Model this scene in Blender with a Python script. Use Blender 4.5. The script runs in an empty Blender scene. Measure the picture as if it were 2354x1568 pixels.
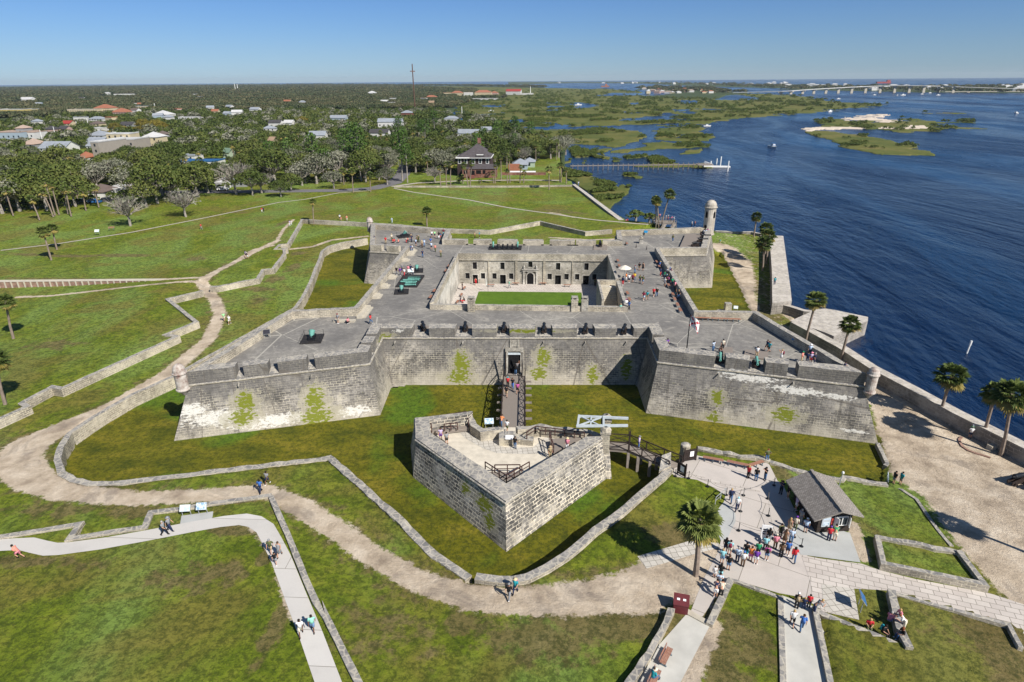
DEBUG=False
import bpy, bmesh, math, random
import numpy as np
from mathutils import Vector, Matrix
from mathutils.geometry import tessellate_polygon
R=math.radians
rnd=random.Random(7)
scene=bpy.context.scene
COL=scene.collection
# ---------------- camera model -----------------
CAM=np.array([3.44448938,-115.282412,43.5030813]); YAW,PIT,ROL,FOC=-5.79428399e-02,4.01446136e-01,-7.41014079e-03,1418.55224
FW=np.array([math.sin(YAW)*math.cos(PIT),math.cos(YAW)*math.cos(PIT),-math.sin(PIT)])
_r=np.array([math.cos(YAW),-math.sin(YAW),0.]); _u=np.cross(_r,FW)
RT=_r*math.cos(ROL)+_u*math.sin(ROL); UP=-_r*math.sin(ROL)+_u*math.cos(ROL)
cd=bpy.data.cameras.new('camera'); cam=bpy.data.objects.new('camera',cd); COL.objects.link(cam)
M=Matrix(((RT[0],UP[0],-FW[0],CAM[0]),(RT[1],UP[1],-FW[1],CAM[1]),(RT[2],UP[2],-FW[2],CAM[2]),(0,0,0,1)))
cam.matrix_world=M; cd.sensor_width=36; cd.lens=FOC/2353*36; cd.clip_end=40000; cd.clip_start=1
scene.camera=cam
FR=dict(A=(0,200,1400/2354),B=(1300,200,1400/2354),C=(2700,200,1396/2354),E=(600,800,900/2352),F=(1400,800,900/2352),G=(2200,700,900/2352),
 H=(2500,1100,1200/2352),I=(600,1200,1100/2354),J=(1500,1200,1100/2354),K=(1500,1600,1200/2352),L=(2400,1700,1100/2354),M=(2896,1929,1200/2352),
 N=(3096,1200,1000/1960),O=(0,1800,1300/2194),P=(2500,2000,800/1721),Y=(0,1100,800/1930),S=(2350,1080,400/2354),W=(0,700,700/2195),V=(3600,1650,496/1197),
 U=(3700,2200,396/1174),MA=(1850,320,1000/1345),MB=(1300,300,1000/1345),MC=(2300,300,900/1345),MD=(3100,290,996/1345),Q=(2300,1640,450/2352),R=(1750,450,600/2354),AA=(0,330,700/2335),AB=(700,330,700/1334),T=(2900,1200,600/2354),D=(0,0,1.74076))
def px(fr,x,y):
    o=FR[fr]; return (o[0]+x*o[2])/1.74076,(o[1]+y*o[2])/1.74076
def ray(fr,x,y):
    X,Y=px(fr,x,y); return FW*FOC+RT*(X-1176.5)+UP*(784-Y)
def at(fr,x,y,z=None):
    d=ray(fr,x,y)
    if z is not None:
        t=(z-CAM[2])/d[2]; q=CAM+d*t; return (float(q[0]),float(q[1]))
    z=1.8
    for _ in range(12):
        t=(z-CAM[2])/d[2]; q=CAM+d*t
        zn=float(ground_h(np.array([q[0]]),np.array([q[1]]))[0]); z=.5*z+.5*zn
    return (float(q[0]),float(q[1]),zn)
def aty(fr,x,y,Y):
    d=ray(fr,x,y); t=(Y-CAM[1])/d[1]; q=CAM+d*t; return (float(q[0]),float(q[2]))
def ats(fr,pts,z): return [at(fr,a,b,z) for a,b in pts]
def hgt(fr,top,base3):
    # height above base point whose projection has the pixel row of top
    Xt,Yt=px(fr,*top); b=np.array(base3)-CAM; k=(784-Yt)/FOC
    return float((k*(b@FW)-b@UP)/(UP[2]-k*FW[2]))
def proj(q):
    d=np.array(q)-CAM; z=d@FW; return 1176.5+FOC*(d@RT)/z, 784-FOC*(d@UP)/z
# ---------------- tagging -----------------
def tag(o,label=None,cat=None,group=None,kind=None):
    if label: o['label']=label
    if cat: o['category']=cat
    if group: o['group']=group
    if kind: o['kind']=kind
    return o
def empty(name,loc=(0,0,0),rz=0,label=None,cat=None,group=None):
    o=bpy.data.objects.new(name,None); COL.objects.link(o); o.location=loc; o.rotation_euler=(0,0,rz); o.empty_display_size=.3
    return tag(o,label,cat,group)
def link(me,name,parent=None,loc=(0,0,0),rz=0,scale=None):
    o=bpy.data.objects.new(name,me); COL.objects.link(o); o.location=loc; o.rotation_euler=(0,0,rz)
    if scale: o.scale=(scale,)*3 if not hasattr(scale,'__len__') else scale
    if parent: o.parent=parent
    return o
def copy_tree(o,parent=None,data=None):
    c=o.copy(); COL.objects.link(c)
    if parent: c.parent=parent
    for ch in list(o.children): copy_tree(ch,c)
    return c
# ---------------- mesh builder -----------------
class MB:
    def __init__(s): s.v=[]; s.f=[]; s.m=[]
    def add(s,vs,fs,m=0):
        b=len(s.v); s.v+= [tuple(map(float,q)) for q in vs]; s.f+=[tuple(b+i for i in f) for f in fs]; s.m+=[m]*len(fs); return s
    def box(s,c,d,rz=0,m=0,taper=1.0,tilt=None):
        hx,hy,hz=d[0]/2,d[1]/2,d[2]/2; ca,sa=math.cos(rz),math.sin(rz); vs=[]
        for z in(-1,1):
            k=taper if z>0 else 1
            for x,y in((-1,-1),(1,-1),(1,1),(-1,1)):
                p=Vector((x*hx*k,y*hy*k,z*hz))
                if tilt: p.rotate(Matrix.Rotation(tilt,3,'X'))
                vs.append((c[0]+p.x*ca-p.y*sa,c[1]+p.x*sa+p.y*ca,c[2]+p.z))
        return s.add(vs,[(3,2,1,0),(4,5,6,7),(0,1,5,4),(1,2,6,5),(2,3,7,6),(3,0,4,7)],m)
    def prism(s,lo,hi,z0,z1,m=0,cap=True,bottom=False):
        n=len(lo); 
        Z0=z0 if hasattr(z0,'__len__') else [z0]*n; Z1=z1 if hasattr(z1,'__len__') else [z1]*n
        vs=[(a[0],a[1],Z0[i]) for i,a in enumerate(lo)]+[(a[0],a[1],Z1[i]) for i,a in enumerate(hi)]
        fs=[(i,(i+1)%n,n+(i+1)%n,n+i) for i in range(n)]
        s.add(vs,fs,m)
        if cap:
            tri=tessellate_polygon([[Vector((a[0],a[1],0)) for a in hi]]); b=len(s.v)-n
            for t in tri:
                a=[hi[i] for i in t]; ar=(a[1][0]-a[0][0])*(a[2][1]-a[0][1])-(a[2][0]-a[0][0])*(a[1][1]-a[0][1])
                if ar<0:t=t[::-1]
                s.f.append(tuple(b+i for i in t)); s.m.append(m)
        return s
    def tube(s,a,b,r0,r1=None,n=6,m=0,caps=True):
        r1=r0 if r1 is None else r1
        a=Vector(a);b=Vector(b);d=(b-a)
        if d.length<1e-6: return s
        d.normalize(); u=d.orthogonal().normalized(); w=d.cross(u); vs=[]
        for c,r in((a,r0),(b,r1)):
            for i in range(n):
                t=2*math.pi*i/n; vs.append(c+u*(r*math.cos(t))+w*(r*math.sin(t)))
        fs=[(i,(i+1)%n,n+(i+1)%n,n+i) for i in range(n)]
        if caps: fs+=[tuple(range(n-1,-1,-1)),tuple(range(n,2*n))]
        return s.add(vs,fs,m)
    def path(s,pts,rs,n=6,m=0):
        # swept tube through points
        vs=[];k=len(pts);P=[Vector(p) for p in pts]; rs=rs if hasattr(rs,'__len__') else [rs]*k
        u=None
        for i in range(k):
            d=(P[min(i+1,k-1)]-P[max(i-1,0)]).normalized()
            if u is None: u=d.orthogonal().normalized()
            u=(u-d*u.dot(d)).normalized(); w=d.cross(u)
            for j in range(n):
                t=2*math.pi*j/n; vs.append(P[i]+u*(rs[i]*math.cos(t))+w*(rs[i]*math.sin(t)))
        fs=[(i*n+j,i*n+(j+1)%n,(i+1)*n+(j+1)%n,(i+1)*n+j) for i in range(k-1) for j in range(n)]
        fs+=[tuple(range(n-1,-1,-1)),tuple(range((k-1)*n,k*n))]
        return s.add(vs,fs,m)
    def lathe(s,c,prof,n=16,m=0,axis=None):
        # prof list of (r,z); axis optional matrix
        vs=[];k=len(prof)
        for r,z in prof:
            for j in range(n):
                t=2*math.pi*j/n; p=Vector((r*math.cos(t),r*math.sin(t),z))
                if axis is not None: p=axis@p
                vs.append((c[0]+p.x,c[1]+p.y,c[2]+p.z))
        fs=[(i*n+j,i*n+(j+1)%n,(i+1)*n+(j+1)%n,(i+1)*n+j) for i in range(k-1) for j in range(n)]
        fs+=[tuple(range(n-1,-1,-1)),tuple(range((k-1)*n,k*n))]
        return s.add(vs,fs,m)
    def poly(s,pts,z,m=0,holes=None):
        loops=[pts]+(holes or []); flat=[p for l in loops for p in l]
        tri=tessellate_polygon([[Vector((a[0],a[1],0)) for a in l] for l in loops]); b=len(s.v)
        for p in flat: s.v.append((p[0],p[1],(p[2] if len(p)>2 else z)))
        for t in tri:
            a=[flat[i] for i in t]; ar=(a[1][0]-a[0][0])*(a[2][1]-a[0][1])-(a[2][0]-a[0][0])*(a[1][1]-a[0][1])
            if ar<0:t=t[::-1]
            s.f.append(tuple(b+i for i in t)); s.m.append(m)
        return s
    def build(s,name,mats,parent=None,smooth=False,loc=(0,0,0),rz=0,uv=True):
        me=mesh(name,s.v,s.f,mats,s.m,smooth,uv); return link(me,name,parent,loc,rz)
def mesh(name,v,f,mats,mi=None,smooth=False,uv=True):
    me=bpy.data.meshes.new(name); me.from_pydata([tuple(q) for q in v],[],f); 
    if not isinstance(mats,(list,tuple)): mats=[mats]
    for m in mats: me.materials.append(m)
    if mi and len(mats)>1: me.polygons.foreach_set('material_index',mi)
    if smooth: me.polygons.foreach_set('use_smooth',[True]*len(f))
    if uv: autouv(me)
    me.update(); return me
def autouv(me):
    n=len(me.vertices)
    if n==0: return
    co=np.empty(n*3); me.vertices.foreach_get('co',co); co=co.reshape(-1,3)
    pn=np.empty(len(me.polygons)*3); me.polygons.foreach_get('normal',pn); pn=pn.reshape(-1,3)
    lt=np.empty(len(me.polygons),dtype=int); me.polygons.foreach_get('loop_total',lt)
    lv=np.empty(len(me.loops),dtype=int); me.loops.foreach_get('vertex_index',lv)
    N=np.repeat(pn,lt,axis=0); P=co[lv]
    h=np.hypot(N[:,0],N[:,1]); fl=np.abs(N[:,2])>.75
    hx=np.where(h>1e-6,h,1); tx=-N[:,1]/hx; ty=N[:,0]/hx
    u=np.where(fl,P[:,0],P[:,0]*tx+P[:,1]*ty); w=np.where(fl,P[:,1],P[:,2]*1.04)
    l=me.uv_layers.new(name='UVMap'); l.data.foreach_set('uv',np.stack([u,w],1).ravel())
def offset_poly(poly,th,closed=True):
    # offsets each edge i (i->i+1) to the left by th[i]; returns mitred vertices
    n=len(poly); out=[]
    def line(i):
        a=np.array(poly[i][:2]);b=np.array(poly[(i+1)%n][:2]); d=(b-a)/np.linalg.norm(b-a); nn=np.array([-d[1],d[0]]); t=th[i] if hasattr(th,'__len__') else th
        return a+nn*t,d,nn,t
    m=n if closed else n-1
    for i in range(n):
        if not closed and i==0: a,d,nn,t=line(0); out.append(tuple(a)); continue
        if not closed and i==n-1: a,d,nn,t=line(n-2); out.append(tuple(np.array(poly[-1][:2])+nn*t)); continue
        a0,d0,n0,t0=line((i-1)%n); a1,d1,n1,t1=line(i)
        den=d0[0]*d1[1]-d0[1]*d1[0]
        if abs(den)<.08: out.append(tuple(np.array(poly[i][:2])+(n0+n1)/2*(t0+t1)/2)); continue
        k=((a1[0]-a0[0])*d1[1]-(a1[1]-a0[1])*d1[0])/den; q=a0+d0*k
        v=q-np.array(poly[i][:2]); L=np.linalg.norm(v); mx=3*max(abs(t0),abs(t1))
        if L>mx: q=np.array(poly[i][:2])+v*mx/L
        out.append(tuple(q))
    return out
def densify(poly,step):
    out=[]
    for a,b in zip(poly[:-1],poly[1:]):
        L=math.hypot(b[0]-a[0],b[1]-a[1]); k=max(1,int(round(L/step)))
        for i in range(k): 
            t=i/k; out.append(tuple(a[j]+(b[j]-a[j])*t for j in range(len(a))))
    out.append(tuple(poly[-1])); return out
def wall(name,poly,w,z0,z1,mat,label=None,cat='wall',jit=0.0,step=1.0,parent=None,group=None,batter=0,coping=None):
    """open wall along poly; body extends to the LEFT by w. z0,z1 number or list per point."""
    rr=random.Random(hash(name+str(len(poly))+str(round(poly[0][0],1)))&0xffff)
    pp=[(a[0],a[1], (z0[i] if hasattr(z0,'__len__') else z0),(z1[i] if hasattr(z1,'__len__') else z1)) for i,a in enumerate(poly)]
    if jit: pp=densify(pp,step)
    q=[(a[0],a[1]) for a in pp]; o=offset_poly(q,w,False)
    if batter: lo=offset_poly(q,-batter,False)
    else: lo=q
    n=len(q); b=MB(); vs=[]
    for i in range(n):
        j=lambda s=1: (rr.uniform(-1,1)*jit*s) if jit else 0
        jz=j(); jx,jy=j(.8),j(.8)
        vs+=[(lo[i][0],lo[i][1],pp[i][2]),(q[i][0]+jx,q[i][1]+jy,pp[i][3]+jz),(o[i][0]+j(.8),o[i][1]+j(.8),pp[i][3]+jz*.6+j(.4)),(o[i][0],o[i][1],pp[i][2])]
    fs=[]
    for i in range(n-1):
        a=4*i;c=4*(i+1)
        fs+=[(a,c,c+1,a+1),(a+1,c+1,c+2,a+2),(a+2,c+2,c+3,a+3)]
    fs+=[(0,1,2,3),(4*n-1,4*n-2,4*n-3,4*n-4)]
    b.add(vs,fs); ob=b.build(name,mat,parent)
    if not parent: tag(ob,label,cat,group)
    return ob
# ---------------- point sets / distance functions (numpy) -----------------
def inside(X,Y,poly):
    r=np.zeros(X.shape,bool); n=len(poly)
    for i in range(n):
        x0,y0=poly[i][:2];x1,y1=poly[(i+1)%n][:2]
        if y0==y1: continue
        c=((y0>Y)!=(y1>Y)) & (X < (x1-x0)*(Y-y0)/(y1-y0)+x0); r^=c
    return r
def dist(X,Y,poly,closed=False,w=None):
    d=np.full(X.shape,1e9); n=len(poly)
    for i in range(n if closed else n-1):
        x0,y0=poly[i][:2];x1,y1=poly[(i+1)%n][:2]; dx,dy=x1-x0,y1-y0; L=dx*dx+dy*dy+1e-9
        t=np.clip(((X-x0)*dx+(Y-y0)*dy)/L,0,1); e=np.hypot(X-x0-t*dx,Y-y0-t*dy)
        if w is not None: e=e-(w[i]+(w[(i+1)%n]-w[i])*t)
        d=np.minimum(d,e)
    return d
def sst(x): x=np.clip(x,0,1); return x*x*(3-2*x)
# ---------------- materials -----------------
class NT:
    def __init__(s,name):
        s.m=bpy.data.materials.new(name); s.m.use_nodes=True; s.t=s.m.node_tree; s.t.nodes.clear()
        s.out=s.n('ShaderNodeOutputMaterial'); s.b=s.n('ShaderNodeBsdfPrincipled'); s.t.links.new(s.b.outputs[0],s.out.inputs[0])
        s.b.inputs['Roughness'].default_value=.9
        try: s.b.inputs['Specular IOR Level'].default_value=.25
        except: pass
    def n(s,t,**k):
        x=s.t.nodes.new(t)
        for a,b in k.items(): setattr(x,a,b)
        return x
    def set(s,sock,v):
        if isinstance(v,bpy.types.NodeSocket): s.t.links.new(v,sock)
        elif v is not None:
            if hasattr(v,'__len__') and len(v)==3 and sock.type=='RGBA': v=(*v,1)
            sock.default_value=v
    def math(s,op,a,b=None,c=None,clamp=False):
        x=s.n('ShaderNodeMath',operation=op,use_clamp=clamp)
        for i,v in enumerate((a,b,c)):
            if v is not None: s.set(x.inputs[i],v)
        return x.outputs[0]
    def mix(s,f,a,b,bt='MIX'):
        x=s.n('ShaderNodeMix',data_type='RGBA',blend_type=bt); s.set(x.inputs[0],f); s.set(x.inputs[6],a); s.set(x.inputs[7],b); return x.outputs[2]
    def pos(s): return s.n('ShaderNodeNewGeometry').outputs['Position']
    def obj(s): return s.n('ShaderNodeTexCoord').outputs['Object']
    def uv(s): return s.n('ShaderNodeTexCoord').outputs['UV']
    def mapping(s,v,scale=(1,1,1),rot=(0,0,0),loc=(0,0,0)):
        x=s.n('ShaderNodeMapping'); s.set(x.inputs[0],v); x.inputs['Scale'].default_value=scale; x.inputs['Rotation'].default_value=rot; x.inputs['Location'].default_value=loc; return x.outputs[0]
    def noise(s,v,scale=1,detail=4,rough=.55,dist=0,col=False):
        x=s.n('ShaderNodeTexNoise'); s.set(x.inputs['Vector'],v); x.inputs['Scale'].default_value=scale; x.inputs['Detail'].default_value=detail; x.inputs['Roughness'].default_value=rough; x.inputs['Distortion'].default_value=dist
        return x.outputs[1 if col else 0]
    def ramp(s,f,a,b,lo=0.,hi=1.):
        x=s.n('ShaderNodeMapRange',interpolation_type='SMOOTHSTEP'); s.set(x.inputs[0],f); x.inputs[1].default_value=a;x.inputs[2].default_value=b;x.inputs[3].default_value=lo;x.inputs[4].default_value=hi; return x.outputs[0]
    def cramp(s,f,stops):
        x=s.n('ShaderNodeValToRGB'); s.set(x.inputs[0],f); e=x.color_ramp.elements
        while len(e)<len(stops): e.new(.5)
        for i,(p,c) in enumerate(stops): e[i].position=p; e[i].color=(*c,1)
        return x.outputs[0]
    def bump(s,h,st=.5,d=.05):
        x=s.n('ShaderNodeBump'); x.inputs['Strength'].default_value=st; x.inputs['Distance'].default_value=d; s.set(x.inputs['Height'],h); s.t.links.new(x.outputs[0],s.b.inputs['Normal'])
    def col(s,v): s.set(s.b.inputs['Base Color'],v)
    def rough(s,v): s.set(s.b.inputs['Roughness'],v)
def simple(name,c,rough=.85,var=.15,scale=3,spec=None,metal=0,bump=0):
    t=NT(name); f=t.noise(t.obj(),scale,4)
    a=tuple(x*(1-var) for x in c); b=tuple(min(1,x*(1+var)) for x in c)
    t.col(t.cramp(f,[(.3,a),(.7,b)])); t.rough(rough); t.b.inputs['Metallic'].default_value=metal
    if bump: t.bump(t.noise(t.obj(),scale*6,3),bump,.02)
    return t.m
def masonry(name,c1,c2,mortar,bw=.62,bh=.3,white=0.,moss=(),whites=(),dark=.5,lich=.5,scale=.25,mort=.022,wthr=.6,cap=True,streak=0,zw=False,tc=((.36,.34,.31),(.20,.195,.19))):
    t=NT(name); uv=t.uv(); P=t.pos()
    wob=t.n('ShaderNodeVectorMath',operation='ADD'); t.set(wob.inputs[0],uv)
    wn=t.n('ShaderNodeVectorMath',operation='SCALE'); t.set(wn.inputs[0],t.noise(P,1.3,2,col=True)); wn.inputs[3].default_value=.26; t.t.links.new(wn.outputs[0],wob.inputs[1])
    br=t.n('ShaderNodeTexBrick'); t.set(br.inputs['Vector'],wob.outputs[0]); br.inputs['Scale'].default_value=1; br.inputs['Brick Width'].default_value=bw; br.inputs['Row Height'].default_value=bh
    br.inputs['Mortar Size'].default_value=mort; br.inputs['Mortar Smooth'].default_value=.4; br.offset=.5
    br.inputs['Color1'].default_value=(0,0,0,1); br.inputs['Color2'].default_value=(1,1,1,1); br.inputs['Mortar'].default_value=(.5,.5,.5,1); br.inputs['Bias'].default_value=0
    base=t.mix(br.outputs[0],c1,c2)
    n1=t.noise(P,scale,5,.6); base=t.mix(t.ramp(n1,.36,.62),base,t.mix(.72,base,tuple(x*.34 for x in c1)))      # dark lichen fields
    n2=t.noise(P,1.7,6,.75); base=t.mix(t.math('MULTIPLY',t.ramp(n2,.46,.66),lich),base,tuple(x*.30 for x in c1)); base=t.mix(t.ramp(t.noise(P,2.3,5,.8),.56,.70,0,.6),base,tuple(min(1,x*1.35) for x in mortar))
    base=t.mix(t.math('MULTIPLY',br.outputs['Fac'],t.ramp(t.noise(P,.45,4,.7),.38,.60,.25,1.0)),base,tuple(min(1,x*1.12) for x in mortar))
    n3=t.noise(P,.55,4,.6); base=t.mix(t.math('MULTIPLY',t.ramp(n3,.55,.72),.45),base,mortar)
    if streak:
        sn=t.noise(t.mapping(uv,(1.1,.12,1)),1,4,.6); base=t.mix(t.math('MULTIPLY',t.ramp(sn,.52,.7),streak),base,tuple(x*.25 for x in c1))
    if zw:
        sz=t.n('ShaderNodeSeparateXYZ'); t.set(sz.inputs[0],P); zn=t.math('ADD',sz.outputs[2],t.math('MULTIPLY',t.math('SUBTRACT',t.noise(t.mapping(P,(1,1,.5)),.22,6,.7),.5),14))
        base=t.mix(t.ramp(zn,3.2,6.5,0,.62),base,t.mix(t.noise(P,1.5,4),(.075,.072,.072),(.20,.19,.18))); base=t.mix(t.ramp(zn,3.2,-.5,0,.6),base,t.mix(t.noise(P,1.2,5,.8),(.30,.27,.22),(.72,.66,.54)))
        cr=t.n('ShaderNodeTexVoronoi',feature='DISTANCE_TO_EDGE'); t.set(cr.inputs['Vector'],t.mapping(uv,(.11,.05,1))); cr.inputs['Scale'].default_value=1
        base=t.mix(t.ramp(cr.outputs[0],.002,.008,.7,0),base,(.12,.105,.09))
    wn2=t.noise(t.mapping(wob.outputs[0],(.55,2.2,1)),1,4,.7)
    if white: base=t.mix(t.ramp(wn2,wthr,wthr+.05,0,white),base,(.74,.72,.68))
    def blob(lst,thr,colr,nz,k=1.0):
        nonlocal base
        tot=None
        for (cx,cy,cz,rx,rz) in lst:
            sp=t.n('ShaderNodeSeparateXYZ'); t.set(sp.inputs[0],P)
            dx=t.math('DIVIDE',t.math('SUBTRACT',sp.outputs[0],cx),rx); dy=t.math('DIVIDE',t.math('SUBTRACT',sp.outputs[1],cy),rx*1.5); dz=t.math('DIVIDE',t.math('SUBTRACT',sp.outputs[2],cz),rz)
            q=t.math('ADD',t.math('MULTIPLY',dx,dx),t.math('ADD',t.math('MULTIPLY',dy,dy),t.math('MULTIPLY',dz,dz)))
            q=t.math('SUBTRACT',1,q,clamp=True); tot=q if tot is None else t.math('MAXIMUM',tot,q)
        f=t.math('ADD',nz,t.math('MULTIPLY',tot,.34)); base=t.mix(t.ramp(f,thr,thr+.04,0,k),base,colr)
    if whites:
        wn3=t.noise(t.mapping(wob.outputs[0],(1.5,3.4,1)),1,5,.8); blob([(a,b_,c,d*1.15,e) for a,b_,c,d,e in whites],.735,(.70,.68,.63),wn3,.85)
    if moss:
        mn=t.noise(t.mapping(wob.outputs[0],(1.5,3.4,1)),1,3,.65); 
        blob([(a,b,c,d*1.6,e*1.1) for a,b,c,d,e in moss],.62,(.38,.35,.26),t.noise(P,1.6,6,.8),.6)
        blob(moss,.70,(.16,.185,.010),mn,.95)
    if cap:
        g=t.n('ShaderNodeNewGeometry'); sp=t.n('ShaderNodeSeparateXYZ'); t.set(sp.inputs[0],g.outputs['True Normal'])
        vo=t.n('ShaderNodeTexVoronoi',feature='DISTANCE_TO_EDGE'); t.set(vo.inputs['Vector'],P); vo.inputs['Scale'].default_value=1.4
        tp=t.mix(t.ramp(t.noise(P,.9,5,.7),.38,.62),*tc); tp=t.mix(t.ramp(vo.outputs[0],.03,.11,.75,0),tp,(.50,.46,.38))
        base=t.mix(t.ramp(sp.outputs[2],.7,.8),base,tp)
    t.col(base)
    hh=t.math('ADD',t.math('MULTIPLY',br.outputs['Fac'],-.15),t.noise(P,4,5,.7)); t.bump(hh,.7,.10)
    return t.m
MAT={}
STONE=dict(c1=(.17,.16,.15),c2=(.41,.38,.34),mortar=(.62,.56,.44))
moss_pts=[]; white_pts=[]
def mk_materials():
    def on(fr,x,y,p0,p1):
        # intersection of pixel ray with vertical-ish plane through p0,p1 (xy)
        d=ray(fr,x,y); n=np.array([-(p1[1]-p0[1]),p1[0]-p0[0],0]); t=((np.array([p0[0],p0[1],0])-CAM)@n)/(d@n); return CAM+d*t
    f1=((-44,-47.2),(-20.2,-39.5)); f2=((-20.7,-30.3),(18.3,-28.7)); f3=((18.4,-37.4),(45.3,-43.9))
    def sp(fr,x,y,f,r,rz): q=on(fr,x,y,*f); return (q[0],q[1],q[2],r,rz)
    moss=[sp('I',810,880,f1,1.7,2.2),sp('I',800,1000,f1,2.2,1.6),sp('I',1410,860,f1,1.7,3.0),sp('I',1440,980,f1,3.0,1.9),sp('J',740,560,f2,1.9,3.2),sp('J',720,650,f2,2.6,1.5),sp('J',1440,500,f2,1.6,2.2),sp('J',1400,620,f2,1.7,1.6),sp('J',1860,640,f2,1.3,2.2),sp('J',2150,580,f2,1.2,2.6),sp('J',80,330,f2,1.6,.7),sp('J',1300,290,f2,6,.45),
      sp('H',725,960,f3,1.1,1.7),sp('H',690,1100,f3,1.6,1.2),sp('H',1250,1090,f3,2.2,1.6)]
    wh=[sp('H',1000,830,f3,5.5,1.0),sp('H',1350,920,f3,5.,.9),sp('H',1680,970,f3,3.2,.6),sp('H',850,790,f3,3.2,.8),sp('J',190,285,f2,1.6,.7),sp('I',1760,930,f1,3.5,1.2),sp('I',1100,1010,f1,9,1.4),sp('I',350,950,f1,3,1.6),sp('I',600,1000,f1,6,1.7),sp('H',1780,1210,f3,2.4,.4)]
    rl=((-11.9,-54.4),(-.15,-66)); rv_moss=[sp('K',560,570,rl,.5,1.2),sp('K',700,700,rl,.9,1.3),sp('K',850,830,rl,1.6,1.2),sp('K',900,950,rl,1.0,1.2),sp('K',480,430,rl,1.2,.4),sp('K',1550,460,((0,-66),(11,-53.5)),.7,.4)]
    MAT['scarp']=masonry('coquina_scarp',**STONE,bw=.75,bh=.33,white=.35,moss=moss,whites=wh,wthr=.69,lich=.6,scale=.2,streak=.5,zw=True)
    MAT['stone']=masonry('coquina_wall',(.38,.34,.28),(.54,.49,.40),(.70,.63,.47),bw=.7,bh=.3,white=.25,wthr=.7,lich=.35)
    MAT['ravelin']=masonry('coquina_ravelin',(.13,.125,.12),(.46,.43,.38),(.74,.66,.52),bw=.85,bh=.40,white=.1,wthr=.74,lich=.55,mort=.045,moss=rv_moss,streak=.35)
    MAT['seawall']=masonry('seawall_stone',(.33,.30,.27),(.42,.39,.35),(.5,.46,.4),bw=1.2,bh=.5,white=.1,wthr=.75,lich=.4,tc=((.58,.54,.49),(.36,.33,.30)))
    MAT['plaster']=masonry('weathered_plaster',(.46,.43,.37),(.52,.49,.43),(.66,.61,.5),bw=1.2,bh=.4,white=.5,wthr=.62,lich=.7,mort=.012,cap=False,streak=.3)
    MAT['plaster_pale']=masonry('pale_plaster',(.60,.57,.51),(.66,.63,.57),(.72,.69,.62),bw=2.2,bh=.5,white=.4,wthr=.6,lich=.25,mort=.008,cap=False,streak=.35)
    # deck concrete
    t=NT('deck_concrete'); P=t.pos(); n=t.noise(P,.12,6,.6,.6); c=t.cramp(n,[(.3,(.15,.145,.14)),(.48,(.235,.225,.21)),(.68,(.37,.35,.31))])
    n2=t.noise(t.mapping(P,(.6,3,1)),.4,5,.7); c=t.mix(t.math('MULTIPLY',t.ramp(n2,.55,.75),.45),c,(.42,.40,.35)); c=t.mix(t.ramp(t.noise(P,1.2,7,.8),.42,.62,.5,0),c,(.12,.115,.11)); 
    vo=t.n('ShaderNodeTexVoronoi',feature='DISTANCE_TO_EDGE'); t.set(vo.inputs['Vector'],t.mapping(P,(1,1,0))); vo.inputs['Scale'].default_value=.09
    c=t.mix(t.ramp(t.noise(P,.28,5,.7,1.2),.56,.68,0,.55),c,(.40,.375,.33))
    c=t.mix(t.ramp(vo.outputs[0],.002,.006,.6,0),c,(.5,.48,.42)); t.col(c); t.bump(t.noise(P,2,4),.15,.05); MAT['deck']=t.m
    # plaza concrete slabs
    def slab(name,ca,cb,bw,bh,rot,joint=(.2,.18,.15),mort=.03,off=.5):
        t=NT(name); P=t.pos(); v=t.mapping(P,(1,1,0),(0,0,rot)); br=t.n('ShaderNodeTexBrick'); t.set(br.inputs['Vector'],v); br.inputs['Scale'].default_value=1; br.inputs['Brick Width'].default_value=bw; br.inputs['Row Height'].default_value=bh; br.inputs['Mortar Size'].default_value=mort; br.inputs['Mortar Smooth'].default_value=.3; br.offset=off
        br.inputs['Color1'].default_value=(*ca,1); br.inputs['Color2'].default_value=(*cb,1); br.inputs['Mortar'].default_value=(*joint,1); br.inputs['Bias'].default_value=0
        c=t.mix(t.math('MULTIPLY',t.ramp(t.noise(P,.35,5,.6),.45,.75),.35),br.outputs[0],tuple(x*.7 for x in ca)); c=t.mix(t.math('MULTIPLY',t.noise(P,6,3),.2),c,tuple(x*.6 for x in ca)); t.col(c); return t.m
    MAT['paver']=slab('stone_pavers',(.52,.47,.43),(.62,.57,.52),1.05,.62,R(17),mort=.03)
    MAT['paver2']=slab('stone_pavers_small',(.50,.47,.42),(.60,.57,.51),.62,.62,R(-14),mort=.03,off=.1)
    MAT['plaza']=slab('plaza_concrete',(.50,.46,.42),(.56,.51,.47),5.5,4.5,R(28),mort=.035)
    MAT['sidewalk']=slab('sidewalk_concrete',(.55,.53,.50),(.60,.58,.55),40,3.3,R(0),mort=.03)
    MAT['walk']=simple('walk_concrete',(.50,.49,.45),.9,.12,.6)
    MAT['greyslab']=simple('grey_slab_concrete',(.42,.43,.42),.9,.1,.5)
    MAT['wood']=simple('weathered_boardwalk',(.24,.21,.185),.9,.2,2)
    t=NT('deck_boards'); v=t.uv(); w=t.n('ShaderNodeTexWave',wave_type='BANDS',bands_direction='Y'); t.set(w.inputs[0],v); w.inputs['Scale'].default_value=1.1; w.inputs['Distortion'].default_value=.3; w.inputs['Detail'].default_value=2
    c=t.mix(w.outputs[0],(.17,.15,.135),(.31,.27,.235)); c=t.mix(t.math('MULTIPLY',t.noise(t.pos(),1.5,4),.5),c,(.2,.17,.15)); t.col(c); MAT['boards']=t.m
    MAT['darkwood']=simple('dark_stained_timber',(.035,.025,.022),.7,.3,4)
    MAT['brownwood']=simple('brown_rail_timber',(.075,.04,.035),.7,.3,3)
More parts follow.
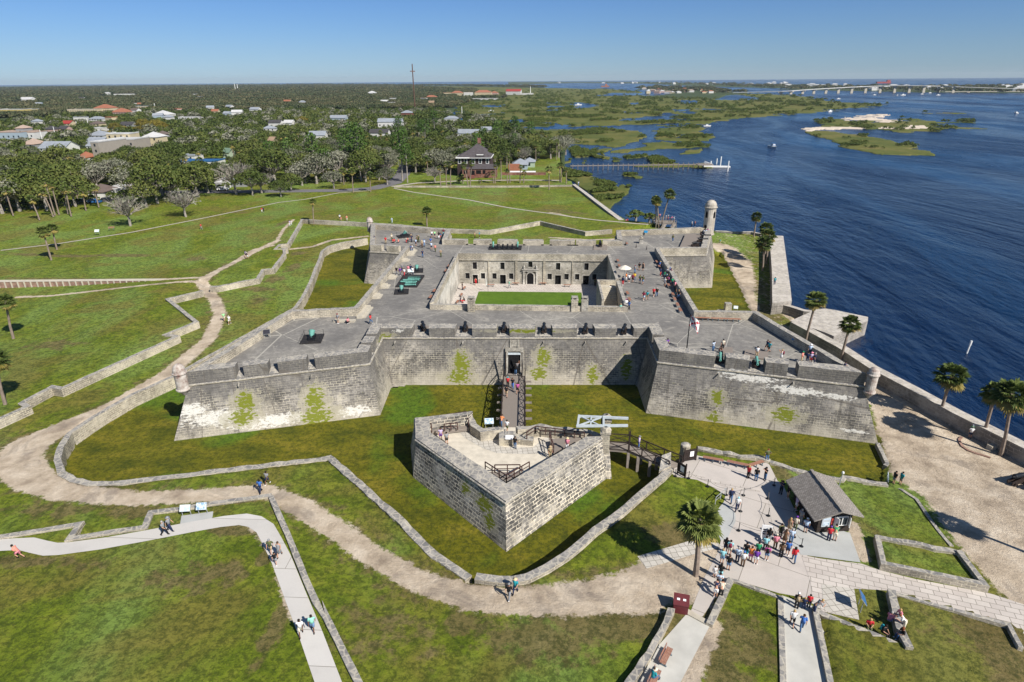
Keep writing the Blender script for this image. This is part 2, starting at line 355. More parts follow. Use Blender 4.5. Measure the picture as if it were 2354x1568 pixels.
    MAT['benchwood']=simple('bench_slat_timber',(.32,.16,.11),.8,.2,6)
    MAT['plankred']=simple('reddish_timber',(.30,.19,.15),.85,.35,1.5)
    MAT['bluegrey']=simple('painted_bluegrey_steel',(.13,.17,.2),.6,.1)
    MAT['iron']=simple('black_iron',(.012,.014,.018),.45,.3,5)
    MAT['bronze']=simple('verdigris_bronze',(.13,.34,.29),.6,.35,4)
    MAT['darkbronze']=simple('dark_bronze',(.05,.10,.09),.5,.4,5)
    MAT['palewood']=simple('pale_painted_timber',(.46,.51,.54),.7,.1,2)
    MAT['white']=simple('white_paint',(.78,.78,.76),.7,.06)
    MAT['whitepanel']=simple('white_panel',(.8,.8,.8),.5,.03)
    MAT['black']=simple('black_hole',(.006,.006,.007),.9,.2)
    MAT['darkglass']=simple('dark_glass',(.02,.028,.035),.15,.3)
    MAT['maroon']=simple('maroon_paint',(.12,.025,.03),.5,.15)
    MAT['cream']=simple('cream_step_concrete',(.48,.44,.36),.9,.12,1.5)
    MAT['rope']=simple('grey_rope',(.25,.24,.22),.9,.1)
    t=NT('wood_shingles'); br=t.n('ShaderNodeTexBrick'); t.set(br.inputs['Vector'],t.uv()); br.inputs['Scale'].default_value=1; br.inputs['Brick Width'].default_value=.22; br.inputs['Row Height'].default_value=.17; br.inputs['Mortar Size'].default_value=.014; br.inputs['Mortar Smooth'].default_value=.2
    br.inputs['Color1'].default_value=(.24,.215,.19,1); br.inputs['Color2'].default_value=(.40,.365,.33,1); br.inputs['Mortar'].default_value=(.08,.07,.06,1); t.col(t.mix(t.math('MULTIPLY',t.noise(t.pos(),1,4),.5),br.outputs[0],(.22,.2,.18))); t.bump(br.outputs['Fac'],-.8,.05); MAT['shingle']=t.m
    # water
    t=NT('bay_water'); P=t.pos(); t.col(t.mix(t.ramp(t.noise(t.mapping(P,(1,.35,1)),.006,5,.6,1.),.4,.65),(.002,.014,.050),(.008,.055,.145))); wl=t.noise(t.mapping(P,(1,.3,1),(0,0,R(12))),.012,6,.65,1.5); t.rough(t.ramp(wl,.35,.65,.12,.30)); t.b.inputs['IOR'].default_value=1.33; t.b.inputs['Specular IOR Level'].default_value=.30
    v=t.mapping(P,(1,.45,1),(0,0,R(-25))); h=t.math('ADD',t.noise(v,.55,5,.6),t.math('MULTIPLY',t.noise(v,.12,3,.5),2.2)); t.bump(t.math('MULTIPLY',h,t.ramp(wl,.35,.65,.55,1.5)),.9,.7); MAT['water']=t.m
    # ground
    t=NT('grass_ground'); P=t.pos(); at_=t.n('ShaderNodeVertexColor'); at_.layer_name='mask'; sp=t.n('ShaderNodeSeparateColor'); t.set(sp.inputs[0],at_.outputs[0]); sand,dry,moat=sp.outputs
    fine=t.noise(P,2.6,5,.7); mid=t.noise(P,.35,5,.65,.4); big=t.noise(t.mapping(P,(1,.5,1)),.045,4,.55,.8)
    g=t.cramp(mid,[(.28,(.085,.130,.005)),(.5,(.165,.215,.012)),(.72,(.27,.285,.032))])
    g=t.mix(t.ramp(big,.42,.62,0,.8),g,(.21,.31,.065)); g=t.mix(t.ramp(t.noise(P,.08,4,.6,.5),.46,.62,0,.62),g,(.22,.17,.04)); g=t.mix(t.ramp(t.noise(P,.9,6,.75,.3),.50,.72,0,.5),g,(.045,.062,.006))
    mo=t.cramp(t.noise(t.mapping(P,(1,1.6,1)),.16,4,.6,.5),[(.3,(.06,.075,.003)),(.5,(.150,.145,.006)),(.7,(.24,.20,.018))]); mo=t.mix(t.ramp(t.noise(P,.07,3,.5,.6),.53,.66,0,.85),mo,(.09,.185,.010))
    g=t.mix(moat,g,mo)
    dcol=t.cramp(mid,[(.3,(.135,.10,.035)),(.7,(.24,.185,.085))]); df=t.ramp(t.math('ADD',dry,t.math('MULTIPLY',t.math('SUBTRACT',t.noise(P,.5,6,.7),.5),1.9)),.30,.62,0,.85); g=t.mix(df,g,dcol)
    g=t.mix(t.ramp(t.noise(P,1.3,7,.85),.42,.56,.75,0),g,t.mix(.8,g,(.020,.036,.003))); g=t.mix(t.ramp(t.noise(t.mapping(P,(1,1,1),(0,0,0),(31,7,0)),2.2,5,.8),.54,.68,0,.45),g,t.mix(.5,g,(.30,.27,.06))); g=t.mix(t.ramp(fine,.35,.6,.3,0),g,t.mix(.5,g,(.02,.03,.004)))
    sc=t.cramp(t.noise(P,.35,6,.65),[(.3,(.29,.23,.17)),(.48,(.53,.435,.325)),(.7,(.73,.63,.50))]); sc=t.mix(t.ramp(t.noise(P,.14,6,.7,.9),.50,.66,0,.65),sc,(.25,.21,.175)); sc=t.mix(t.ramp(t.noise(P,1.9,6,.8),.36,.58,.28,0),sc,(.30,.24,.18))
    sf=t.ramp(t.math('ADD',sand,t.math('MULTIPLY',t.math('SUBTRACT',t.noise(P,1.1,6,.75),.5),1.1)),.42,.6); t.col(t.mix(sf,g,sc)); t.rough(.95)
    t.bump(t.noise(P,2.5,6,.8),.9,.25); MAT['ground']=t.m
    # far land: dark wooded ground
    t=NT('wooded_land'); P=t.pos(); t.col(t.cramp(t.noise(P,.02,6,.6),[(.35,(.035,.055,.018)),(.6,(.06,.085,.03)),(.75,(.14,.14,.09))])); MAT['land']=t.m
    t=NT('marsh_ground'); P=t.pos(); c=t.cramp(t.noise(t.mapping(P,(1,1,1)),.03,6,.65,.5),[(.3,(.055,.085,.015)),(.5,(.115,.125,.025)),(.72,(.20,.165,.055))]); c=t.mix(t.ramp(t.noise(P,.3,4),.45,.7,0,.5),c,(.05,.07,.015)); t.col(c); t.bump(t.noise(P,.8,4),.8,.6); MAT['marsh']=t.m
    MAT['sandbar']=simple('pale_sand_bar',(.62,.53,.43),.95,.15,.05)
    MAT['asphalt']=simple('grey_asphalt',(.16,.155,.165),.9,.12,.3)
    MAT['palepath']=simple('pale_path',(.42,.38,.33),.95,.15,1)
def leafmat(name,a,b,c,iw=.35):
    t=NT(name); g=t.n('ShaderNodeNewGeometry'); oi=t.n('ShaderNodeObjectInfo'); ps=t.noise(g.outputs['Position'],.035,3,.7); f=t.math('ADD',t.math('ADD',t.math('ADD',t.math('MULTIPLY',g.outputs['Random Per Island'],iw),(.35-iw)/2),t.math('MULTIPLY',oi.outputs['Random'],.35)),t.math('MULTIPLY',t.ramp(t.math('MULTIPLY',t.math('ADD',ps,t.noise(g.outputs['Position'],.006,3,.7)),.5),.36,.64),.36))
    t.col(t.cramp(f,[(.1,a),(.5,b),(.9,c)])); t.rough(.7); return t.m
mk_materials()
MAT['oak']=leafmat('oak_leaves',(.024,.044,.007),(.062,.088,.015),(.145,.155,.038))
MAT['oak2']=leafmat('mossy_oak_leaves',(.05,.06,.03),(.12,.13,.08),(.26,.255,.20))
MAT['yellowleaf']=leafmat('yellowing_leaves',(.09,.085,.012),(.17,.14,.02),(.27,.21,.04))
MAT['pine']=leafmat('pine_needles',(.03,.06,.01),(.05,.10,.014),(.09,.15,.03))
MAT['mangrove']=leafmat('mangrove_leaves',(.03,.055,.010),(.065,.095,.016),(.12,.14,.03))
MAT['frond']=leafmat('palm_fronds',(.035,.055,.012),(.075,.11,.022),(.17,.20,.05))
MAT['frondold']=leafmat('old_palm_fronds',(.12,.10,.02),(.24,.20,.05),(.30,.23,.08))
MAT['frondin']=leafmat('palm_frond_stalks',(.10,.09,.05),(.16,.15,.09),(.24,.21,.13))
MAT['bark']=simple('palm_bark',(.24,.19,.155),.95,.25,2,bump=.4)
MAT['greybark']=simple('grey_bark',(.30,.27,.24),.95,.25,1)
MAT['woodland']=leafmat('far_woodland',(.020,.040,.016),(.048,.068,.026),(.14,.12,.06),.22)
t=NT('courtyard_grass'); P=t.pos(); t.col(t.cramp(t.noise(P,.8,5,.7),[(.3,(.06,.12,.008)),(.7,(.10,.18,.015))])); MAT['lawn']=t.m
MAT['sandfloor']=simple('pale_sand_floor',(.60,.55,.46),.95,.14,1.2,bump=.3)
def signmat(name,base,a,c):
    t=NT(name); o=t.obj(); br=t.n('ShaderNodeTexBrick'); t.set(br.inputs['Vector'],t.mapping(t.uv(),(1,1,1))); br.inputs['Scale'].default_value=1; br.inputs['Brick Width'].default_value=.35; br.inputs['Row Height'].default_value=.07; br.inputs['Mortar Size'].default_value=.012
    br.inputs['Color1'].default_value=(*a,1); br.inputs['Color2'].default_value=(*base,1); br.inputs['Mortar'].default_value=(*base,1); n=t.noise(t.pos(),3.5,3); t.col(t.mix(t.ramp(n,.5,.56),br.outputs[0],c)); t.rough(.4); return t.m
MAT['sign_blue']=signmat('pale_blue_panel',(.62,.70,.76),(.45,.55,.68),(.22,.36,.50))
MAT['sign_white']=signmat('white_text_panel',(.74,.75,.72),(.55,.56,.55),(.45,.62,.70))
MAT['sign_deep']=simple('deep_blue_panel',(.03,.12,.30),.4,.2,5)
MAT['sign_cyan']=simple('bright_blue_panel',(.03,.28,.55),.4,.2,5)
MAT['sign_dark']=simple('dark_picture_panel',(.02,.02,.03),.4,.3,5)
MAT['noticered']=simple('red_notice_paint',(.45,.06,.05),.5,.1)
MAT['steel']=simple('grey_steel',(.35,.37,.38),.4,.1)
MAT['darkplat']=simple('dark_platform_boards',(.03,.028,.028),.7,.3,3)
MAT['parasol']=simple('cream_canvas',(.72,.66,.56),.8,.06)
MAT['plankdark']=simple('rust_brown_steel',(.14,.075,.055),.7,.2,.3)
# ---------------- fort plan -----------------
ZC=7.05; ZD=7.5; ZP=8.75; ZF=1.9
CORD=[(19.03,-27.71),(19.18,-36.46),(44.2,-42.77),(37.45,-19.53),(28.3,-19.43),(28.44,19.97),(38.99,20.75),(45.28,42.65),(20.62,37.89),(19.97,28.44),(-19.97,28.44),(-20.62,37.89),(-42.92,44.44),(-36.99,21.39),(-28.44,19.97),(-28.44,-19.97),(-38.83,-21.92),(-42.84,-46.1),(-20.95,-38.64),(-21.45,-29.32)]
BASE=[(17.6,-29.54),(17.75,-38.29),(46.49,-45.06),(39.28,-18.09),(30.13,-18.0),(30.28,18.54),(40.82,19.31),(47.58,44.95),(19.19,39.73),(18.54,30.28),(-18.54,30.28),(-19.19,39.73),(-45.22,46.74),(-38.82,19.95),(-30.28,18.54),(-30.28,-18.54),(-40.67,-20.49),(-45.13,-48.39),(-19.52,-40.47),(-20.02,-31.15)]
# ---------------- ground lines -----------------
CS_A=ats('E',[(2275,405),(2000,455),(1880,490),(1815,535),(1790,620),(1755,700),(1700,850),(1640,975),(1590,1060),(1540,1130),(1430,1190)],1.8)+ats('Y',[(1690,985),(1300,1160),(1000,1330),(860,1420),(700,1530)],1.8)+ats('D',[(146,1028),(141,1055),(150,1085),(178,1100),(215,1109)],1.8)+ats('O',[(700,215),(850,212),(1000,190),(1200,165),(1430,140),(1830,92),(2190,52)],1.8)+ats('I',[(1550,1330)],1.8)+ats('K',[(0,735),(250,960),(400,1120),(500,1210),(640,1300),(760,1385)],1.8)
CS_B=ats('K',[(800,1378),(880,1390),(980,1402),(1080,1402),(1180,1385),(1330,1310),(1480,1215),(1600,1115),(1700,1025),(1900,885),(2060,745),(2220,612),(2290,540)],1.9)
CS_C=ats('L',[(830,215),(1050,255),(1200,285),(1330,300),(1450,325),(1560,352),(1660,385),(1800,418),(2050,455)],1.5)+ats('N',[(530,1395),(730,1430),(880,1445)],1.0)
CS_D=ats('N',[(885,1310),(905,1290),(840,1155),(828,1128)],.5)
NW_N=[(-38,66),(0,52),(22,48),(48,56)]  # hidden part of the moat edge behind the fort
a0=CS_A[0]
MOAT=[(a0[0]+12,a0[1]+3.5)]+[(p[0],p[1]) for p in offset_poly(CS_A,-.45,False)]+offset_poly(CS_B,-.45,False)+offset_poly(CS_C,-.35,False)+CS_D+[(46.6,-45.2),(47.6,-30),(44,0),(47,20),(50,47),(30,49),(0,45),(-25,50)]
# glacis walls: fort side top edge, z=3.05
GZ=3.05
GL_N=ats('G',[(640,568),(375,590),(0,505)],GZ)+ats('F',[(1990,218),(1460,315),(1215,305),(1100,302),(870,290),(490,253),(175,236)],GZ)+ats('E',[(1580,200)],GZ)
GL_W1=ats('E',[(1580,200),(1430,455),(1345,462),(1290,517),(1435,515)],GZ)
GL_W2=ats('E',[(1385,512),(1390,560),(1268,715),(1165,725),(1108,818),(712,897),(632,900)],GZ)
GL_W3=ats('E',[(540,945),(155,1035)],GZ)+ats('Y',[(1870,455),(1560,578),(1672,598),(600,1078),(500,1062),(170,1240),(222,1272),(0,1370)],GZ)
x,y=GL_W3[-1]; dx,dy=GL_W3[-1][0]-GL_W3[-2][0],GL_W3[-1][1]-GL_W3[-2][1]; L=math.hypot(dx,dy); GL_W3.append((x+dx/L*25,y+dy/L*25))
OUT_W=GL_N[3:]+GL_W1[1:3]+[GL_W2[0]]+GL_W2[1:]+GL_W3+[(-400,GL_W3[-1][1]),(-400,400),(60,400),(60,90)]+GL_N[:3]
FR_Z=2.55
FR_N=ats('O',[(0,572),(570,480),(500,578),(960,507),(1002,408),(1210,385),(1450,345),(1835,292)],FR_Z)
FR_E=ats('O',[(1845,305),(1960,560),(2080,850),(2194,1110)],FR_Z)+ats('D',[(740,1380),(834,1568)],FR_Z)
dx,dy=FR_E[-1][0]-FR_E[-2][0],FR_E[-1][1]-FR_E[-2][1]; L=math.hypot(dx,dy); FR_E.append((FR_E[-1][0]+dx/L*12,FR_E[-1][1]+dy/L*12))
FR_OUT=[(-200,FR_N[0][1])]+FR_N+FR_E+[(FR_E[-1][0],-150),(-200,-150)]
PATH=ats('D',[(640,562),(560,602),(500,632),(465,655),(495,690),(506,722),(480,780),(385,860),(250,940),(130,990),(62,1025),(40,1060),(70,1100),(150,1130),(300,1146),(450,1140),(600,1128),(690,1165),(770,1215),(860,1280),(960,1335),(1080,1372),(1200,1382),(1350,1372),(1480,1360)],1.8)
PATHW=[.7,.7,.8,1.2,1.1,1.1,1.2,1.4,1.6,2.0,2.6,2.4,2.0,1.5,1.2,1.1,1.2,1.3,1.2,1.1,1.2,1.4,1.5,1.9,2.4]
RAMP=ats('P',[(1352,845),(1640,985),(1721,1420),(1760,1750),(1350,1750)],1.8)
RAMP2=ats('P',[(515,985),(715,1065),(480,1568),(380,1800),(20,1800),(120,1620)],1.8)
PLANT=ats('M',[(1215,440),(1265,635),(2075,820),(1885,560)],2.1)
WEDGE=ats('M',[(1335,860),(1425,1280),(1120,1160),(780,1050),(870,1700),(2352,1700),(2352,1130),(2250,1100)],2.1)
SEA=ats('N',[(130,172),(500,372),(740,530),(1060,698),(1400,885),(1700,1035),(1960,1165)],2.4)
SEAW=[(1.0,),]
def hbase(X,Y):
    h=np.full(X.shape,1.8)
    e=sst((X-27)/19)*sst((Y+68)/20)
    e=np.where((Y>44),sst((X-40)/20)*sst((75-Y)/25),e)
    return h-1.35*e
def ground_h(X,Y):
    h=hbase(X,Y)
    ow=inside(X,Y,OUT_W)
    if ow.any():
        d=dist(X,Y,GL_N)
        for g in (GL_W1,GL_W2,GL_W3): d=np.minimum(d,dist(X,Y,g))
        gap=np.minimum(np.hypot(X-GL_W2[-1][0]+1,Y-GL_W2[-1][1]),1e9); k=sst((gap-1.5)/7)
        k2=sst((62-X)/18)
        h=np.where(ow,np.maximum(h,1.8+(1.15*k*k2)*(1-sst((d-2)/32))),h)
    fo=inside(X,Y,FR_OUT); h=np.where(fo,FR_Z-.22-.4*(1-sst(dist(X,Y,FR_E)/3.5))*0,h)
    dE=dist(X,Y,FR_E); dp=dist(X,Y,PATH)
    r=(~fo)&(Y<-58)&(X<5); h=np.where(r,np.maximum(h,1.8+.62*sst((dp-2.0)/4.5)*(1-sst((dE-.5)/9))),h)
    m=inside(X,Y,MOAT); h=np.where(m,0.0,h)
    h=np.where(inside(X,Y,RAMP),1.8-1.25*sst((-82-Y)/14),h)
    h=np.where(inside(X,Y,PLANT),2.15,h)
    h=np.where(inside(X,Y,WEDGE),2.2-.35*sst((X-34)/10),h)
    # east shore: drop below the water behind the sea wall line
    sx=np.interp(Y,SHY,SHX); h=h-4.5*sst((X-sx)/1.2)
    return h
# shoreline (x as a function of y)
_s=[(p[0]+1.2,p[1]-1.) for p in SEA]
_n=[at('D',*q,2.2) for q in [(1800,640),(1790,545),(1700,533)]]
_m=[at('D',*q,1.6) for q in [(1575,527),(1440,512),(1385,470),(1330,430),(1290,400)]]
SH=[(75,-130)]+[_s[-1]]+_s[-2::-1]+[(50,-8)]+[(_n[0][0],_n[0][1]),(_n[1][0],_n[1][1]),(_n[2][0]+2,_n[2][1]+2)]+_m
SH=sorted(SH,key=lambda q:q[1]); SHY=np.array([q[1] for q in SH]); SHX=np.array([q[0] for q in SH])
if DEBUG: print('SH',[tuple(round(c,1) for c in q) for q in SH])
def build_ground():
    def grid(x0,x1,y0,y1,st):
        xs=np.arange(x0,x1+1e-6,st); ys=np.arange(y0,y1+1e-6,st); X,Y=np.meshgrid(xs,ys); return X,Y
    def mk(name,x0,x1,y0,y1,st,skip=None):
        X,Y=grid(x0,x1,y0,y1,st); ny,nx=X.shape; x=X.ravel();y=Y.ravel(); h=ground_h(x,y)
        sand,dry,moat=masks(x,y)
        idx=np.arange(nx*ny).reshape(ny,nx); q=np.stack([idx[:-1,:-1],idx[:-1,1:],idx[1:,1:],idx[1:,:-1]],-1).reshape(-1,4)
        # drop faces under the fort and far below the water
        cx=x[q].mean(1); cy=y[q].mean(1); keep=~inside(cx,cy,[(a*.8,b*.8) for a,b in CORD]); keep&=h[q].max(1)>-2.4
        if skip: keep&=~((cx>skip[0])&(cx<skip[1])&(cy>skip[2])&(cy<skip[3]))
        q=q[keep]; me=bpy.data.meshes.new(name); me.vertices.add(len(x)); me.vertices.foreach_set('co',np.stack([x,y,h],1).ravel())
        me.loops.add(len(q)*4); me.loops.foreach_set('vertex_index',q.ravel()); me.polygons.add(len(q)); me.polygons.foreach_set('loop_start',np.arange(len(q))*4); me.polygons.foreach_set('loop_total',np.full(len(q),4))
        me.polygons.foreach_set('use_smooth',np.ones(len(q),bool)); me.update(calc_edges=True)
        a=me.color_attributes.new('mask','FLOAT_COLOR','POINT'); a.data.foreach_set('color',np.stack([sand,dry,moat,np.ones_like(x)],1).ravel())
        me.materials.append(MAT['ground']); tag(link(me,name),kind='structure')
    mk('ground',-130,100,-112,130,.5)
    mk('lawn',-330,150,-104,310,2.0,(-130,100,-112,130))
def soft(d,w,s): return np.clip(.5+(w-d)/s,0,1)
SANDP=[ats('D',[(1655,565),(1740,560),(1755,640),(1770,700),(1900,790),(1990,860),(2353,1050),(2500,1200),(2500,1480),(2353,1462),(2180,1258),(2120,1150),(2050,1098),(2025,1020),(2000,930)],.6),
 ats('D',[(1300,1420),(1345,1345),(1480,1290),(1600,1250),(1660,1250),(1640,1400),(1545,1380),(1450,1400)],1.8)]
EAST=ats('D',[(1655,530),(1770,540),(1770,700),(1850,760),(1740,725),(1600,705),(1600,600),(1640,560)],.6)
def masks(x,y):
    sand=soft(dist(x,y,PATH,w=PATHW),0.1,2.2)
    for pl,ww in ((ats('D',[(40,683),(120,681),(220,673),(350,662),(458,655)],1.8),.6),(ats('D',[(330,650),(458,648)],1.8),.7),(ats('E',[(1290,515),(1100,560),(900,680),(700,780),(600,850)],1.9),.7),(ats('E',[(1470,515),(1700,490),(1900,420),(2270,380)],1.8),.7),(ats('G',[(0,655),(400,680),(680,672)],1.8),.6),(ats('E',[(1500,205),(1400,300),(1310,450)],3.),.5),(ats('O',[(1700,520),(1850,700),(1900,900),(2000,1150)],2.4),.35),(ats('P',[(760,1080),(700,1250),(620,1420),(560,1568)],1.8),.7),(ats('M',[(1010,330),(1060,480),(1100,600)],1.8),.6),(ats('G',[(0,410),(80,425),(250,470)],1.9),.5)):
        sand=np.maximum(sand,soft(dist(x,y,pl),ww,1.6))
    for pol in SANDP:
        d=dist(x,y,pol,True); d=np.where(inside(x,y,pol),-d,d); sand=np.maximum(sand,soft(d,0,3))
    e=inside(x,y,EAST); pth=dist(x,y,ats('G',[(1800,770),(1960,900),(1990,1100),(1980,1250),(2010,1430)],.5)); sand=np.where(e,np.maximum(soft(pth,3.4,5.),.40*(x>41)),sand)
    east=(x>47.5)&(y>-8)&(y<45); sand=np.where(east&~e,.6,sand)
    dry=np.zeros_like(x)
    for cx,cy,rx,ry,k in DRY:
        dry=np.maximum(dry,1.2*k*np.clip(1.25-np.hypot((x-cx)/rx,(y-cy)/ry),0,1))
    dry=np.maximum(dry,.42*np.clip(1-(dist(x,y,PATH,w=PATHW)-.5)/3.2,0,1))
    m=inside(x,y,MOAT).astype(float)
    m=np.where(inside(x,y,RAMP),0,m)
    dE=dist(x,y,CS_D); m=m*np.clip((48-x)/3,0,1) if False else m
    sand=np.where(m>.5,np.minimum(sand,.0),sand); dry=np.where(m>.5,.12*np.clip(1-dE/6,0,1),dry)
    for pol in (PLANT,): dry=np.where(inside(x,y,pol),0,dry); sand=np.where(inside(x,y,pol),0,sand)
    return sand,dry,m
def dr(fr,x,y,rx,ry,k,z=1.8): q=at(fr,x,y,z); return (q[0],q[1],rx,ry,k)
DRY=[dr('D',60,1020,9,6,.5),dr('D',330,1175,7,2,.55),dr('D',120,1170,7,2.5,.5),dr('D',450,600,5,3,.5),dr('W',900,1020,9,2.0,.75),dr('W',1500,1010,12,2.2,.75),dr('W',400,1000,12,2,.6),dr('W',600,1300,25,1.0,.55),dr('D',120,800,7,4,.5),dr('D',590,690,4,5,.4),dr('E',1550,560,3,2.5,.75),dr('E',1500,700,2.2,5,.75),dr('E',1300,830,3,4,.7),dr('E',1150,930,5,2.5,.65),dr('E',1400,280,2,7,.7),dr('E',900,130,6,1.5,.7),
 dr('O',1600,560,3.5,1.2,.95),dr('O',1800,740,1.0,2.2,.9),dr('O',1350,860,8,3,.5,2.4),dr('O',300,750,9,1.5,.5,2.4),dr('O',1850,1200,1.2,5,.7,2.4),dr('O',1600,350,4,1.2,.8),dr('D',900,1450,9,5,.42),dr('D',1060,1440,3,2,.6),dr('D',1250,1470,9,3,.6),dr('D',1400,1430,8,2.5,.75),
 dr('P',350,1040,4,3,.7),dr('P',1000,1250,4,5,.62),dr('P',750,1300,2.5,6,.8),dr('L',600,950,3,2.5,.75),dr('L',1530,400,2.5,2,.6),dr('M',1000,300,3,3,.35),dr('M',2250,1350,4,6,.85),dr('M',1600,1100,6,5,.3),dr('M',1950,1200,5,5,.35),dr('D',1290,620,3,3,.2),
 dr('F',2150,120,8,3,.65),dr('G',150,410,12,3,.6),dr('G',600,640,6,1.5,.6),dr('B',1100,960,30,6,.35),dr('G',1800,1300,5,5,.5,.5),dr('G',2100,1100,3,18,.75,.5),dr('G',1500,1000,3,7,.2,.5),dr('T',700,250,6,4,.6,.6),dr('T',600,100,3,3,.7,.6)]
build_ground()
# ---------------- water, far land -----------------
b=MB(); b.add([(-14000,60,-.45),(-14000,13000,-.45),(14000,13000,-.45),(14000,60,-.45),(14000,-300,-.45),(40,-300,-.45),(40,60,-.45)],[(0,6,3,2,1),(6,5,4,3)]); tag(b.build('bay_water',MAT['water'],uv=False),kind='structure')
# ---------------- the fort -----------------
fort=empty('fort',(0,0,0),0,'large star shaped grey coquina stone fort with four pointed bastions round a grassy courtyard','fort')
STN=MAT['stone']; SC=MAT['scarp']
def run(name,idx):
    b=MB()
    for i in idx:
        j=(i+1)%20; L=math.hypot(CORD[j][0]-CORD[i][0],CORD[j][1]-CORD[i][1]); 
        b.add([(*BASE[i],-.3),(*BASE[j],-.3),(*CORD[j],ZC),(*CORD[i],ZC)],[(0,1,2,3)])
    return b.build(name,SC,fort)
for k,(b0,) in enumerate(((0,),(5,),(10,),(15,))):
    o=run('bastion_wall',[b0+q for q in range(0,4)]); run('curtain_wall',[(b0+4)%20])
# cordon moulding
b=MB()
ring=offset_poly(CORD,-.16)
for i in range(20):
    a,c=ring[i],ring[(i+1)%20]; ti=offset_poly(CORD,.1)
    for (z0,z1,o0,o1) in ((ZC-.12,ZC-.04,-.0,-.17),(ZC-.04,ZC+.10,-.17,-.17),(ZC+.10,ZC+.17,-.17,.02)):
        A=offset_poly(CORD,o0);B=offset_poly(CORD,o1); j=(i+1)%20
        b.add([(*A[i],z0),(*A[j],z0),(*B[j],z1),(*B[i],z1)],[(0,1,2,3)])
b.build('cordon',MAT['stone'],fort)
# parapets
TH=[1.75,1.7,1.0,1.0,.9,1.0,1.35,1.3,1.2,1.5, 1.3,1.2,1.2,1.0,.95,1.0,1.1,1.6,1.7,1.9]
OUTP=offset_poly(CORD,.05); INP=offset_poly(CORD,TH)
def tpar(i,fr,x,y,z=ZP):
    # parameter along parapet i of a measured point
    q=at(fr,x,y,z); a,c=OUTP[i],OUTP[(i+1)%20]; d=(c[0]-a[0],c[1]-a[1]); return ((q[0]-a[0])*d[0]+(q[1]-a[1])*d[1])/(d[0]**2+d[1]**2)
def gaps_from(i,fr,lst,z=ZP):
    g=[tuple(sorted((tpar(i,fr,a,y,z),tpar(i,fr,c,y2,z)))) for a,y,c,y2 in lst]; return sorted(g)
GAPS={19:gaps_from(19,'J',[(332,250,442,252),(700,250,812,255),(1052,250,1138,255),(1388,250,1503,252),(1748,250,1866,252),(2085,250,2200,252)],8.6),
 1:gaps_from(1,'H',[(715,665,782,672),(990,700,1092,720),(1295,745,1360,755)],8.6),
 17:gaps_from(17,'I',[(735,595,792,575),(1020,545,1088,520),(1348,520,1402,505)],8.6),
 18:[(.25,.36),(.60,.71)],0:[(.35,.48)],
 9:[],4:[],
 }
GAPS[9]=gaps_from(9,'F',[(1228,430,1282,430),(1480,430,1535,430),(1755,430,1806,430),(2026,430,2086,430),(2304,430,2350,430)],ZP)+gaps_from(9,'G',[(212,700,273,700),(488,700,553,700)],ZP)
GAPS[9]=sorted(GAPS[9])
GAPS[13]=gaps_from(13,'F',[(345,470,388,470),(520,480,566,480)],ZP)
for k_ in (1,17,19,9,13): GAPS[k_]=[(max(.02,g[0]-(g[1]-g[0])*.16),min(.98,g[1]+(g[1]-g[0])*.16)) for g in GAPS[k_]]
if DEBUG: print('GAPS',{k:[tuple(round(c,2) for c in g) for g in v] for k,v in GAPS.items()})
def lerp(a,c,t): return (a[0]+(c[0]-a[0])*t,a[1]+(c[1]-a[1])*t)
for i in range(20):
    j=(i+1)%20; A,B_,C_,D_=OUTP[i],OUTP[j],INP[j],INP[i]; b=MB(); gs=GAPS.get(i,[]); L=math.hypot(A[0]-B_[0],A[1]-B_[1])
    lowcrest={0:8.95,1:8.95,17:8.95,18:8.95,19:8.7,9:8.65}.get(i,ZP)
    ts=[0]+[t for g in gs for t in g]+[1]
    def inn(t):
        p=lerp(A,B_,t); d=(B_[0]-A[0],B_[1]-A[1]); l2=d[0]**2+d[1]**2; tt=((p[0]-D_[0])*d[0]+(p[1]-D_[1])*d[1]); ll=((C_[0]-D_[0])*d[0]+(C_[1]-D_[1])*d[1]); return lerp(D_,C_,max(0,min(1,tt/ll)))
    rr=random.Random(i)
    for k in range(0,len(ts),2):
        t0,t1=ts[k],ts[k+1]; fl=.18/L
        o0=lerp(A,B_,t0); o1=lerp(A,B_,t1); i0=D_ if t0==0 else inn(t0-fl); i1=C_ if t1==1 else inn(t1+fl)
        # subdivide along the length so crests are slightly uneven
        n=max(1,int((t1-t0)*L/1.4)); hz=[lowcrest+rr.uniform(-.05,.05) for _ in range(n+1)]
        vs=[]
        for q in range(n+1):
            o=lerp(o0,o1,q/n); n_=lerp(i0,i1,q/n); vs+=[(*o,ZC+.02),(*o,hz[q]),(*n_,hz[q]+.03),(*n_,ZD-.02)]
        fs=[]
        for q in range(n): a=4*q;c=a+4; fs+=[(a,c,c+1,a+1),(a+1,c+1,c+2,a+2),(a+2,c+2,c+3,a+3)]
        fs+=[(0,1,2,3),(4*n+3,4*n+2,4*n+1,4*n)]
        b.add(vs,fs)
    for g in gs:
        o0=lerp(A,B_,g[0]-.001);o1=lerp(A,B_,g[1]+.001);i0=inn(g[0]-.01);i1=inn(g[1]+.01)
        zi=ZD+(.2 if i in(19,1,17,18,0) else .25); b.add([(*o0,ZC+.02),(*o1,ZC+.02),(*o1,zi-.35),(*o0,zi-.35),(*i1,zi),(*i0,zi),(*i1,ZD-.02),(*i0,ZD-.02)],[(0,1,2,3),(3,2,4,5),(5,4,6,7)])
    b.build('parapet',SC if i in (0,1,17,18,19) else STN,fort)
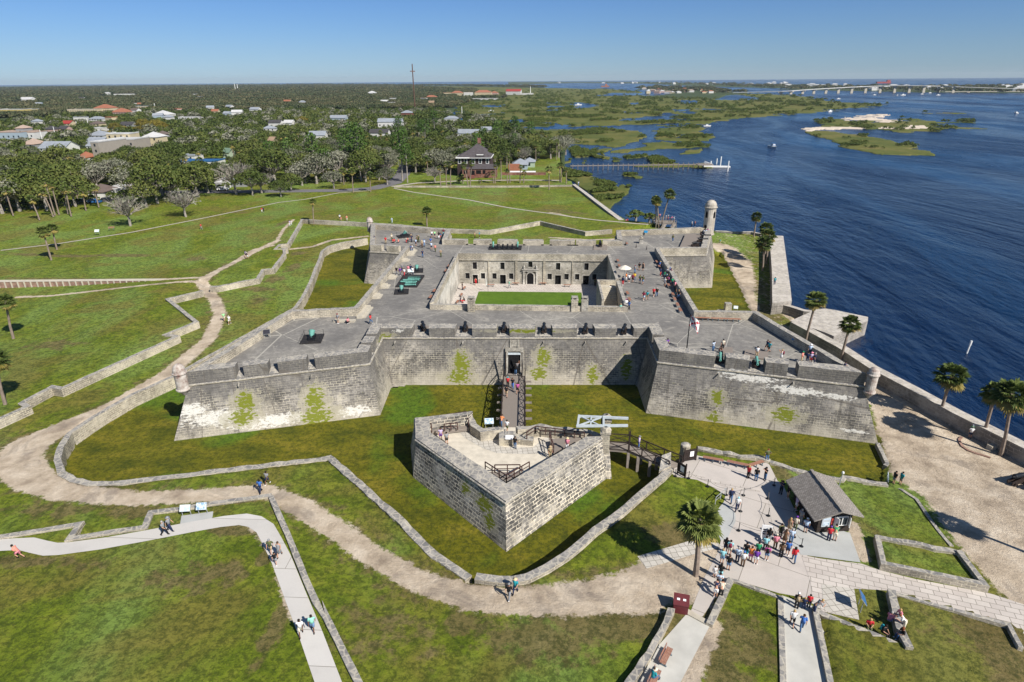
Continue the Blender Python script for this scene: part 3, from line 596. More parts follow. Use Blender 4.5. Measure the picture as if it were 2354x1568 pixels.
# deck
CY=dict(x0=-15.6,x1=16.6,y0=-16.9,y1=14.8); CO=[(-16.15,-17.5),(17.2,-17.5),(17.2,15.4),(-16.15,15.4)]
b=MB(); b.poly(INP,ZD,holes=[CO[::-1]]); b.build('roof_deck',MAT['deck'],fort)
# courtyard parapet
CI=[(CY['x0'],CY['y0']),(CY['x1'],CY['y0']),(CY['x1'],CY['y1']),(CY['x0'],CY['y1'])]
stairx0=13.2; SY0,SY1=-13.6,-2.6
b=MB()
def pp(a,c,d,e,z0,z1): b.prism([a,c,d,e],[a,c,d,e],z0,z1,bottom=False)
for k in range(4):
    m=(k+1)%4
    if k==1: # east side: opening at the stair head
        b.prism([CO[1],(17.2,SY1-1.1),(16.6,SY1-1.1),CI[1]],[CO[1],(17.2,SY1-1.1),(16.6,SY1-1.1),CI[1]],ZD-.05,8.6); b.prism([(17.2,SY1+.3),CO[2],CI[2],(16.6,SY1+.3)],[(17.2,SY1+.3),CO[2],CI[2],(16.6,SY1+.3)],ZD-.05,8.6)
    else:
        zt=8.4 if k==0 else 8.7; n=9
        for q in range(n):
            a_,c_=lerp(CO[k],CO[m],q/n),lerp(CO[k],CO[m],(q+1)/n-.0006); d_,e_=lerp(CI[k],CI[m],(q+1)/n-.0006),lerp(CI[k],CI[m],q/n); pp(a_,c_,d_,e_,ZD-.05,zt+rnd.uniform(-.03,.03))
b.build('courtyard_parapet',STN,fort)
def facade(name,p0,p1,z0,z1,ops,mat,parent,depth=.45,back=None,th=0):
    """wall face from p0 to p1 (outward normal to the right of p0->p1) with recessed openings (t0,t1,za,zb) in metres along"""
    L=math.hypot(p1[0]-p0[0],p1[1]-p0[1]); ux,uy=(p1[0]-p0[0])/L,(p1[1]-p0[1])/L; nx,ny=uy,-ux
    us=sorted({0,L}|{o[0] for o in ops}|{o[1] for o in ops}); zs=sorted({z0,z1}|{o[2] for o in ops}|{o[3] for o in ops}); b=MB(); bk=MB()
    P=lambda u,z,d=0:(p0[0]+ux*u-nx*d,p0[1]+uy*u-ny*d,z)
    for a,c in zip(us[:-1],us[1:]):
        for e,f in zip(zs[:-1],zs[1:]):
            m=((a+c)/2,(e+f)/2)
            if any(o[0]<m[0]<o[1] and o[2]<m[1]<o[3] for o in ops): continue
            b.add([P(a,e),P(c,e),P(c,f),P(a,f)],[(0,1,2,3)])
    for o in ops:
        a,c,e,f=o[:4]; b.add([P(a,e),P(c,e),P(c,f),P(a,f),P(a,e,depth),P(c,e,depth),P(c,f,depth),P(a,f,depth)],[(0,4,7,3),(1,2,6,5),(3,7,6,2),(0,1,5,4)])
    w=b.build(name,mat,parent); return w,P
def wlist(lst): return [(x-CY['x0']-w/2,x-CY['x0']+w/2,za,zb) for x,w,za,zb in lst]
north=[(-12.14,.95,5.15,6.75),(-6.08,.95,5.15,6.75),(.03,.95,5.7,6.95),(6.06,.95,5.15,6.75),(12.17,.95,5.15,6.75),
 (-13.82,.95,2.95,4.3),(-10.39,.95,2.95,4.3),(-7.86,.95,2.95,4.3),(-4.17,.95,2.95,4.3),(4.25,.95,2.95,4.3),(7.93,.95,2.95,4.3),(10.25,.95,2.95,4.3),(14.0,.95,2.95,4.3),
 (-12.1,1.15,ZF,3.9),(-6.0,1.3,ZF,3.95),(.03,1.75,ZF,4.55),(6.09,1.3,ZF,3.95),(12.17,1.3,ZF,3.95)]
ops=wlist(north)
w_,P=facade('courtyard_wall',(CY['x0'],CY['y1']),(CY['x1'],CY['y1']),ZF-.1,ZD-.05,ops,MAT['plaster'],fort)
for k,o in enumerate(ops):
    a,c,e,f=o
    if k==15: continue
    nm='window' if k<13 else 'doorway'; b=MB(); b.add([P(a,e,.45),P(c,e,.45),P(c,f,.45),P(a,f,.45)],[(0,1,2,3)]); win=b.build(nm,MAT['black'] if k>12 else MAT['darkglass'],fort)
    b=MB(); t=.13
    for (x0,x1,za,zb) in ((a-t,a,e-.0,f+t),(c,c+t,e,f+t),(a,c,f,f+t))+(((a-t,c+t,e-t,e),) if k<13 else ()):
        q=[P(x0,0,-.05)[:2],P(x1,0,-.05)[:2],P(x1,0,.0)[:2],P(x0,0,.0)[:2]]; b.prism(q,q,za,zb)
    b.build('frame',MAT['plaster_pale'],win)
    if k<13:
        b=MB()
        for q in range(1,5):
            u=a+(c-a)*q/5; b.box((*P(u,0,.3)[:2],(e+f)/2),(.04,.04,f-e))
        b.build('bars',MAT['darkwood'],win)
# arch door with portal
b=MB(); xs=[.03+ .72*math.cos(math.pi*k/10) for k in range(11)]; zs=[3.75+.72*math.sin(math.pi*k/10) for k in range(11)]
Yf=CY['y1']-.03
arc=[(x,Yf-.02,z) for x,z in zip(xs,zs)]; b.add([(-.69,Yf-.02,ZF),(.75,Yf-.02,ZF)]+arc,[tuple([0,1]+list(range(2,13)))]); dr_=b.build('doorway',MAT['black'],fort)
b=MB(); out=[(.03+1.0*math.cos(math.pi*k/10),3.75+.95*math.sin(math.pi*k/10)) for k in range(11)]
for k in range(10):
    q=[(xs[k],zs[k]),(out[k][0],out[k][1]),(out[k+1][0],out[k+1][1]),(xs[k+1],zs[k+1])]; b.add([(x,Yf-.14,z) for x,z in q]+[(x,Yf,z) for x,z in q],[(0,1,2,3),(0,3,7,4),(1,5,6,2)])
for sx in (-1,1):
    b.box((.03+sx*.86,Yf-.08,(ZF+3.75)/2),(.28,.16,3.75-ZF)); b.box((.03+sx*1.42,Yf-.13,(ZF+4.75)/2),(.34,.26,4.75-ZF)); b.box((.03+sx*1.42,Yf-.16,ZF+.2),(.46,.34,.4)); b.box((.03+sx*1.42,Yf-.16,4.72),(.46,.34,.16))
b.box((.03,Yf-.14,5.0),(3.3,.28,.36)); b.box((.03,Yf-.22,5.27),(3.7,.44,.16))
for sx in (-1,1): b.lathe((.03+sx*1.35,Yf-.22,5.36),[(.2,0),(.2,.12),(.1,.2),(.24,.42),(.18,.62),(.05,.8),(.09,.9),(.0,1.0)],8)
b.build('portal',MAT['plaster_pale'],fort)
# pilasters and string course
b=MB()
for x in (-9.12,-3.05,3.05,9.12): b.box((x,Yf-.08,(ZF+7.2)/2),(.16 if abs(x)>5 else .5,.15,7.2-ZF))
b.box(((CY['x0']+CY['x1'])/2,Yf-.1,7.28),(CY['x1']-CY['x0']-.02,.24,.2)); b.build('string_course',MAT['stone'],fort)
# west, east, south courtyard walls
ow=[(6.5,7.4,3.0,4.3),(9.5,10.7,ZF,3.9),(14,15,3.0,4.3),(4,4.9,5.2,6.7),(20,21,5.2,6.7),(26,27.2,ZF,3.9)]
wv,Pw=facade('courtyard_wall',(CY['x0'],CY['y0']),(CY['x0'],CY['y1']),ZF-.1,ZD-.05,ow,MAT['plaster_pale'],fort)
for o in ow:
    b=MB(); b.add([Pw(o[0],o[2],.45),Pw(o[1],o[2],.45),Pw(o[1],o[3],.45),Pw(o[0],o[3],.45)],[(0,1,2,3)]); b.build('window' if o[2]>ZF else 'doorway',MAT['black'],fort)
oe=[(1.3,2.3,5.2,6.7),(1.3,2.6,ZF,3.9),(5,5.9,2.9,4.2),(8,9.2,ZF,3.9)]
we,Pe=facade('courtyard_wall',(CY['x1'],CY['y1']),(CY['x1'],CY['y0']),ZF-.1,ZD-.05,oe,MAT['plaster'],fort)
for o in oe:
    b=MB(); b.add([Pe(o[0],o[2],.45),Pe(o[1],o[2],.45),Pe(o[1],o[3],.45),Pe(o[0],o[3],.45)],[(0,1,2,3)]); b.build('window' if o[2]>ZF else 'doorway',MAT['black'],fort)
facade('courtyard_wall',(CY['x1'],CY['y0']),(CY['x0'],CY['y0']),ZF-.1,ZD-.05,[(14,16.2,ZF,4.6)],MAT['plaster'],fort)
b=MB(); b.poly([(-17,-18),(18,-18),(18,16),(-17,16)],ZF); tag(b.build('courtyard_pavement',MAT['paver']),kind='structure')
b=MB(); b.poly([(-10.9,-8),(11.0,-8),(11.0,9.3),(-10.8,9.2)],ZF+.03); tag(b.build('courtyard_lawn',MAT['lawn'] if 'lawn' in MAT else MAT['ground']),kind='structure')
# stair in the south-east corner of the courtyard
st=MB(); n=24
for k in range(n):
    y=SY0+(SY1-SY0-1.4)*k/n; h=ZF+(ZD-ZF)*(k+1)/n; st.box((stairx0+.35+1.5,y+(SY1-SY0)/n/2,(h+ZF)/2-.0),(3.0,(SY1-SY0-1.4)/n,h-ZF),m=0)
st.box((stairx0+1.85,SY1-.75,(ZD+ZF)/2-.01),(3.0,1.5,ZD-ZF)); st.build('stair',MAT['cream'],fort)
b=MB(); b.box((stairx0+.15,(SY0+SY1)/2,(ZF+ZD)/2+.45),(.4,SY1-SY0+.02,ZD-ZF+.9)); b.box((stairx0+1.85,SY1+.15,(ZF+ZD)/2+.45),(3.8,.3,ZD-ZF+.9)); b.build('stair_wall',STN,fort)
# chimneys
for cx,cy,w in ((-9.0,-17.95,1.15),(8.3,-17.2,1.1),(10.0,-17.15,1.1)):
    b=MB(); b.box((cx,cy,ZD+1.0),(w,w,2.0)); b.box((cx,cy,ZD+2.06),(w+.12,w+.12,.14)); 
    for q in(-1,1): b.box((cx+q*.35,cy,ZD+2.28),(.18,w*.8,.3))
    b.box((cx,cy,ZD+2.47),(w*.95,w*.95,.09)); b.build('chimney',MAT['plaster'] if cx>9 else STN,fort)
# gate in the south curtain
gx0,gx1=-2.15,-.25; n1=(-29.3-.0); 
def curt_y(x,z): # y of the curtain face at height z
    t=(x+21.45)/40.48; yb=-31.15+(1.61)*t; yc=-29.32+1.61*t; return yb+(yc-yb)*max(0,z)/ZC
def curt_box(b,x0,x1,z0,z1,proud,m=0):
    vs=[]
    for z in(z0,z1):
        for x,pz in ((x0,1),(x1,1),(x1,0),(x0,0)): vs.append((x,curt_y(x,z)-(proud if pz else -.02),z))
    b.add(vs,[(0,1,5,4),(1,2,6,5),(2,3,7,6),(3,0,4,7),(4,5,6,7),(3,2,1,0)],m)
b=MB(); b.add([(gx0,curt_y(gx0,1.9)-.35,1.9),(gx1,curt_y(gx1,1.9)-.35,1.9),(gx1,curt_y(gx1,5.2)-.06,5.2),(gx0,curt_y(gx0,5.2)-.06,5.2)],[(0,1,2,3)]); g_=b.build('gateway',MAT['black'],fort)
b=MB(); curt_box(b,gx0-.42,gx0,1.5,5.25,.42); curt_box(b,gx1,gx1+.42,1.5,5.25,.42); curt_box(b,gx0-.42,gx1+.42,5.25,5.7,.42)
curt_box(b,gx0+.25,gx0+.5,5.75,6.9,.22); curt_box(b,gx1-.5,gx1-.25,5.75,6.9,.22); curt_box(b,gx0+.52,gx1-.52,5.85,6.8,.1); b.build('gate_surround',MAT['plaster'],fort)
b=MB(); curt_box(b,gx0,gx1,4.75,4.98,.40); b.build('lintel_beam',MAT['palewood'],g_)
# rain spouts
b=MB()
for fr,x,y,i in (('J',180,345,19),('J',757,340,19),('J',1440,340,19),('J',1795,345,19),('J',2140,340,19),('H',735,760,1),('H',1315,830,1),('I',770,690,17),('I',1380,625,17)):
    q=at(fr,x,y,6.5); a,c=CORD[i],CORD[(i+1)%20]; d=Vector((c[0]-a[0],c[1]-a[1])).normalized(); t=(q[0]-a[0])*d.x+(q[1]-a[1])*d.y; p=(a[0]+d.x*t,a[1]+d.y*t); nx,ny=d.y,-d.x
    b=MB(); b.tube((p[0]-nx*.1,p[1]-ny*.1,6.62),(p[0]+nx*.75,p[1]+ny*.75,6.5),.1,.09,6); b.build('rain_spout',MAT['plaster'],fort)
# sentry boxes
def sentry(c,r,zb,zk,zt,mat,name='sentry_box'):
    b=MB(); b.lathe((c[0],c[1],0),[(.05,zb-.9),(r*.55,zb-.45),(r*.95,zb-.1),(r*1.12,zb),(r*1.12,zb+.14),(r*.96,zb+.2),(r*.96,zk-.12),(r*1.16,zk),(r*1.16,zk+.14),(r*1.0,zk+.2),(r*.97,zk+.2+(zt-zk-.2)*.35),(r*.75,zk+.2+(zt-zk-.2)*.72),(r*.4,zk+.2+(zt-zk-.2)*.94),(.03,zt)],18,0)
    return b.build(name,mat,fort)
t=NT('sentry_plaster'); P_=t.pos(); c=t.cramp(t.noise(P_,1.2,5,.7),[(.35,(.22,.14,.12)),(.5,(.42,.37,.33)),(.7,(.6,.56,.52))]); t.col(c); MAT['sentry']=t.m
t=NT('watchtower_plaster'); P_=t.pos(); c=t.cramp(t.noise(t.mapping(P_,(1,1,.4)),.9,5,.7),[(.3,(.26,.23,.19)),(.55,(.44,.40,.34)),(.75,(.62,.58,.52))]); t.col(c); t.bump(t.noise(P_,3,3),.3,.05); MAT['tower']=t.m
for c,r,zb,zk,zt in (((-43.35,-46.4),.78,6.7,9.0,10.35),((44.75,-43.1),.66,6.5,8.95,10.0),((-43.2,44.6),.8,6.7,9.1,10.35)): sentry(c,r,zb,zk,zt,MAT['sentry'])
tw=sentry((44.2,41.7),1.42,7.0,13.75,15.6,MAT['tower'],'watchtower')
for ang in (-140,-55,30):
    b=MB(); a=R(ang); d=Vector((math.cos(a),math.sin(a),0)); s_=Vector((-d.y,d.x,0)); c=Vector((44.2,41.7,0))+d*1.38
    pts=[]; 
    for u,z in ((-.3,11.3),(.3,11.3),(.3,12.5),(.18,12.85),(0,12.95),(-.18,12.85),(-.3,12.5)): pts.append(c+s_*u+Vector((0,0,z))+d*.02)
    b.add(pts,[tuple(range(7))]); b.build('window',MAT['black'],tw)
b=MB(); d=Vector((-.75,-.66,0)); s_=Vector((-d.y,d.x,0)); c=Vector((44.2,41.7,0))+d*1.40; pts=[c+s_*u+Vector((0,0,z)) for u,z in ((-.35,ZD),(.35,ZD),(.35,9.3),(0,9.6),(-.35,9.3))]; b.add(pts,[(0,1,2,3,4)]); b.build('doorway',MAT['black'],tw)
# banquette steps along the west parapet and gun platforms
b=MB()
for fr,x,y,l in (('F',680,555,5.),('F',600,635,1.6),('F',450,815,2.2),('F',370,910,2.2),('F',270,1015,2.4),('F',110,1180,5.5)):
    b=MB(); q=at(fr,x,y,ZD); xx=-27.45+ (.0); b.box((xx+.45,q[1],ZD+.2),(.9,l,.4)); b.box((xx+1.15,q[1],ZD+.1),(.5,l*.9,.2)); b.build('banquette_step',MAT['cream'],fort)
b=MB(); q=at('E',2130,1255,ZD); b.box((-29.0,-23.6,ZD+.14),(3.4,.9,.28)); b.build('banquette_step',MAT['cream'],fort)
b=MB(); q=[at('G',1415,640,ZD),at('G',1600,645,ZD),at('G',1600,785,ZD),at('G',1350,785,ZD)]; b.prism(q[::-1],q[::-1],ZD,ZD+.55); b.build('gun_deck',MAT['boards'],fort)
# ---------------- walls round the moat and the glacis -----------------
GRP='low stone walls round the moat and lawns'
wall('moat_wall',CS_A[:19],-.75,-.2,1.88,STN,'curved pale stone retaining wall along the left side of the moat','wall',jit=.05,step=1.2)
wall('moat_wall',CS_A[18:],-.85,-.2,1.92,STN,'ragged topped low stone wall along the moat in front of the left bastion','wall',jit=.09,step=.9)
wall('moat_wall',CS_B,-.85,-.2,2.25,STN,'smooth curved stone wall edging the moat below the triangular outwork','wall',jit=.03,step=1.2)
wall('moat_wall',CS_C[:5],-.7,-.2,2.1,STN,'broken stone wall behind the three benches at the end of the footbridge','wall',jit=.16,step=.8)
_cz=[float(ground_h(np.array([p[0]-.3]),np.array([p[1]-2.2]))[0])+.14 for p in CS_C[4:]]
wall('moat_wall',CS_C[4:],-.6,-.2,_cz,STN,'line of flat kerb stones edging the moat behind the ticket hut','wall',jit=.06,step=1.0)
wall('moat_kerb',CS_D,.45,-.2,.62,STN,'short pale stone kerb closing the right end of the moat','kerb',jit=.03)
wall('glacis_wall',GL_N,.7,1.3,GZ,STN,'zigzag low stone wall crossing the far lawn behind the fort','wall',jit=.04,step=1.5)
wall('glacis_wall',GL_W1,.7,1.3,GZ,STN,'long pale stone wall from the back corner down to the small stone steps','wall',jit=.04,step=1.5)
wall('glacis_wall',GL_W2,.75,1.3,GZ,STN,'zigzag pale stone wall between the sand path and the left lawn above the fork','wall',jit=.04,step=1.2)
wall('glacis_wall',GL_W3,.75,1.3,GZ,STN,'longest zigzag pale stone wall running to the left edge below the fork of the path','wall',jit=.04,step=1.2)
wall('lawn_wall',FR_N,-.6,1.3,FR_Z,STN,'low stepped stone wall beside the concrete walk and the two white signs','wall',jit=.03,step=1.2)
wall('lawn_wall',FR_E,-.55,1.6,FR_Z+.05,STN,'straight low block wall running down beside the concrete walk','wall',jit=.03,step=1.6)
# steps in the redan
b=MB(); q=at('E',1370,500,2.2)
for k in range(4): b.box((q[0]+.5*k,q[1]-.25*k,2.2+.0),(1.6-.2*k,.5,.9-.2*k),rz=.4)
tag(b.build('stone_steps',STN),'small flight of stone steps set in the corner of the left glacis wall','steps')
# sea wall
so_=ats('N',[(400,75),(560,345),(700,420),(860,500),(1090,625),(1320,745),(1520,845),(1700,930),(1960,1072)],2.4)
si=SEA
b=MB(); ring=si+[so_[k] for k in range(len(so_)-1,-1,-1)]
def strip(name,inn,out,zt,zi,zo,mat,label,cat='wall'):
    """solid wall between an inner and an outer line of equal length"""
    n=len(inn); vs=[]
    for i in range(n): vs+=[(*inn[i][:2],zi),(*inn[i][:2],zt),(*out[i][:2],zt-.05),(*out[i][:2],zo)]
    fs=[]
    for i in range(n-1): a=4*i;c=a+4; fs+=[(a,c,c+1,a+1),(a+1,c+1,c+2,a+2),(a+2,c+2,c+3,a+3)]
    fs+=[(0,1,2,3),(4*n-1,4*n-2,4*n-3,4*n-4)]; b=MB(); b.add(vs,fs); return tag(b.build(name,mat),label,cat)
def perp(line,w): return offset_poly(line,w,False)
e=SEA[-1]; dx,dy=SEA[-1][0]-SEA[-2][0],SEA[-1][1]-SEA[-2][1]; L=math.hypot(dx,dy); SEA2=SEA+[(e[0]+dx/L*40,e[1]+dy/L*40)]
sd=densify([(p[0],p[1]) for p in SEA2],2.5); sw=perp(sd,1.75)
strip('sea_wall',sd,sw,2.4,-.3,-1.5,MAT['seawall'],'long grey sea wall with a pale flat top running along the water on the right')
# quay
q=ats('N',[(130,165),(330,75),(400,68),(480,80),(738,135),(736,165),(470,285),(400,255)],2.35)
b=MB(); b.prism(q,q,-1.5,2.35); 
if sum((q[i][0]*q[(i+1)%8][1]-q[(i+1)%8][0]*q[i][1]) for i in range(8))<0: q=q[::-1]
b=MB(); b.prism(q,q,-1.5,2.36); tag(b.build('stone_quay',MAT['seawall']),'pointed pale stone quay jutting into the water beside the sea wall','quay')
# water battery wall north of it
inn=ats('G',[(2310,735),(2320,1000),(2325,1340)],2.9); out=[at('H',1283,0,2.9),at('H',1300,120,2.9),at('H',1308,205,2.9)]; out[0]=at('D',1800,542,2.9)
inn[0]=at('D',1768,541,2.9)
tag(strip('sea_wall',inn,out,2.9,-.3,-1.5,MAT['seawall'],'broad pale topped sea wall standing beside the sandy yard east of the fort'))
inn=ats('H',[(1148,215),(1290,250),(1400,285),(1560,300)],2.2); 
strip('sea_wall',[(p[0],p[1]) for p in inn],perp([(p[0],p[1]) for p in inn],1.2),2.2,-.3,-1.5,MAT['seawall'],'short rough rubble sea wall between the broad wall and the quay')
# north east wall by the watchtower
p=ats('G',[(1730,590),(1900,600),(2100,600),(2200,620)],1.9); wall('sea_wall',[(a[0],a[1]) for a in p],.8,-.5,2.0,MAT['seawall'],'grey sea wall crossing behind the tall round watchtower','wall',jit=.05,step=1.5)
p=[at('D',1640,531,1.9),at('D',1490,518,2.0)]
# north sea wall
p=[at('D',1446,517,2.4),at('D',1322,427,2.4),at('D',1318,424,2.4)]
inn=[at('D',1436,517,2.5),at('D',1315,424,2.5)]; out=[at('D',1447,515,2.5),at('D',1322,423,2.5)]
strip('sea_wall',inn,out,2.5,.8,-1,MAT['seawall'],'straight grey sea wall beside the far green lawn and the marsh')
p=[at('D',1315,426,2.4),at('D',1180,428,2.4),at('D',1040,428,2.4),at('D',905,428,2.4)]; wall('boundary_wall',p,-.5,1.2,2.5,STN,'long grey boundary wall at the back of the far lawn before the brick house','wall')
# walls in front right
GR_='planter'
inner=ats('M',[(1225,430),(1265,632),(2068,800),(1888,560)],2.55)
def ringwall(name,line,w,z0,z1,label,jit=.02): return wall(name,[(p[0],p[1]) for p in line],w,z0,z1,STN,label,'wall',jit=jit,step=1.2)
ol=ats('M',[(1180,412),(1218,640),(1238,655),(2095,830)],2.55); ringwall('planter_wall',ats('M',[(1180,412),(1230,640),(2085,818),(1865,535)],2.55),.5,1.0,2.55,'low stone wall on three sides of the sunken green plot beside the paved path')
ringwall('planter_wall',ats('M',[(1190,410),(1440,460),(1640,510),(1780,525),(1880,560)],2.3),-.55,1.2,2.4,'rough rubble edge along the top of the sunken green plot',.12)
_k=[at('M',*q) for q in ((1230,20),(1400,60),(1520,140),(1610,270),(1700,390),(1800,510))]
_kz=[p[2]+.12 for p in _k]
ringwall('lawn_kerb',_k,-.35,.3,_kz,'curved stone kerb between the sand and the grass behind the ticket hut',.05)
ringwall('wedge_wall',ats('M',[(1283,835),(1345,1130),(1425,1290)],2.5),.6,1.4,2.5,'thick stone wall where a family sits near the lower right',.03)
ringwall('wedge_wall',ats('M',[(720,985),(790,1020),(960,1080),(1020,1115),(1150,1165),(1270,1215),(1420,1288)],2.15),-.5,1.5,2.15,'line of loose stone blocks below the blue sign used as a seat',.1)
ringwall('path_kerb',ats('M',[(1338,858),(1600,935),(1850,1000),(2250,1108),(2352,1300)],2.3),-.35,1.4,2.3,'grey kerb along the lower edge of the wide paved path',.02)
ringwall('ramp_wall',ats('M',[(422,885),(440,1568),(445,1750)],1.95),.45,-.5,1.95,'straight grey wall on the left of the sunken concrete ramp',.01)
ringwall('ramp_wall',ats('M',[(735,985),(860,1568),(900,1800)],2.1),-.45,-.5,2.15,'tall grey wall casting a shadow on the right of the sunken concrete ramp',.01)
ringwall('lawn_edge',ats('M',[(20,745),(100,765),(250,820),(430,882)],2.0),-.35,1.2,2.0,'stone block edging at the top of the triangular lawn beside the ramp',.06)
ringwall('ramp_wall',ats('P',[(890,660),(700,1050)],2.15),.55,.6,2.15,'short stone wall on the right of the small ramp where visitors lean',.04)
ringwall('bench_wall',ats('P',[(430,950),(330,1160),(240,1330),(80,1568),(0,1690)],2.35),-.55,.6,2.4,'rough stone wall behind the two benches at the bottom',.1)
# timber revetment on the left
A0=at('Y',-60,130,1.8); A1=at('Y',1890,70,1.8); rev=empty('timber_revetment',(A0[0],A0[1],1.8),0,'long reddish timber plank retaining wall with pale posts on the left','retaining wall')
fa=(0,0); L=math.hypot(A1[0]-A0[0],A1[1]-A0[1]); ang=math.atan2(A1[1]-A0[1],A1[0]-A0[0]); 
b=MB(); n=32; ht=lambda t:1.45*(1-t)+.45*t
for k in range(5): 
    b.add([(0,.0,ht(0)*k/5+.02),(L,0,ht(1)*k/5+.02),(L,-.0,ht(1)*(k+1)/5-.04),(0,0,ht(0)*(k+1)/5-.04),(0,.12,ht(0)*k/5+.02),(L,.12,ht(1)*k/5+.02),(L,.12,ht(1)*(k+1)/5-.04),(0,.12,ht(0)*(k+1)/5-.04)],[(0,1,2,3),(3,2,6,7),(0,4,5,1)])
pl=b.build('planks',MAT['plankred'],rev); 
b=MB(); b.add([(0,-.1,ht(0)+.0),(L,-.1,ht(1)+.0),(L,1.2,ht(1)+.1),(0,1.2,ht(0)+.1)],[(0,1,2,3)]); b.build('cap',MAT['cream'],rev)
for k in range(n+1):
    t=k/n; b=MB(); b.box((L*t,-.12,ht(t)/2),(.22,.2,ht(t)-.02)); b.build('post',MAT['cream'],rev)
rev.rotation_euler=(0,0,ang)
# paved sheets
def sheet(name,fr,pts,mat,z=1.825):
    q=[at(fr,a,b,z) if isinstance(fr,str) else a for a,b in pts]; b=MB(); b.poly(q,z); return tag(b.build(name,mat),kind='structure')
def ribbon(name,pts,w,mat,z=.02,step=2.0,kind='structure'):
    d=densify([(p[0],p[1]) for p in pts],step); W=w if not hasattr(w,'__len__') else None
    l=offset_poly(d,w/2,False); r=offset_poly(d,-w/2,False); vs=[]
    X=np.array([p[0] for p in d]);Y=np.array([p[1] for p in d]); h=ground_h(X,Y)+z
    for i in range(len(d)): vs+=[(*l[i],h[i]),(*r[i],h[i])]
    b=MB(); b.add(vs,[(2*i,2*i+1,2*i+3,2*i+2) for i in range(len(d)-1)]); return tag(b.build(name,mat),kind=kind)
# plaza
sheet('plaza','L',[(700,320),(830,262),(1060,305),(1250,350),(1420,325),(1450,340),(1520,480),(1560,500),(1700,800),(2130,930),(2230,1175),(1790,1110),(1750,1140),(1800,1300),(1850,1498),(1530,1440),(1100,1310),(880,1640),(810,1640),(760,1640),(880,1330),(1010,1090),(1035,990),(1060,660),(1075,600),(960,530),(830,470),(650,445),(600,405)],MAT['plaza'],1.82)
sheet('paved_path','M',[(605,570),(760,600),(1080,640),(1220,690),(1500,760),(2080,870),(2352,960),(2352,1190),(2250,1105),(1850,1000),(1600,935),(1290,850),(1020,835),(1060,1080),(780,1015),(740,985),(690,950),(680,790)],MAT['paver'],1.835)
sheet('paved_patch','M',[(765,800),(1020,835),(1060,1080),(930,1045),(790,1010),(775,900)],MAT['paver2'],1.85)
sheet('hut_forecourt','L',[(1700,800),(2140,925),(2230,1178),(1720,1110),(1600,960),(1640,860)],MAT['greyslab'],1.84)
sheet('stone_slab_path','L',[(320,1125),(760,995),(1010,1010),(1040,1045),(800,1110),(400,1230)],MAT['paver2'],1.825)
ribbon('paver_band',ats('L',[(700,405),(960,485),(1150,530),(1280,548),(1370,560)],1.83),.62,MAT['paver'],.05,1.0)
sheet('plaza_apron','L',[(1060,660),(1110,690),(1160,760),(1160,830),(1130,890),(1090,975),(1035,990),(1000,900),(1010,720)],MAT['greyslab'],1.835)
# ramps
def rampsheet(name,pts,mat):
    X=np.array([p[0] for p in pts]);Y=np.array([p[1] for p in pts]); d=densify(list(pts),1.5)
sheet0=ats('M',[(452,880),(770,985),(905,1640),(470,1640)],1.8)
b=MB(); L0,L1,R0,R1=ats('M',[(452,890)],1.8)[0],ats('M',[(470,1640)],1.2)[0],ats('M',[(730,985)],1.8)[0],ats('M',[(905,1640)],1.2)[0]
vs=[]
for k in range(17):
    t=k/16; a=lerp(L0,L1,t); c=lerp(R0,R1,t); z=lambda p:1.8-1.25*float(sst(np.array((-82-p[1])/14)))+.03; vs+=[(*a,z(a)),(*c,z(c))]
b.add(vs,[(2*i,2*i+2,2*i+3,2*i+1) for i in range(16)]); tag(b.build('sunken_ramp',MAT['walk']),kind='structure')
sheet('lower_walk','P',[(545,965),(690,1030),(735,1075),(480,1568),(380,1760),(-20,1760),(110,1568),(300,1240)],MAT['walk'],1.83)
b=MB(); q=ats('P',[(512,968),(540,935),(720,1040),(690,1065)],1.95); b.prism(q[::-1],q[::-1],1.7,1.95); tag(b.build('concrete_step',MAT['cream']),'pale concrete step at the head of the small ramp','step')
# walk at the left
zl=FR_Z-.22
ribbon('concrete_walk',ats('O',[(-60,650),(60,640),(180,635),(260,655),(340,672),(430,668),(700,632),(1000,578),(1300,520),(1500,485),(1640,470),(1720,485),(1790,530),(1840,620),(1900,740),(2000,1000),(2100,1250),(2180,1470),(2300,1800)],zl),1.75,MAT['sidewalk'],.03,1.2)
sheet('sign_pad','O',[(1215,505),(1225,445),(1440,415),(1432,470)],MAT['greyslab'],zl+.02)
# far paths and road
ribbon('far_path',[at('D',*q,2.4) for q in ((0,571),(130,556),(300,530),(470,497),(640,462),(700,455),(780,440),(850,435))],.9,MAT['palepath'],.04,4)
ribbon('far_path',[at('D',*q,2.2) for q in ((905,431),(950,440),(1080,458),(1180,478),(1240,490),(1300,500),(1380,510),(1450,517),(1490,519))],1.0,MAT['palepath'],.04,4)
# ---------------- triangular outwork (ravelin) -----------------
RV=empty('ravelin',(0,-55,0),0,'triangular stone outwork with a sandy floor standing in the moat in front of the gate','outwork'); RV.location=(0,0,0)
ZR=4.8; ZRF=2.65
ro=ats('K',[(765,88),(405,132),(312,140),(318,300),(1024,795),(1782,287)],ZR)
ri=ats('K',[(733,118),(425,158),(425,158),(438,262),(1030,658),(1655,290)],ZR)
rb=[at('K',765,88,ZR),at('K',405,132,ZR),(-13.7,-48.0),at('K',298,608,0),at('K',1030,1195,0),at('K',1812,622,0)]
rb[0]=(ro[0][0],ro[0][1]+1.2); rb[1]=(ro[1][0]-.3,ro[1][1]+1.2)
b=MB()
for i in range(5):
    b.add([(*rb[i],-.1),(*rb[i+1],-.1),(*ro[i+1],ZR-.35),(*ro[i],ZR-.35)],[(0,1,2,3)])
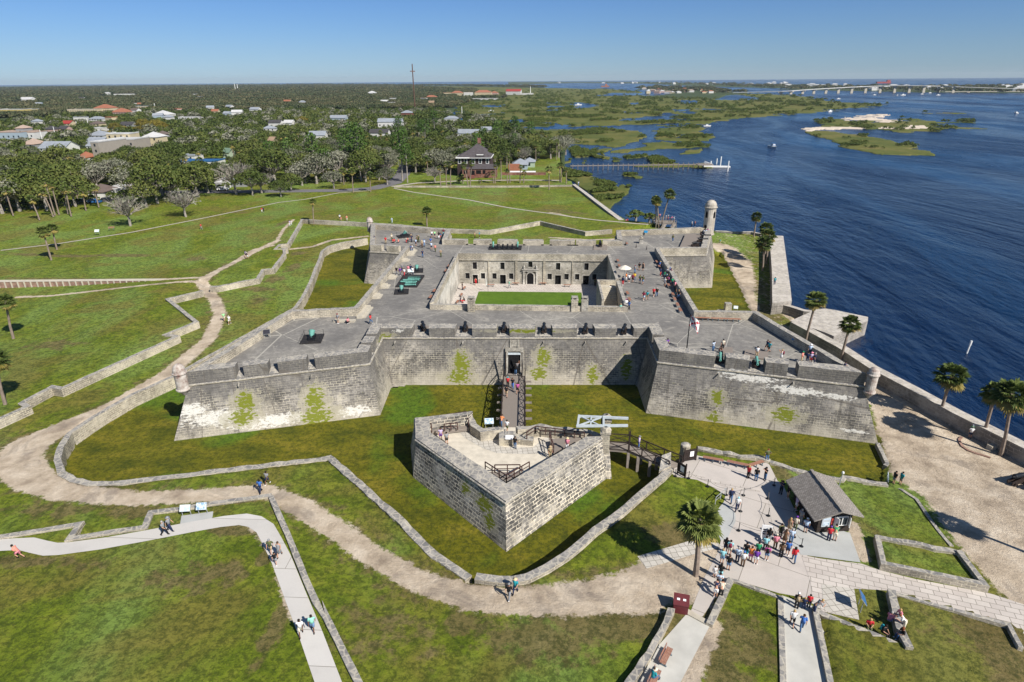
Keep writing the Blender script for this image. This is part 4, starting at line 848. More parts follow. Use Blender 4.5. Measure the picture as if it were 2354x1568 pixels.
# back (moat side) faces of the rear walls
rback=[ro[0]]+ats('K',[(802,205),(850,238),(1003,205)],3.9); 
b.build('scarp_wall',MAT['ravelin'],RV)
b=MB(); vs=[]
rr=random.Random(3)
for i in range(5):
    n=max(1,int(math.hypot(ro[i+1][0]-ro[i][0],ro[i+1][1]-ro[i][1])/1.5)); vs=[]
    for q in range(n+1):
        t=q/n; o=lerp(ro[i],ro[i+1],t); n_=lerp(ri[i],ri[i+1],t); j=rr.uniform(-.04,.04) if 0<q<n else 0; vs+=[(*o,ZR-.35),(*o,ZR+j),(*n_,ZR+.05+j),(*n_,ZRF-.1)]
    b.add(vs,[f for q in range(n) for f in ((4*q,4*q+4,4*q+5,4*q+1),(4*q+1,4*q+5,4*q+6,4*q+2),(4*q+2,4*q+6,4*q+7,4*q+3))])
b.add([(*ro[0],ZRF-.1),(*ro[0],ZR),(*ri[0],ZR+.05),(*ri[0],ZRF-.1)],[(0,1,2,3)]); b.build('parapet',MAT['ravelin'],RV)
b=MB(); out2=offset_poly(ro,-.14,False)
for i in range(5): b.add([(*ro[i],ZR-.42),(*ro[i+1],ZR-.42),(*out2[i+1],ZR-.36),(*out2[i],ZR-.36),(*out2[i+1],ZR-.22),(*out2[i],ZR-.22),(*ro[i+1],ZR-.15),(*ro[i],ZR-.15)],[(0,1,2,3),(3,2,4,5),(5,4,6,7)])
b.build('cordon',STN,RV)
fl=ri[:1]+ri[2:]+ats('K',[(1700,250),(1400,215),(1110,215),(1003,215),(850,238)],ZRF)
b=MB(); fl=[(p[0],p[1]) for p in fl]; b.prism(fl[::-1],fl[::-1],-.1,ZRF); b.build('sand_floor',MAT['sandbar'] if False else MAT['sandfloor'],RV)
b=MB(); b.poly(ats('K',[(650,235),(760,225),(800,250),(960,345),(1010,372),(1240,372),(1330,300),(1420,290),(1440,330),(1370,385),(1270,425),(1090,422),(960,418),(860,385),(740,320),(690,285)],ZRF+.02),ZRF+.02); b.build('slab_path',MAT['paver2'],RV)
def rw(name,fr,pts,w,zt,jit=.08): 
    return wall(name,[(p[0],p[1]) for p in ats(fr,pts,zt)],w,-.2,zt,STN,jit=jit,step=.8,parent=RV)
rw('rear_wall','K',[(752,92),(795,190),(850,225),(1003,205)],-.75,3.95)
rw('rear_wall','K',[(1105,212),(1220,200),(1295,183),(1400,203),(1560,225),(1700,235),(1775,270)],-.8,4.0,.12)
b=MB(); q=ats('K',[(972,250),(1000,205),(1003,245),(1110,245),(1240,292),(1236,312),(972,300)],ZRF+1.0); 
q=ats('K',[(972,303),(1105,303),(1105,245),(1000,245),(972,255)],ZRF+1.05); b.prism(q,q,ZRF,ZRF+1.05); q=ats('K',[(1106,308),(1238,322),(1245,290),(1106,262)],ZRF+.75); b.prism(q,q,ZRF,ZRF+.75); b.build('stone_traverse',STN,RV)
b=MB(); q=at('K',1055,290,ZRF+1.05); b.box((q[0],q[1]-.3,ZRF+1.15),(.95,.55,.06),tilt=.5); sg=b.build('panel',MAT['whitepanel']); 
sg.name='information_sign'; tag(sg,'small white information panel lying on the stone block inside the triangular outwork','sign')
# timber platforms with rails
def rail(b,p0,p1,z0,z1,h,n,th=.09,x=False,mid=True):
    for k in range(n+1):
        t=k/n; p=lerp(p0,p1,t); z=z0+(z1-z0)*t; b.box((p[0],p[1],z+h/2),(th*1.3,th*1.3,h))
    P0=Vector((*p0,z0));P1=Vector((*p1,z1)); H=Vector((0,0,h))
    b.tube(P0+H,P1+H,th*.75,n=4)
    if x:
        for k in range(n):
            a=P0.lerp(P1,k/n);c=P0.lerp(P1,(k+1)/n); b.tube(a+H*.1,c+H*.95,th*.4,n=4); b.tube(a+H*.95,c+H*.1,th*.4,n=4)
        b.tube(P0+H*.08,P1+H*.08,th*.5,n=4)
    elif mid: b.tube(P0+H*.5,P1+H*.5,th*.5,n=4)
def platform(name,pts,z,rails,label_boards='boards'):
    b=MB(); b.prism([(p[0],p[1]) for p in pts],[(p[0],p[1]) for p in pts],z-.5,z); d=b.build('platform',MAT['boards'],RV)
    for (a,c,n) in rails:
        b=MB(); rail(b,a,c,z,z,1.0,n); b.build('railing',MAT['brownwood'],RV)
zp=3.35
q=ats('K',[(445,250),(432,190),(720,145),(735,215)],zp); platform('p',q,zp,[(q[1],q[2],4),(q[0],q[1],2),(q[2],q[3],2),(at('K',545,245,zp),at('K',648,235,zp),2)])
q=ats('K',[(880,560),(1140,560),(1120,590),(1030,650),(900,565)],zp); q=ats('K',[(900,568),(1030,652),(1140,568)],zp); platform('p',q,zp,[(at('K',940,570,zp),at('K',1137,568,zp),2),(at('K',865,545,zp),q[1],3),(q[1],at('K',1210,545,zp),3)])
q=ats('K',[(1370,310),(1400,415),(1520,350),(1640,290),(1600,285)],zp); platform('p',q,zp,[(q[0],q[1],2),(at('K',1260,262,zp),at('K',1640,310,zp),5),(at('K',1190,310,zp),at('K',1260,262,zp),1)])
# masonry gate piers at the second bridge
def pier(c,w,z0,z1,cap=True,parent=RV,name='gate_pier'):
    b=MB(); b.box((c[0],c[1],(z0+z1)/2),(w,w,z1-z0),rz=-.1); b.box((c[0],c[1],z1+.1),(w+.2,w+.2,.2),rz=-.1)
    if cap: b.lathe((c[0],c[1],z1+.2),[(w*.66,0),(w*.62,.2),(w*.4,.45),(w*.1,.55)],8)
    return b.build(name,STN,parent)
pn=at('Q',630,840,2.3); pier((pn[0]-.1,pn[1]-.3),1.05,-.1,5.0); pier((pn[0]+.25,pn[1]+2.6),1.05,-.1,5.0)
b=MB(); p=at('K',1835,620,0); b.add([(p[0]-1.0,p[1]-.1,-.1),(p[0]+.3,p[1]-.1,-.1),(p[0]+.4,p[1]+1.6,-.1),(p[0]-.9,p[1]+1.6,-.1),(pn[0]-.65,pn[1]-.85,2.3),(pn[0]+.5,pn[1]-.85,2.3),(pn[0]+.6,pn[1]+2.9,2.3),(pn[0]-.6,pn[1]+2.9,2.3)],[(0,1,5,4),(1,2,6,5),(2,3,7,6),(3,0,4,7),(4,5,6,7)]); b.build('buttress',MAT['ravelin'],RV)
# ---------------- bridges -----------------
b1=empty('gate_bridge',(0,0,0),0,'straight timber footbridge with crossed rails leading over the moat to the fort gate','footbridge')
zb0,zb1=1.9,2.62; Lg,Rg=(-2.73,-31.0),(.5,-30.9); Ls,Rs=(-1.95,-48.6),(1.1,-48.4)
b=MB(); b.add([(*Ls,zb1),(*Rs,zb1),(*Rg,zb0),(*Lg,zb0),(*Ls,zb1-.18),(*Rs,zb1-.18),(*Rg,zb0-.18),(*Lg,zb0-.18)],[(0,1,2,3),(7,6,5,4),(0,4,5,1),(1,5,6,2),(3,2,6,7),(0,3,7,4)]); b.build('deck',MAT['boards'],b1)
b=MB(); b.add([(gx0,-30.9,1.92),(gx1,-30.8,1.92),(gx1,-28.0,1.92),(gx0,-28.0,1.92)],[(0,1,2,3)]); b.build('threshold',MAT['boards'],b1)
for a,c in ((Lg,Ls),(Rg,Rs)):
    b=MB(); rail(b,a,c,zb0,zb1,1.15,8,.1,x=True); b.build('railing',MAT['darkwood'],b1)
for k in range(7):
    t=(k+.6)/7.4; a=lerp(Lg,Ls,t);c=lerp(Rg,Rs,t); z=zb0+(zb1-zb0)*t-.3
    b=MB(); b.tube((a[0]-.75,a[1],z),(c[0]+.95,c[1],z),.16,n=4); b.build('cross_beam',MAT['wood'],b1)
    for p in (a,c):
        b=MB(); b.box((p[0],p[1],z/2),(.25,.25,z)); b.build('leg',MAT['darkwood'],b1)
for s_,gx in ((-1,gx0-.25),(1,gx1+.3)):
    b=MB(); b.box((gx,-31.3,3.9),(.16,.16,4.2)); b.build('gate_post',MAT['darkwood'],b1)
b=MB(); b.tube((gx0-.25,-31.2,5.9),(-3.2,-36.5,2.1),.035,n=4); b.build('chain',MAT['iron'],b1)
b=MB(); b.tube((gx1+.3,-31.2,5.9),(.55,-36.5,2.2),.035,n=4); b.build('chain',MAT['iron'],b1)
b2=empty('entry_bridge',(0,0,0),0,'angled timber footbridge on posts from the plaza to the triangular outwork','footbridge')
z2=2.3; fa=[at('Q',*q,z2) for q in ((665,668),(1135,692),(2240,1095))]; ne=[at('Q',*q,z2) for q in ((655,830),(1120,868),(1960,1195))]
zz=[z2,z2,1.95]
for k in range(2):
    b=MB(); v=[(*ne[k],zz[k]),(*ne[k+1],zz[k+1]),(*fa[k+1],zz[k+1]),(*fa[k],zz[k])]; v+=[(a,c,d-.22) for a,c,d in v]; b.add(v,[(0,1,2,3),(7,6,5,4),(0,4,5,1),(1,5,6,2),(2,6,7,3),(3,7,4,0)]); b.build('deck',MAT['boards'],b2)
    for ln in (ne,fa):
        b=MB(); rail(b,ln[k],ln[k+1],zz[k],zz[k+1],1.15,1 if k==0 else 3,.1,x=True); b.build('railing',MAT['darkwood'],b2)
for ln in (ne,fa):
    for t in (0,.25,.55): 
        p=lerp(ln[1],ln[2],t); b=MB(); b.box((p[0],p[1],1.05),(.32,.32,2.1)); b.build('leg',MAT['wood'],b2)
b=MB()
for ln in (ne,fa): p=ln[1]; b.box((p[0],p[1],3.1),(.2,.2,1.7))
b.build('hinge_posts',MAT['darkwood'],b2)
lf=empty('drawbridge_frame',(0,0,0),0,'pale painted timber balance frame of the drawbridge above two stone piers','drawbridge')
zf=5.75
A=at('Q',25,338,zf);B_=at('Q',1105,328,zf);C_=at('Q',85,135,zf);D_=at('Q',1115,178,zf)
def beam(name,a,c,w,h,mat=MAT['palewood'],z=zf):
    b=MB(); L=math.hypot(c[0]-a[0],c[1]-a[1]); b.box(((a[0]+c[0])/2,(a[1]+c[1])/2,z),(L,w,h),rz=math.atan2(c[1]-a[1],c[0]-a[0])); return b.build(name,mat,lf)
beam('long_beam',A,B_,.26,.26);beam('long_beam',C_,D_,.26,.26)
beam('cross_piece',lerp(A,B_,.03),lerp(C_,D_,.0),.24,.24,z=zf+.12); beam('cross_piece',lerp(A,B_,.53),lerp(C_,D_,.5),.24,.24,z=zf+.1); beam('cross_piece',lerp(A,B_,.28),lerp(C_,D_,.25),.18,.18,z=zf+.03)
beam('brace',lerp(A,B_,.04),lerp(C_,D_,.48),.16,.14,z=zf+.05); beam('brace',lerp(A,B_,.48),lerp(C_,D_,.04),.16,.14,z=zf-.05)
beam('pivot_axle',lerp(A,B_,.5),lerp(C_,D_,.47),.22,.3,MAT['iron'],z=zf-.15)
for a,c in ((B_,ne[1]),(D_,fa[1])): b=MB(); b.tube((*a,zf),(*c,z2+1.6),.03,n=4); b.build('chain',MAT['iron'],lf)
for p in ((pn[0]-.1,pn[1]-.3),(pn[0]+.25,pn[1]+2.6)): b=MB(); b.box((p[0],p[1],5.45),(.3,.3,.6)); b.build('bracket',MAT['iron'],lf)
# end pillars and gates
def pillar(c,w,z0,z1,label): b=MB(); b.box((c[0],c[1],(z0+z1)/2),(w,w,z1-z0),rz=.3); b.lathe((c[0],c[1],z1),[(w*.72,0),(w*.68,.18),(w*.35,.35),(.05,.4)],8); return tag(b.build('gate_pillar',STN),label,'pillar')
q=at('L',735,270,1.9); pillar((q[0]-.1,q[1]+.3),.85,.3,3.2,'stone pillar with rounded cap at the far side of the footbridge entrance')
q=ats('L',[(525,370),(565,420),(620,405),(630,310),(590,330)],2.6)
b=MB(); a=at('L',520,390,1.9); c=at('L',610,395,1.9); a=at('L',505,440,1.8); c=at('L',600,400,1.8); b.add([(a[0]-.25,a[1]+.1,.2),(c[0]+.15,c[1]-.1,.2),(c[0]+.55,c[1]+2.1,.2),(a[0]+.5,a[1]+2.4,.2),(a[0],a[1]+.2,2.3),(c[0],c[1],2.6),(c[0]+.35,c[1]+2.0,3.15),(a[0]+.6,a[1]+2.3,3.1)],[(0,1,5,4),(1,2,6,5),(2,3,7,6),(3,0,4,7),(4,5,6,7)]); tag(b.build('gate_pillar',STN),'sloping stone pier at the near side of the footbridge entrance','pillar')
for (x0,y0,x1,y1,lab) in ((715,318,818,300,'open dark timber gate leaf with a white notice by the far pillar'),(662,415,700,438,'open dark timber gate leaf with a white notice by the near pier')):
    a=at('L',x0,y0,1.85);c=at('L',x1,y1,1.85); g=empty('gate',(a[0],a[1],1.85),math.atan2(c[1]-a[1],c[0]-a[0]),lab,'gate'); L=max(1.1,math.hypot(c[0]-a[0],c[1]-a[1]))
    b=MB()
    for k in range(7): b.box((L*(k+.5)/7,0,.85),(L/7*.86,.05,1.5))
    b.box((L/2,-.04,.3),(L,.05,.14)); b.box((L/2,-.04,1.35),(L,.05,.14)); b.build('leaf',MAT['darkwood'],g)
    for x in (0,L): b=MB(); b.box((x,0,.9),(.13,.13,1.9)); b.build('post',MAT['darkwood'],g)
    b=MB(); b.box((L*.6,-.09,1.0),(.5,.02,.7)); b.build('notice',MAT['whitepanel'],g)
# ---------------- ticket hut -----------------
bt=empty('ticket_hut',(30.9,-64.9,1.84),0,'small dark timber ticket hut with a grey shingle roof and a white serving window','hut')
def loc(o): 
    o.location=(-30.9,64.9,-1.84); return o
W0,W1,W2,W3=(30.6,-64.75),(33.95,-64.3),(33.65,-59.0),(30.3,-59.4)
zE,zG=4.0,5.25
b=MB(); b.prism([W0,W1,W2,W3],[W0,W1,W2,W3],1.8,4.15,cap=False); 
mw=((W0[0]+W1[0])/2,(W0[1]+W1[1])/2); mb_=((W2[0]+W3[0])/2,(W2[1]+W3[1])/2)
b.add([(*W0,4.15),(*W1,4.15),(*mw,4.95),(*W2,4.15),(*W3,4.15),(*mb_,4.95)],[(0,1,2),(3,4,5)])
t=NT('hut_boards'); w_=t.n('ShaderNodeTexWave',wave_type='BANDS',bands_direction='Y'); t.set(w_.inputs[0],t.uv()); w_.inputs['Scale'].default_value=1.6; t.col(t.mix(w_.outputs[0],(.02,.015,.013),(.055,.043,.036))); MAT['hutboards']=t.m
loc(b.build('wall',MAT['hutboards'],bt))
E0,E1,E2,E3=(29.72,-65.65),(34.78,-64.8),(34.36,-58.3),(29.25,-59.1); R0,R1=(32.15,-65.75),(31.75,-58.9)
for nm,(p,q_,r_,s_) in (('roof',(E0,R0,R1,E3)),('roof',(R0,E1,E2,R1))):
    zs=[zE,zG,zG,zE] if p==E0 else [zG,zE,zE,zG]; b=MB(); v=[(*c,z) for c,z in zip((p,q_,r_,s_),zs)]; v+=[(a,c,z-.14) for a,c,z in v]; b.add(v,[(0,1,2,3),(7,6,5,4),(0,4,5,1),(1,5,6,2),(2,6,7,3),(3,7,4,0)]); loc(b.build('roof',MAT['shingle'],bt))
b=MB(); 
for k in range(14): p=lerp(R0,R1,(k+.5)/14); b.box((p[0],p[1],zG+.03+(k%2)*.03),(.3,.46,.08),rz=.06)
loc(b.build('ridge_cap',MAT['shingle'],bt))
ux=Vector((W1[0]-W0[0],W1[1]-W0[1],0)).normalized(); nn=Vector((ux.y,-ux.x,0))
def onwall(b,u,z,w,h,d,m=0): c=Vector((*W0,0))+ux*u+nn*(d/2+.01); b.box((c.x,c.y,z),(w,d,h),rz=math.atan2(ux.y,ux.x),m=m)
b=MB(); onwall(b,2.35,3.2,1.15,1.1,.12); wn=loc(b.build('window',MAT['white'],bt)); wn.parent=bt
b=MB(); onwall(b,2.08,3.2,.42,.86,.15); onwall(b,2.62,3.2,.42,.86,.15); b.build('pane',MAT['darkglass'],wn)
for u in (1.68,3.02): b=MB(); c=Vector((*W0,0))+ux*u+nn*.28; b.box((c.x,c.y,3.2),(.06,.55,1.1),rz=math.atan2(ux.y,ux.x)+(.35 if u<2 else -.35)); b.build('shutter',MAT['white'],wn)
b=MB(); onwall(b,.75,3.15,.85,1.15,.06); bd=loc(b.build('notice_board',MAT['palewood'],bt))
b=MB(); onwall(b,.75,3.5,.7,.16,.075); onwall(b,.75,2.95,.6,.4,.075); b.build('poster',MAT['sign_blue'],bd)
b=MB(); onwall(b,1.4,3.35,.26,.3,.06); onwall(b,1.4,2.98,.26,.3,.06); loc(b.build('red_notice',MAT['noticered'],bt))
b=MB(); c=Vector((*W0,0))+Vector((-.05,1.5,0)); b.box((c.x-.03,c.y,3.1),(.06,1.2,.9),rz=.05); loc(b.build('side_window',MAT['white'],bt))
# ---------------- cannons, mortars, benches, signs -----------------
def cannon_mesh(mat_b,mat_c,L=2.6,r=.24,h=1.0,elev=0.0,carriage=True):
    root=empty('cannon')
    b=MB(); rot=Matrix.Rotation(R(90),3,'Y')
    prof=[(.0,-.28),(.09,-.26),(.11,-.16),(.05,-.1),(r*.9,0),(r*1.08,.06),(r,.12),(r*.95,L*.38),(r*.98,L*.4),(r*.86,L*.42),(r*.66,L*.9),(r*.85,L*.95),(r*.85,L*.99),(r*.62,L),(.09,L),(.08,L-.25),(0,L-.25)]
    b.lathe((-L*.42,0,h),prof,12,axis=rot); b.tube((0,-.42,h),(0,.42,h),.07,n=8); bar=b.build('barrel',mat_b,root,smooth=True)
    b=MB()
    for s in(-1,1): 
        b.add([(-L*.55,s*.33,.2),(L*.24,s*.33,.2),(L*.24,s*.33,h*.98),(0,s*.33,h*.98),(-L*.12,s*.33,h*.75),(-L*.55,s*.33,.55)]+[(-L*.55,s*.21,.2),(L*.24,s*.21,.2),(L*.24,s*.21,h*.98),(0,s*.21,h*.98),(-L*.12,s*.21,h*.75),(-L*.55,s*.21,.55)],[(0,1,2,3,4,5),(11,10,9,8,7,6)]+[(i,(i+1)%6,6+(i+1)%6,6+i) for i in range(6)])
    b.box((0,0,.3),(L*.7,.5,.16)); b.build('carriage',mat_c,root)
    for x,rr_ in ((-L*.4,.24),(L*.12,.32)):
        for s in(-1,1): w=MB(); w.tube((x,s*.36,rr_),(x,s*.48,rr_),rr_,n=12); w.build('wheel',mat_c,root)
    return root
gun=cannon_mesh(MAT['iron'],MAT['darkwood'],3.0,.29,1.12)
FGUN=[('J',405,225,'first'),('J',770,225,'second'),('J',1088,225,'third'),('J',1440,222,'fourth'),('J',1788,222,'fifth'),('J',2120,222,'sixth')]
LB=['black cannon on the front rampart nearest the left bastion','black cannon on the front rampart second from the left','black cannon on the front rampart just left of above the gate','black cannon on the front rampart just right of above the gate','black cannon on the front rampart second from the right','black cannon on the front rampart nearest the right bastion']
first=True
def place(root,label,loc,rz,cat,group=None,sc=None,used=[]):
    o=root if id(root) not in used else copy_tree(root); used.append(id(root)) if id(root) not in used else None
    o.location=loc; o.rotation_euler=(0,0,rz); tag(o,label,cat)
    if group: o['group']=group
    if sc: o.scale=(sc,)*3
    return o
for k,g in enumerate(GAPS[19][:6]):
    x=-21.45+40.48*(g[0]+g[1])/2; place(gun,LB[k],(x+.0,-26.9,ZD),R(-90)+R([-18,-6,0,2,8,14][k])*-1,'cannon','black cannons along the front rampart',.88)
    p=MB(); p.box((x+.3,-25.6,ZD+.05),(3.2,.9,.1)); tag(p.build('gun_platform',MAT['wood']),['pale plank platform behind the leftmost black front cannon','pale plank platform behind the second black front cannon','pale plank platform behind the third black front cannon','pale plank platform behind the fourth black front cannon','pale plank platform behind the fifth black front cannon','pale plank platform behind the rightmost black front cannon'][k],'platform','plank platforms behind the front cannons')
gun2=cannon_mesh(MAT['bronze'],MAT['darkwood'],2.5,.2,.95)
for k,(gg,lab) in enumerate(((GAPS[1][0],'green bronze cannon pointing through the wide gap in the right bastion parapet'),(GAPS[1][1],'smaller green bronze cannon in the second gap of the right bastion parapet'))):
    a,c=CORD[1],CORD[2]; t=(gg[0]+gg[1])/2; p=lerp(a,c,t); d=Vector((c[0]-a[0],c[1]-a[1])).normalized(); n_=(d.y,-d.x); place(gun2,lab,(p[0]-n_[0]*1.5,p[1]-n_[1]*1.5,ZD),math.atan2(n_[1],n_[0]),'cannon','green bronze cannons on the right bastion')
for fr,x0,y0,x1,y1,w,lab in (('H',770,595,845,595,1.5,'brown plank gun platform beside the green cannon on the right bastion'),('H',940,615,1118,640,1.6,'brown plank gun platform in the middle of the right bastion')):
    q=ats('H',[(x0-5,565) if x0<800 else (945,585),(x1,568) if x0<800 else (1120,602),(x1,625) if x0<800 else (1122,660),(x0,622) if x0<800 else (930,640)],ZD+.3); b=MB(); q=q[::-1]; b.prism(q,q,ZD,ZD+.3); tag(b.build('gun_platform',MAT['boards']),lab,'platform')
# mortars
def mortar(mb,mc,s=1.0,name='mortar'):
    root=empty(name); rot=Matrix.Rotation(R(48),3,'Y'); b=MB(); b.lathe((-.25,0,.65),[(0,-.35),(.2,-.32),(.27,-.2),(.27,.2),(.40,.28),(.42,.8),(.50,.86),(.50,1.0),(.36,1.0),(.33,.6),(0,.55)],14,axis=rot); b.build('barrel',mb,root,smooth=True)
    b=MB(); b.box((0,0,.42),(1.9,1.0,.5)); b.box((0,0,.62),(1.1,.9,.4)); b.build('bed',mc,root)
    return root
def plat(root,w,l): b=MB(); b.box((0,0,.1),(w,l,.2)); pass
m1=mortar(MAT['bronze'],MAT['iron']); b=MB(); b.box((0,0,.1),(3.6,3.2,.2)); b.build('platform',MAT['darkplat'],m1)
for k,(x,y) in enumerate(((-1.7,-1.5),(1.7,-1.5),(1.7,1.5),(-1.7,1.5))): b=MB(); b.tube((x,y,.2),(x,y,1.0),.03,n=5); b.build('post',MAT['iron'],m1)
for (x0,y0),(x1,y1) in (((-1.7,-1.5),(-1.7,1.5)),((-1.7,1.5),(1.7,1.5)),((1.7,1.5),(1.7,-1.5))): b=MB(); b.path([(x0,y0,.98),((x0+x1)/2,(y0+y1)/2,.6),(x1,y1,.98)],.02,4); b.build('chain',MAT['iron'],m1)
q=at('I',1390,340,ZD); m1.location=(q[0],q[1],ZD); m1.rotation_euler=(0,0,R(120)); tag(m1,'green bronze mortar on a black square platform on the left bastion','mortar')
m1.scale=(.95,)*3
m1.rotation_euler=(0,0,R(100))
for fr,x,y,rz,lab,s in (('F',570,375,30,'green mortar on a dark platform on the back left bastion',.95),('F',700,735,100,'small green mortar beside the visitors on the left rampart',.8),('F',540,955,100,'small green mortar in front of the row of bronze gun barrels',.8)):
    m=copy_tree(m1); q=at(fr,x,y+10,ZD); m.location=(q[0],q[1],ZD); m.rotation_euler=(0,0,R(rz)); m.scale=(s,)*3; tag(m,lab,'mortar')
# row of bronze barrels on a platform
q=ats('F',[(480,915),(700,918),(780,800),(560,795)],ZD); pb=MB(); pb.prism(q,q,ZD,ZD+.3); pl=pb.build('barrel_platform',MAT['darkplat']); tag(pl,'large dark platform carrying six green bronze gun barrels on the left rampart','platform')
rot=Matrix.Rotation(R(90),3,'Y')
labs=['uppermost bronze barrel on the large dark platform','second bronze barrel from the back on the dark platform','long pale green barrel in the middle of the dark platform','fourth bronze barrel from the back on the dark platform','fifth bronze barrel from the back on the dark platform','short green barrel nearest the front of the dark platform']
for k,(x0,x1,y) in enumerate(((610,735,805),(605,735,822),(555,725,838),(530,700,855),(580,690,870),(575,690,888))):
    a=at('F',x0,y,ZD+.5);c=at('F',x1,y,ZD+.5); L=math.hypot(c[0]-a[0],c[1]-a[1]); b=MB(); r=.16; b.lathe((0,0,.22),[(0,-.2),(.08,-.18),(.05,-.06),(r,0),(r*1.1,.05),(r,.1),(r*.9,L*.5),(r*.62,L*.93),(r*.8,L*.97),(r*.55,L),(0,L-.05)],10,axis=rot); o=b.build('gun_barrel',MAT['bronze'] if k!=0 else MAT['darkbronze'],smooth=True,loc=(a[0],a[1],ZD+.3),rz=math.atan2(c[1]-a[1],c[0]-a[0])); tag(o,labs[k],'gun barrel','bronze gun barrels lying on the platform')
q=ats('F',[(1452,525),(1790,527),(1797,488),(1460,488)],ZD); b=MB(); b.prism(q,q,ZD,ZD+.25); tag(b.build('mortar_platform',MAT['darkplat']),'long dark platform with six small guns against the far rampart','platform')
for k,(x,c) in enumerate(((1497,1),(1540,0),(1597,0),(1645,0),(1695,0),(1752,1))):
    p=at('F',x,508,ZD+.25); s=empty('small_mortar',(p[0],p[1],ZD+.25),R(80),['tall green mortar at the left end of the long far platform','black mortar second from left on the long far platform','black mortar third from left on the long far platform','black mortar fourth from left on the long far platform','black mortar fifth from left on the long far platform','tall green cannon at the right end of the long far platform'][k],'mortar','small guns on the far platform')
    b=MB(); b.box((0,0,.15),(.9,.5,.3)); b.build('bed',MAT['iron'],s); b=MB(); b.lathe((-.1,0,.3),[(0,0),(.16,.02),(.16,.3),(.2,.34),(.2,.75 if not c else 1.3),(.12,.75 if not c else 1.3),(0,.6)],10,axis=Matrix.Rotation(R(35 if not c else 12),3,'Y')); b.build('barrel',MAT['bronze'] if c else MAT['iron'],s,smooth=True)
g=copy_tree(gun); q=at('G',525,745,ZD+.2); g.location=(q[0],q[1],ZD+.25); g.rotation_euler=(0,0,R(88)); g.scale=(.8,)*3; tag(g,'black cannon on a plank base against the far rampart','cannon'); 
if 'group' in g: del g['group']
q=ats('G',[(452,785),(598,785),(598,735),(460,735)],ZD); b=MB(); b.prism(q,q,ZD,ZD+.2); tag(b.build('gun_platform',MAT['wood']),'pale plank base under the black cannon at the far rampart','platform')
for k,(x,y) in enumerate(((1530,745),(1590,700),(1620,660))):
    g=copy_tree(gun); q=at('G',x,y+5,ZD+.55); g.location=(q[0],q[1],ZD+.55); g.rotation_euler=(0,0,R(-2)); g.scale=(.75,)*3; tag(g,['nearest black cannon on the raised gun deck by the watchtower','middle black cannon on the raised gun deck by the watchtower','farthest black cannon on the raised gun deck by the watchtower'][k],'cannon'); g['group']='black cannons on the raised gun deck'
g=copy_tree(gun2); q=at('T',1165,270,.6); g.location=(q[0]+1.2,q[1],.45); g.rotation_euler=(0,0,R(5)); g.scale=(.8,)*3; tag(g,'black cannon barrel lying on the sand beside the quay','cannon'); 
if 'group' in g: del g['group']
for c in g.children: 
    if c.name.startswith('barrel'): c.data=c.data.copy(); c.data.materials.clear(); c.data.materials.append(MAT['iron'])
g=copy_tree(gun); q=at('V',1100,680); g.location=(q[0]+.6,q[1],q[2]); g.rotation_euler=(0,0,R(20)); g.scale=(1.0,)*3; tag(g,'black cannon on the sand at the right edge near the palms','cannon')
if 'group' in g: del g['group']
g=copy_tree(gun); q=at('V',1197,735); g.location=(q[0]+1.2,q[1]-.2,q[2]); g.rotation_euler=(0,0,R(20)); g.scale=(.8,)*3; tag(g,'second black cannon cut off by the right edge of the picture','cannon')
if 'group' in g: del g['group']
# benches
def bench(L=1.9,back=False):
    root=empty('bench')
    for k in range(4): b=MB(); b.box((0,-.18+.12*k,.45),(L,.1,.05)); b.build('slat',MAT['benchwood'],root)
    for x in (-L/2+.25,L/2-.25)+((0,) if L>2.1 else ()):
        b=MB(); b.box((x,0,.4),(.08,.48,.06)); b.box((x,-.17,.2),(.08,.07,.42)); b.box((x,.17,.2),(.08,.07,.42)); b.box((x,0,.03),(.1,.55,.05)); b.build('leg',MAT['bluegrey'],root)
    if back:
        for z in (.62,.78): b=MB(); b.box((0,.3,z),(L,.04,.12)); b.build('back_slat',MAT['benchwood'],root)
        for x in (-L/2+.25,L/2-.25): b=MB(); b.box((x,.3,.6),(.06,.05,.55)); b.build('back_post',MAT['bluegrey'],root)
    return root
bA=bench(1.55); bB=bench(2.3); bC=bench(1.7,True)
used={}
def putbench(proto,fr,x0,y0,x1,y1,z,label,group=None):
    a=at(fr,x0,y0,z+.45);c=at(fr,x1,y1,z+.45); o=proto if id(proto) not in used else copy_tree(proto); used[id(proto)]=1
    o.location=((a[0]+c[0])/2,(a[1]+c[1])/2,z); o.rotation_euler=(0,0,math.atan2(c[1]-a[1],c[0]-a[0])); tag(o,label,'bench'); 
    if group: o['group']=group
    return o
GW='wooden benches on the left rampart'; GE='wooden benches on the right rampart'
for (p,l) in (((1020,685,1055,672),'reddish bench farthest along the left courtyard parapet'),((990,735,1028,725),'second farthest reddish bench along the left courtyard parapet'),((868,945,905,935),'third reddish bench along the left courtyard parapet'),((828,1010,865,1000),'nearest reddish bench along the left courtyard parapet')):
    x0,y0,x1,y1=p; putbench(bA,'F',x0+5,y0+14,x0+22,y0-14,ZD,l,GW)
for (x,y,l) in ((708,893,'farthest bench along the right courtyard parapet'),(722,948,'second farthest bench along the right courtyard parapet'),(808,1232,'bench behind the walking couple along the right courtyard parapet'),(830,1297,'bench beside the visitor in white along the right courtyard parapet'),(1115,905,'farthest bench beside the right rampart'),(1138,950,'bench with a seated visitor at the far right rampart'),(1238,1150,'bench by the crowd against the right rampart'),(1283,1245,'bench in front of the visitor in pink on the right rampart'),(1302,1295,'third nearest bench on the right rampart'),(1332,1352,'second nearest bench on the right rampart'),(1360,1408,'nearest bench on the right rampart')):
    putbench(bA,'G',x-8,y-20,x+12,y+18,ZD,l,GE)
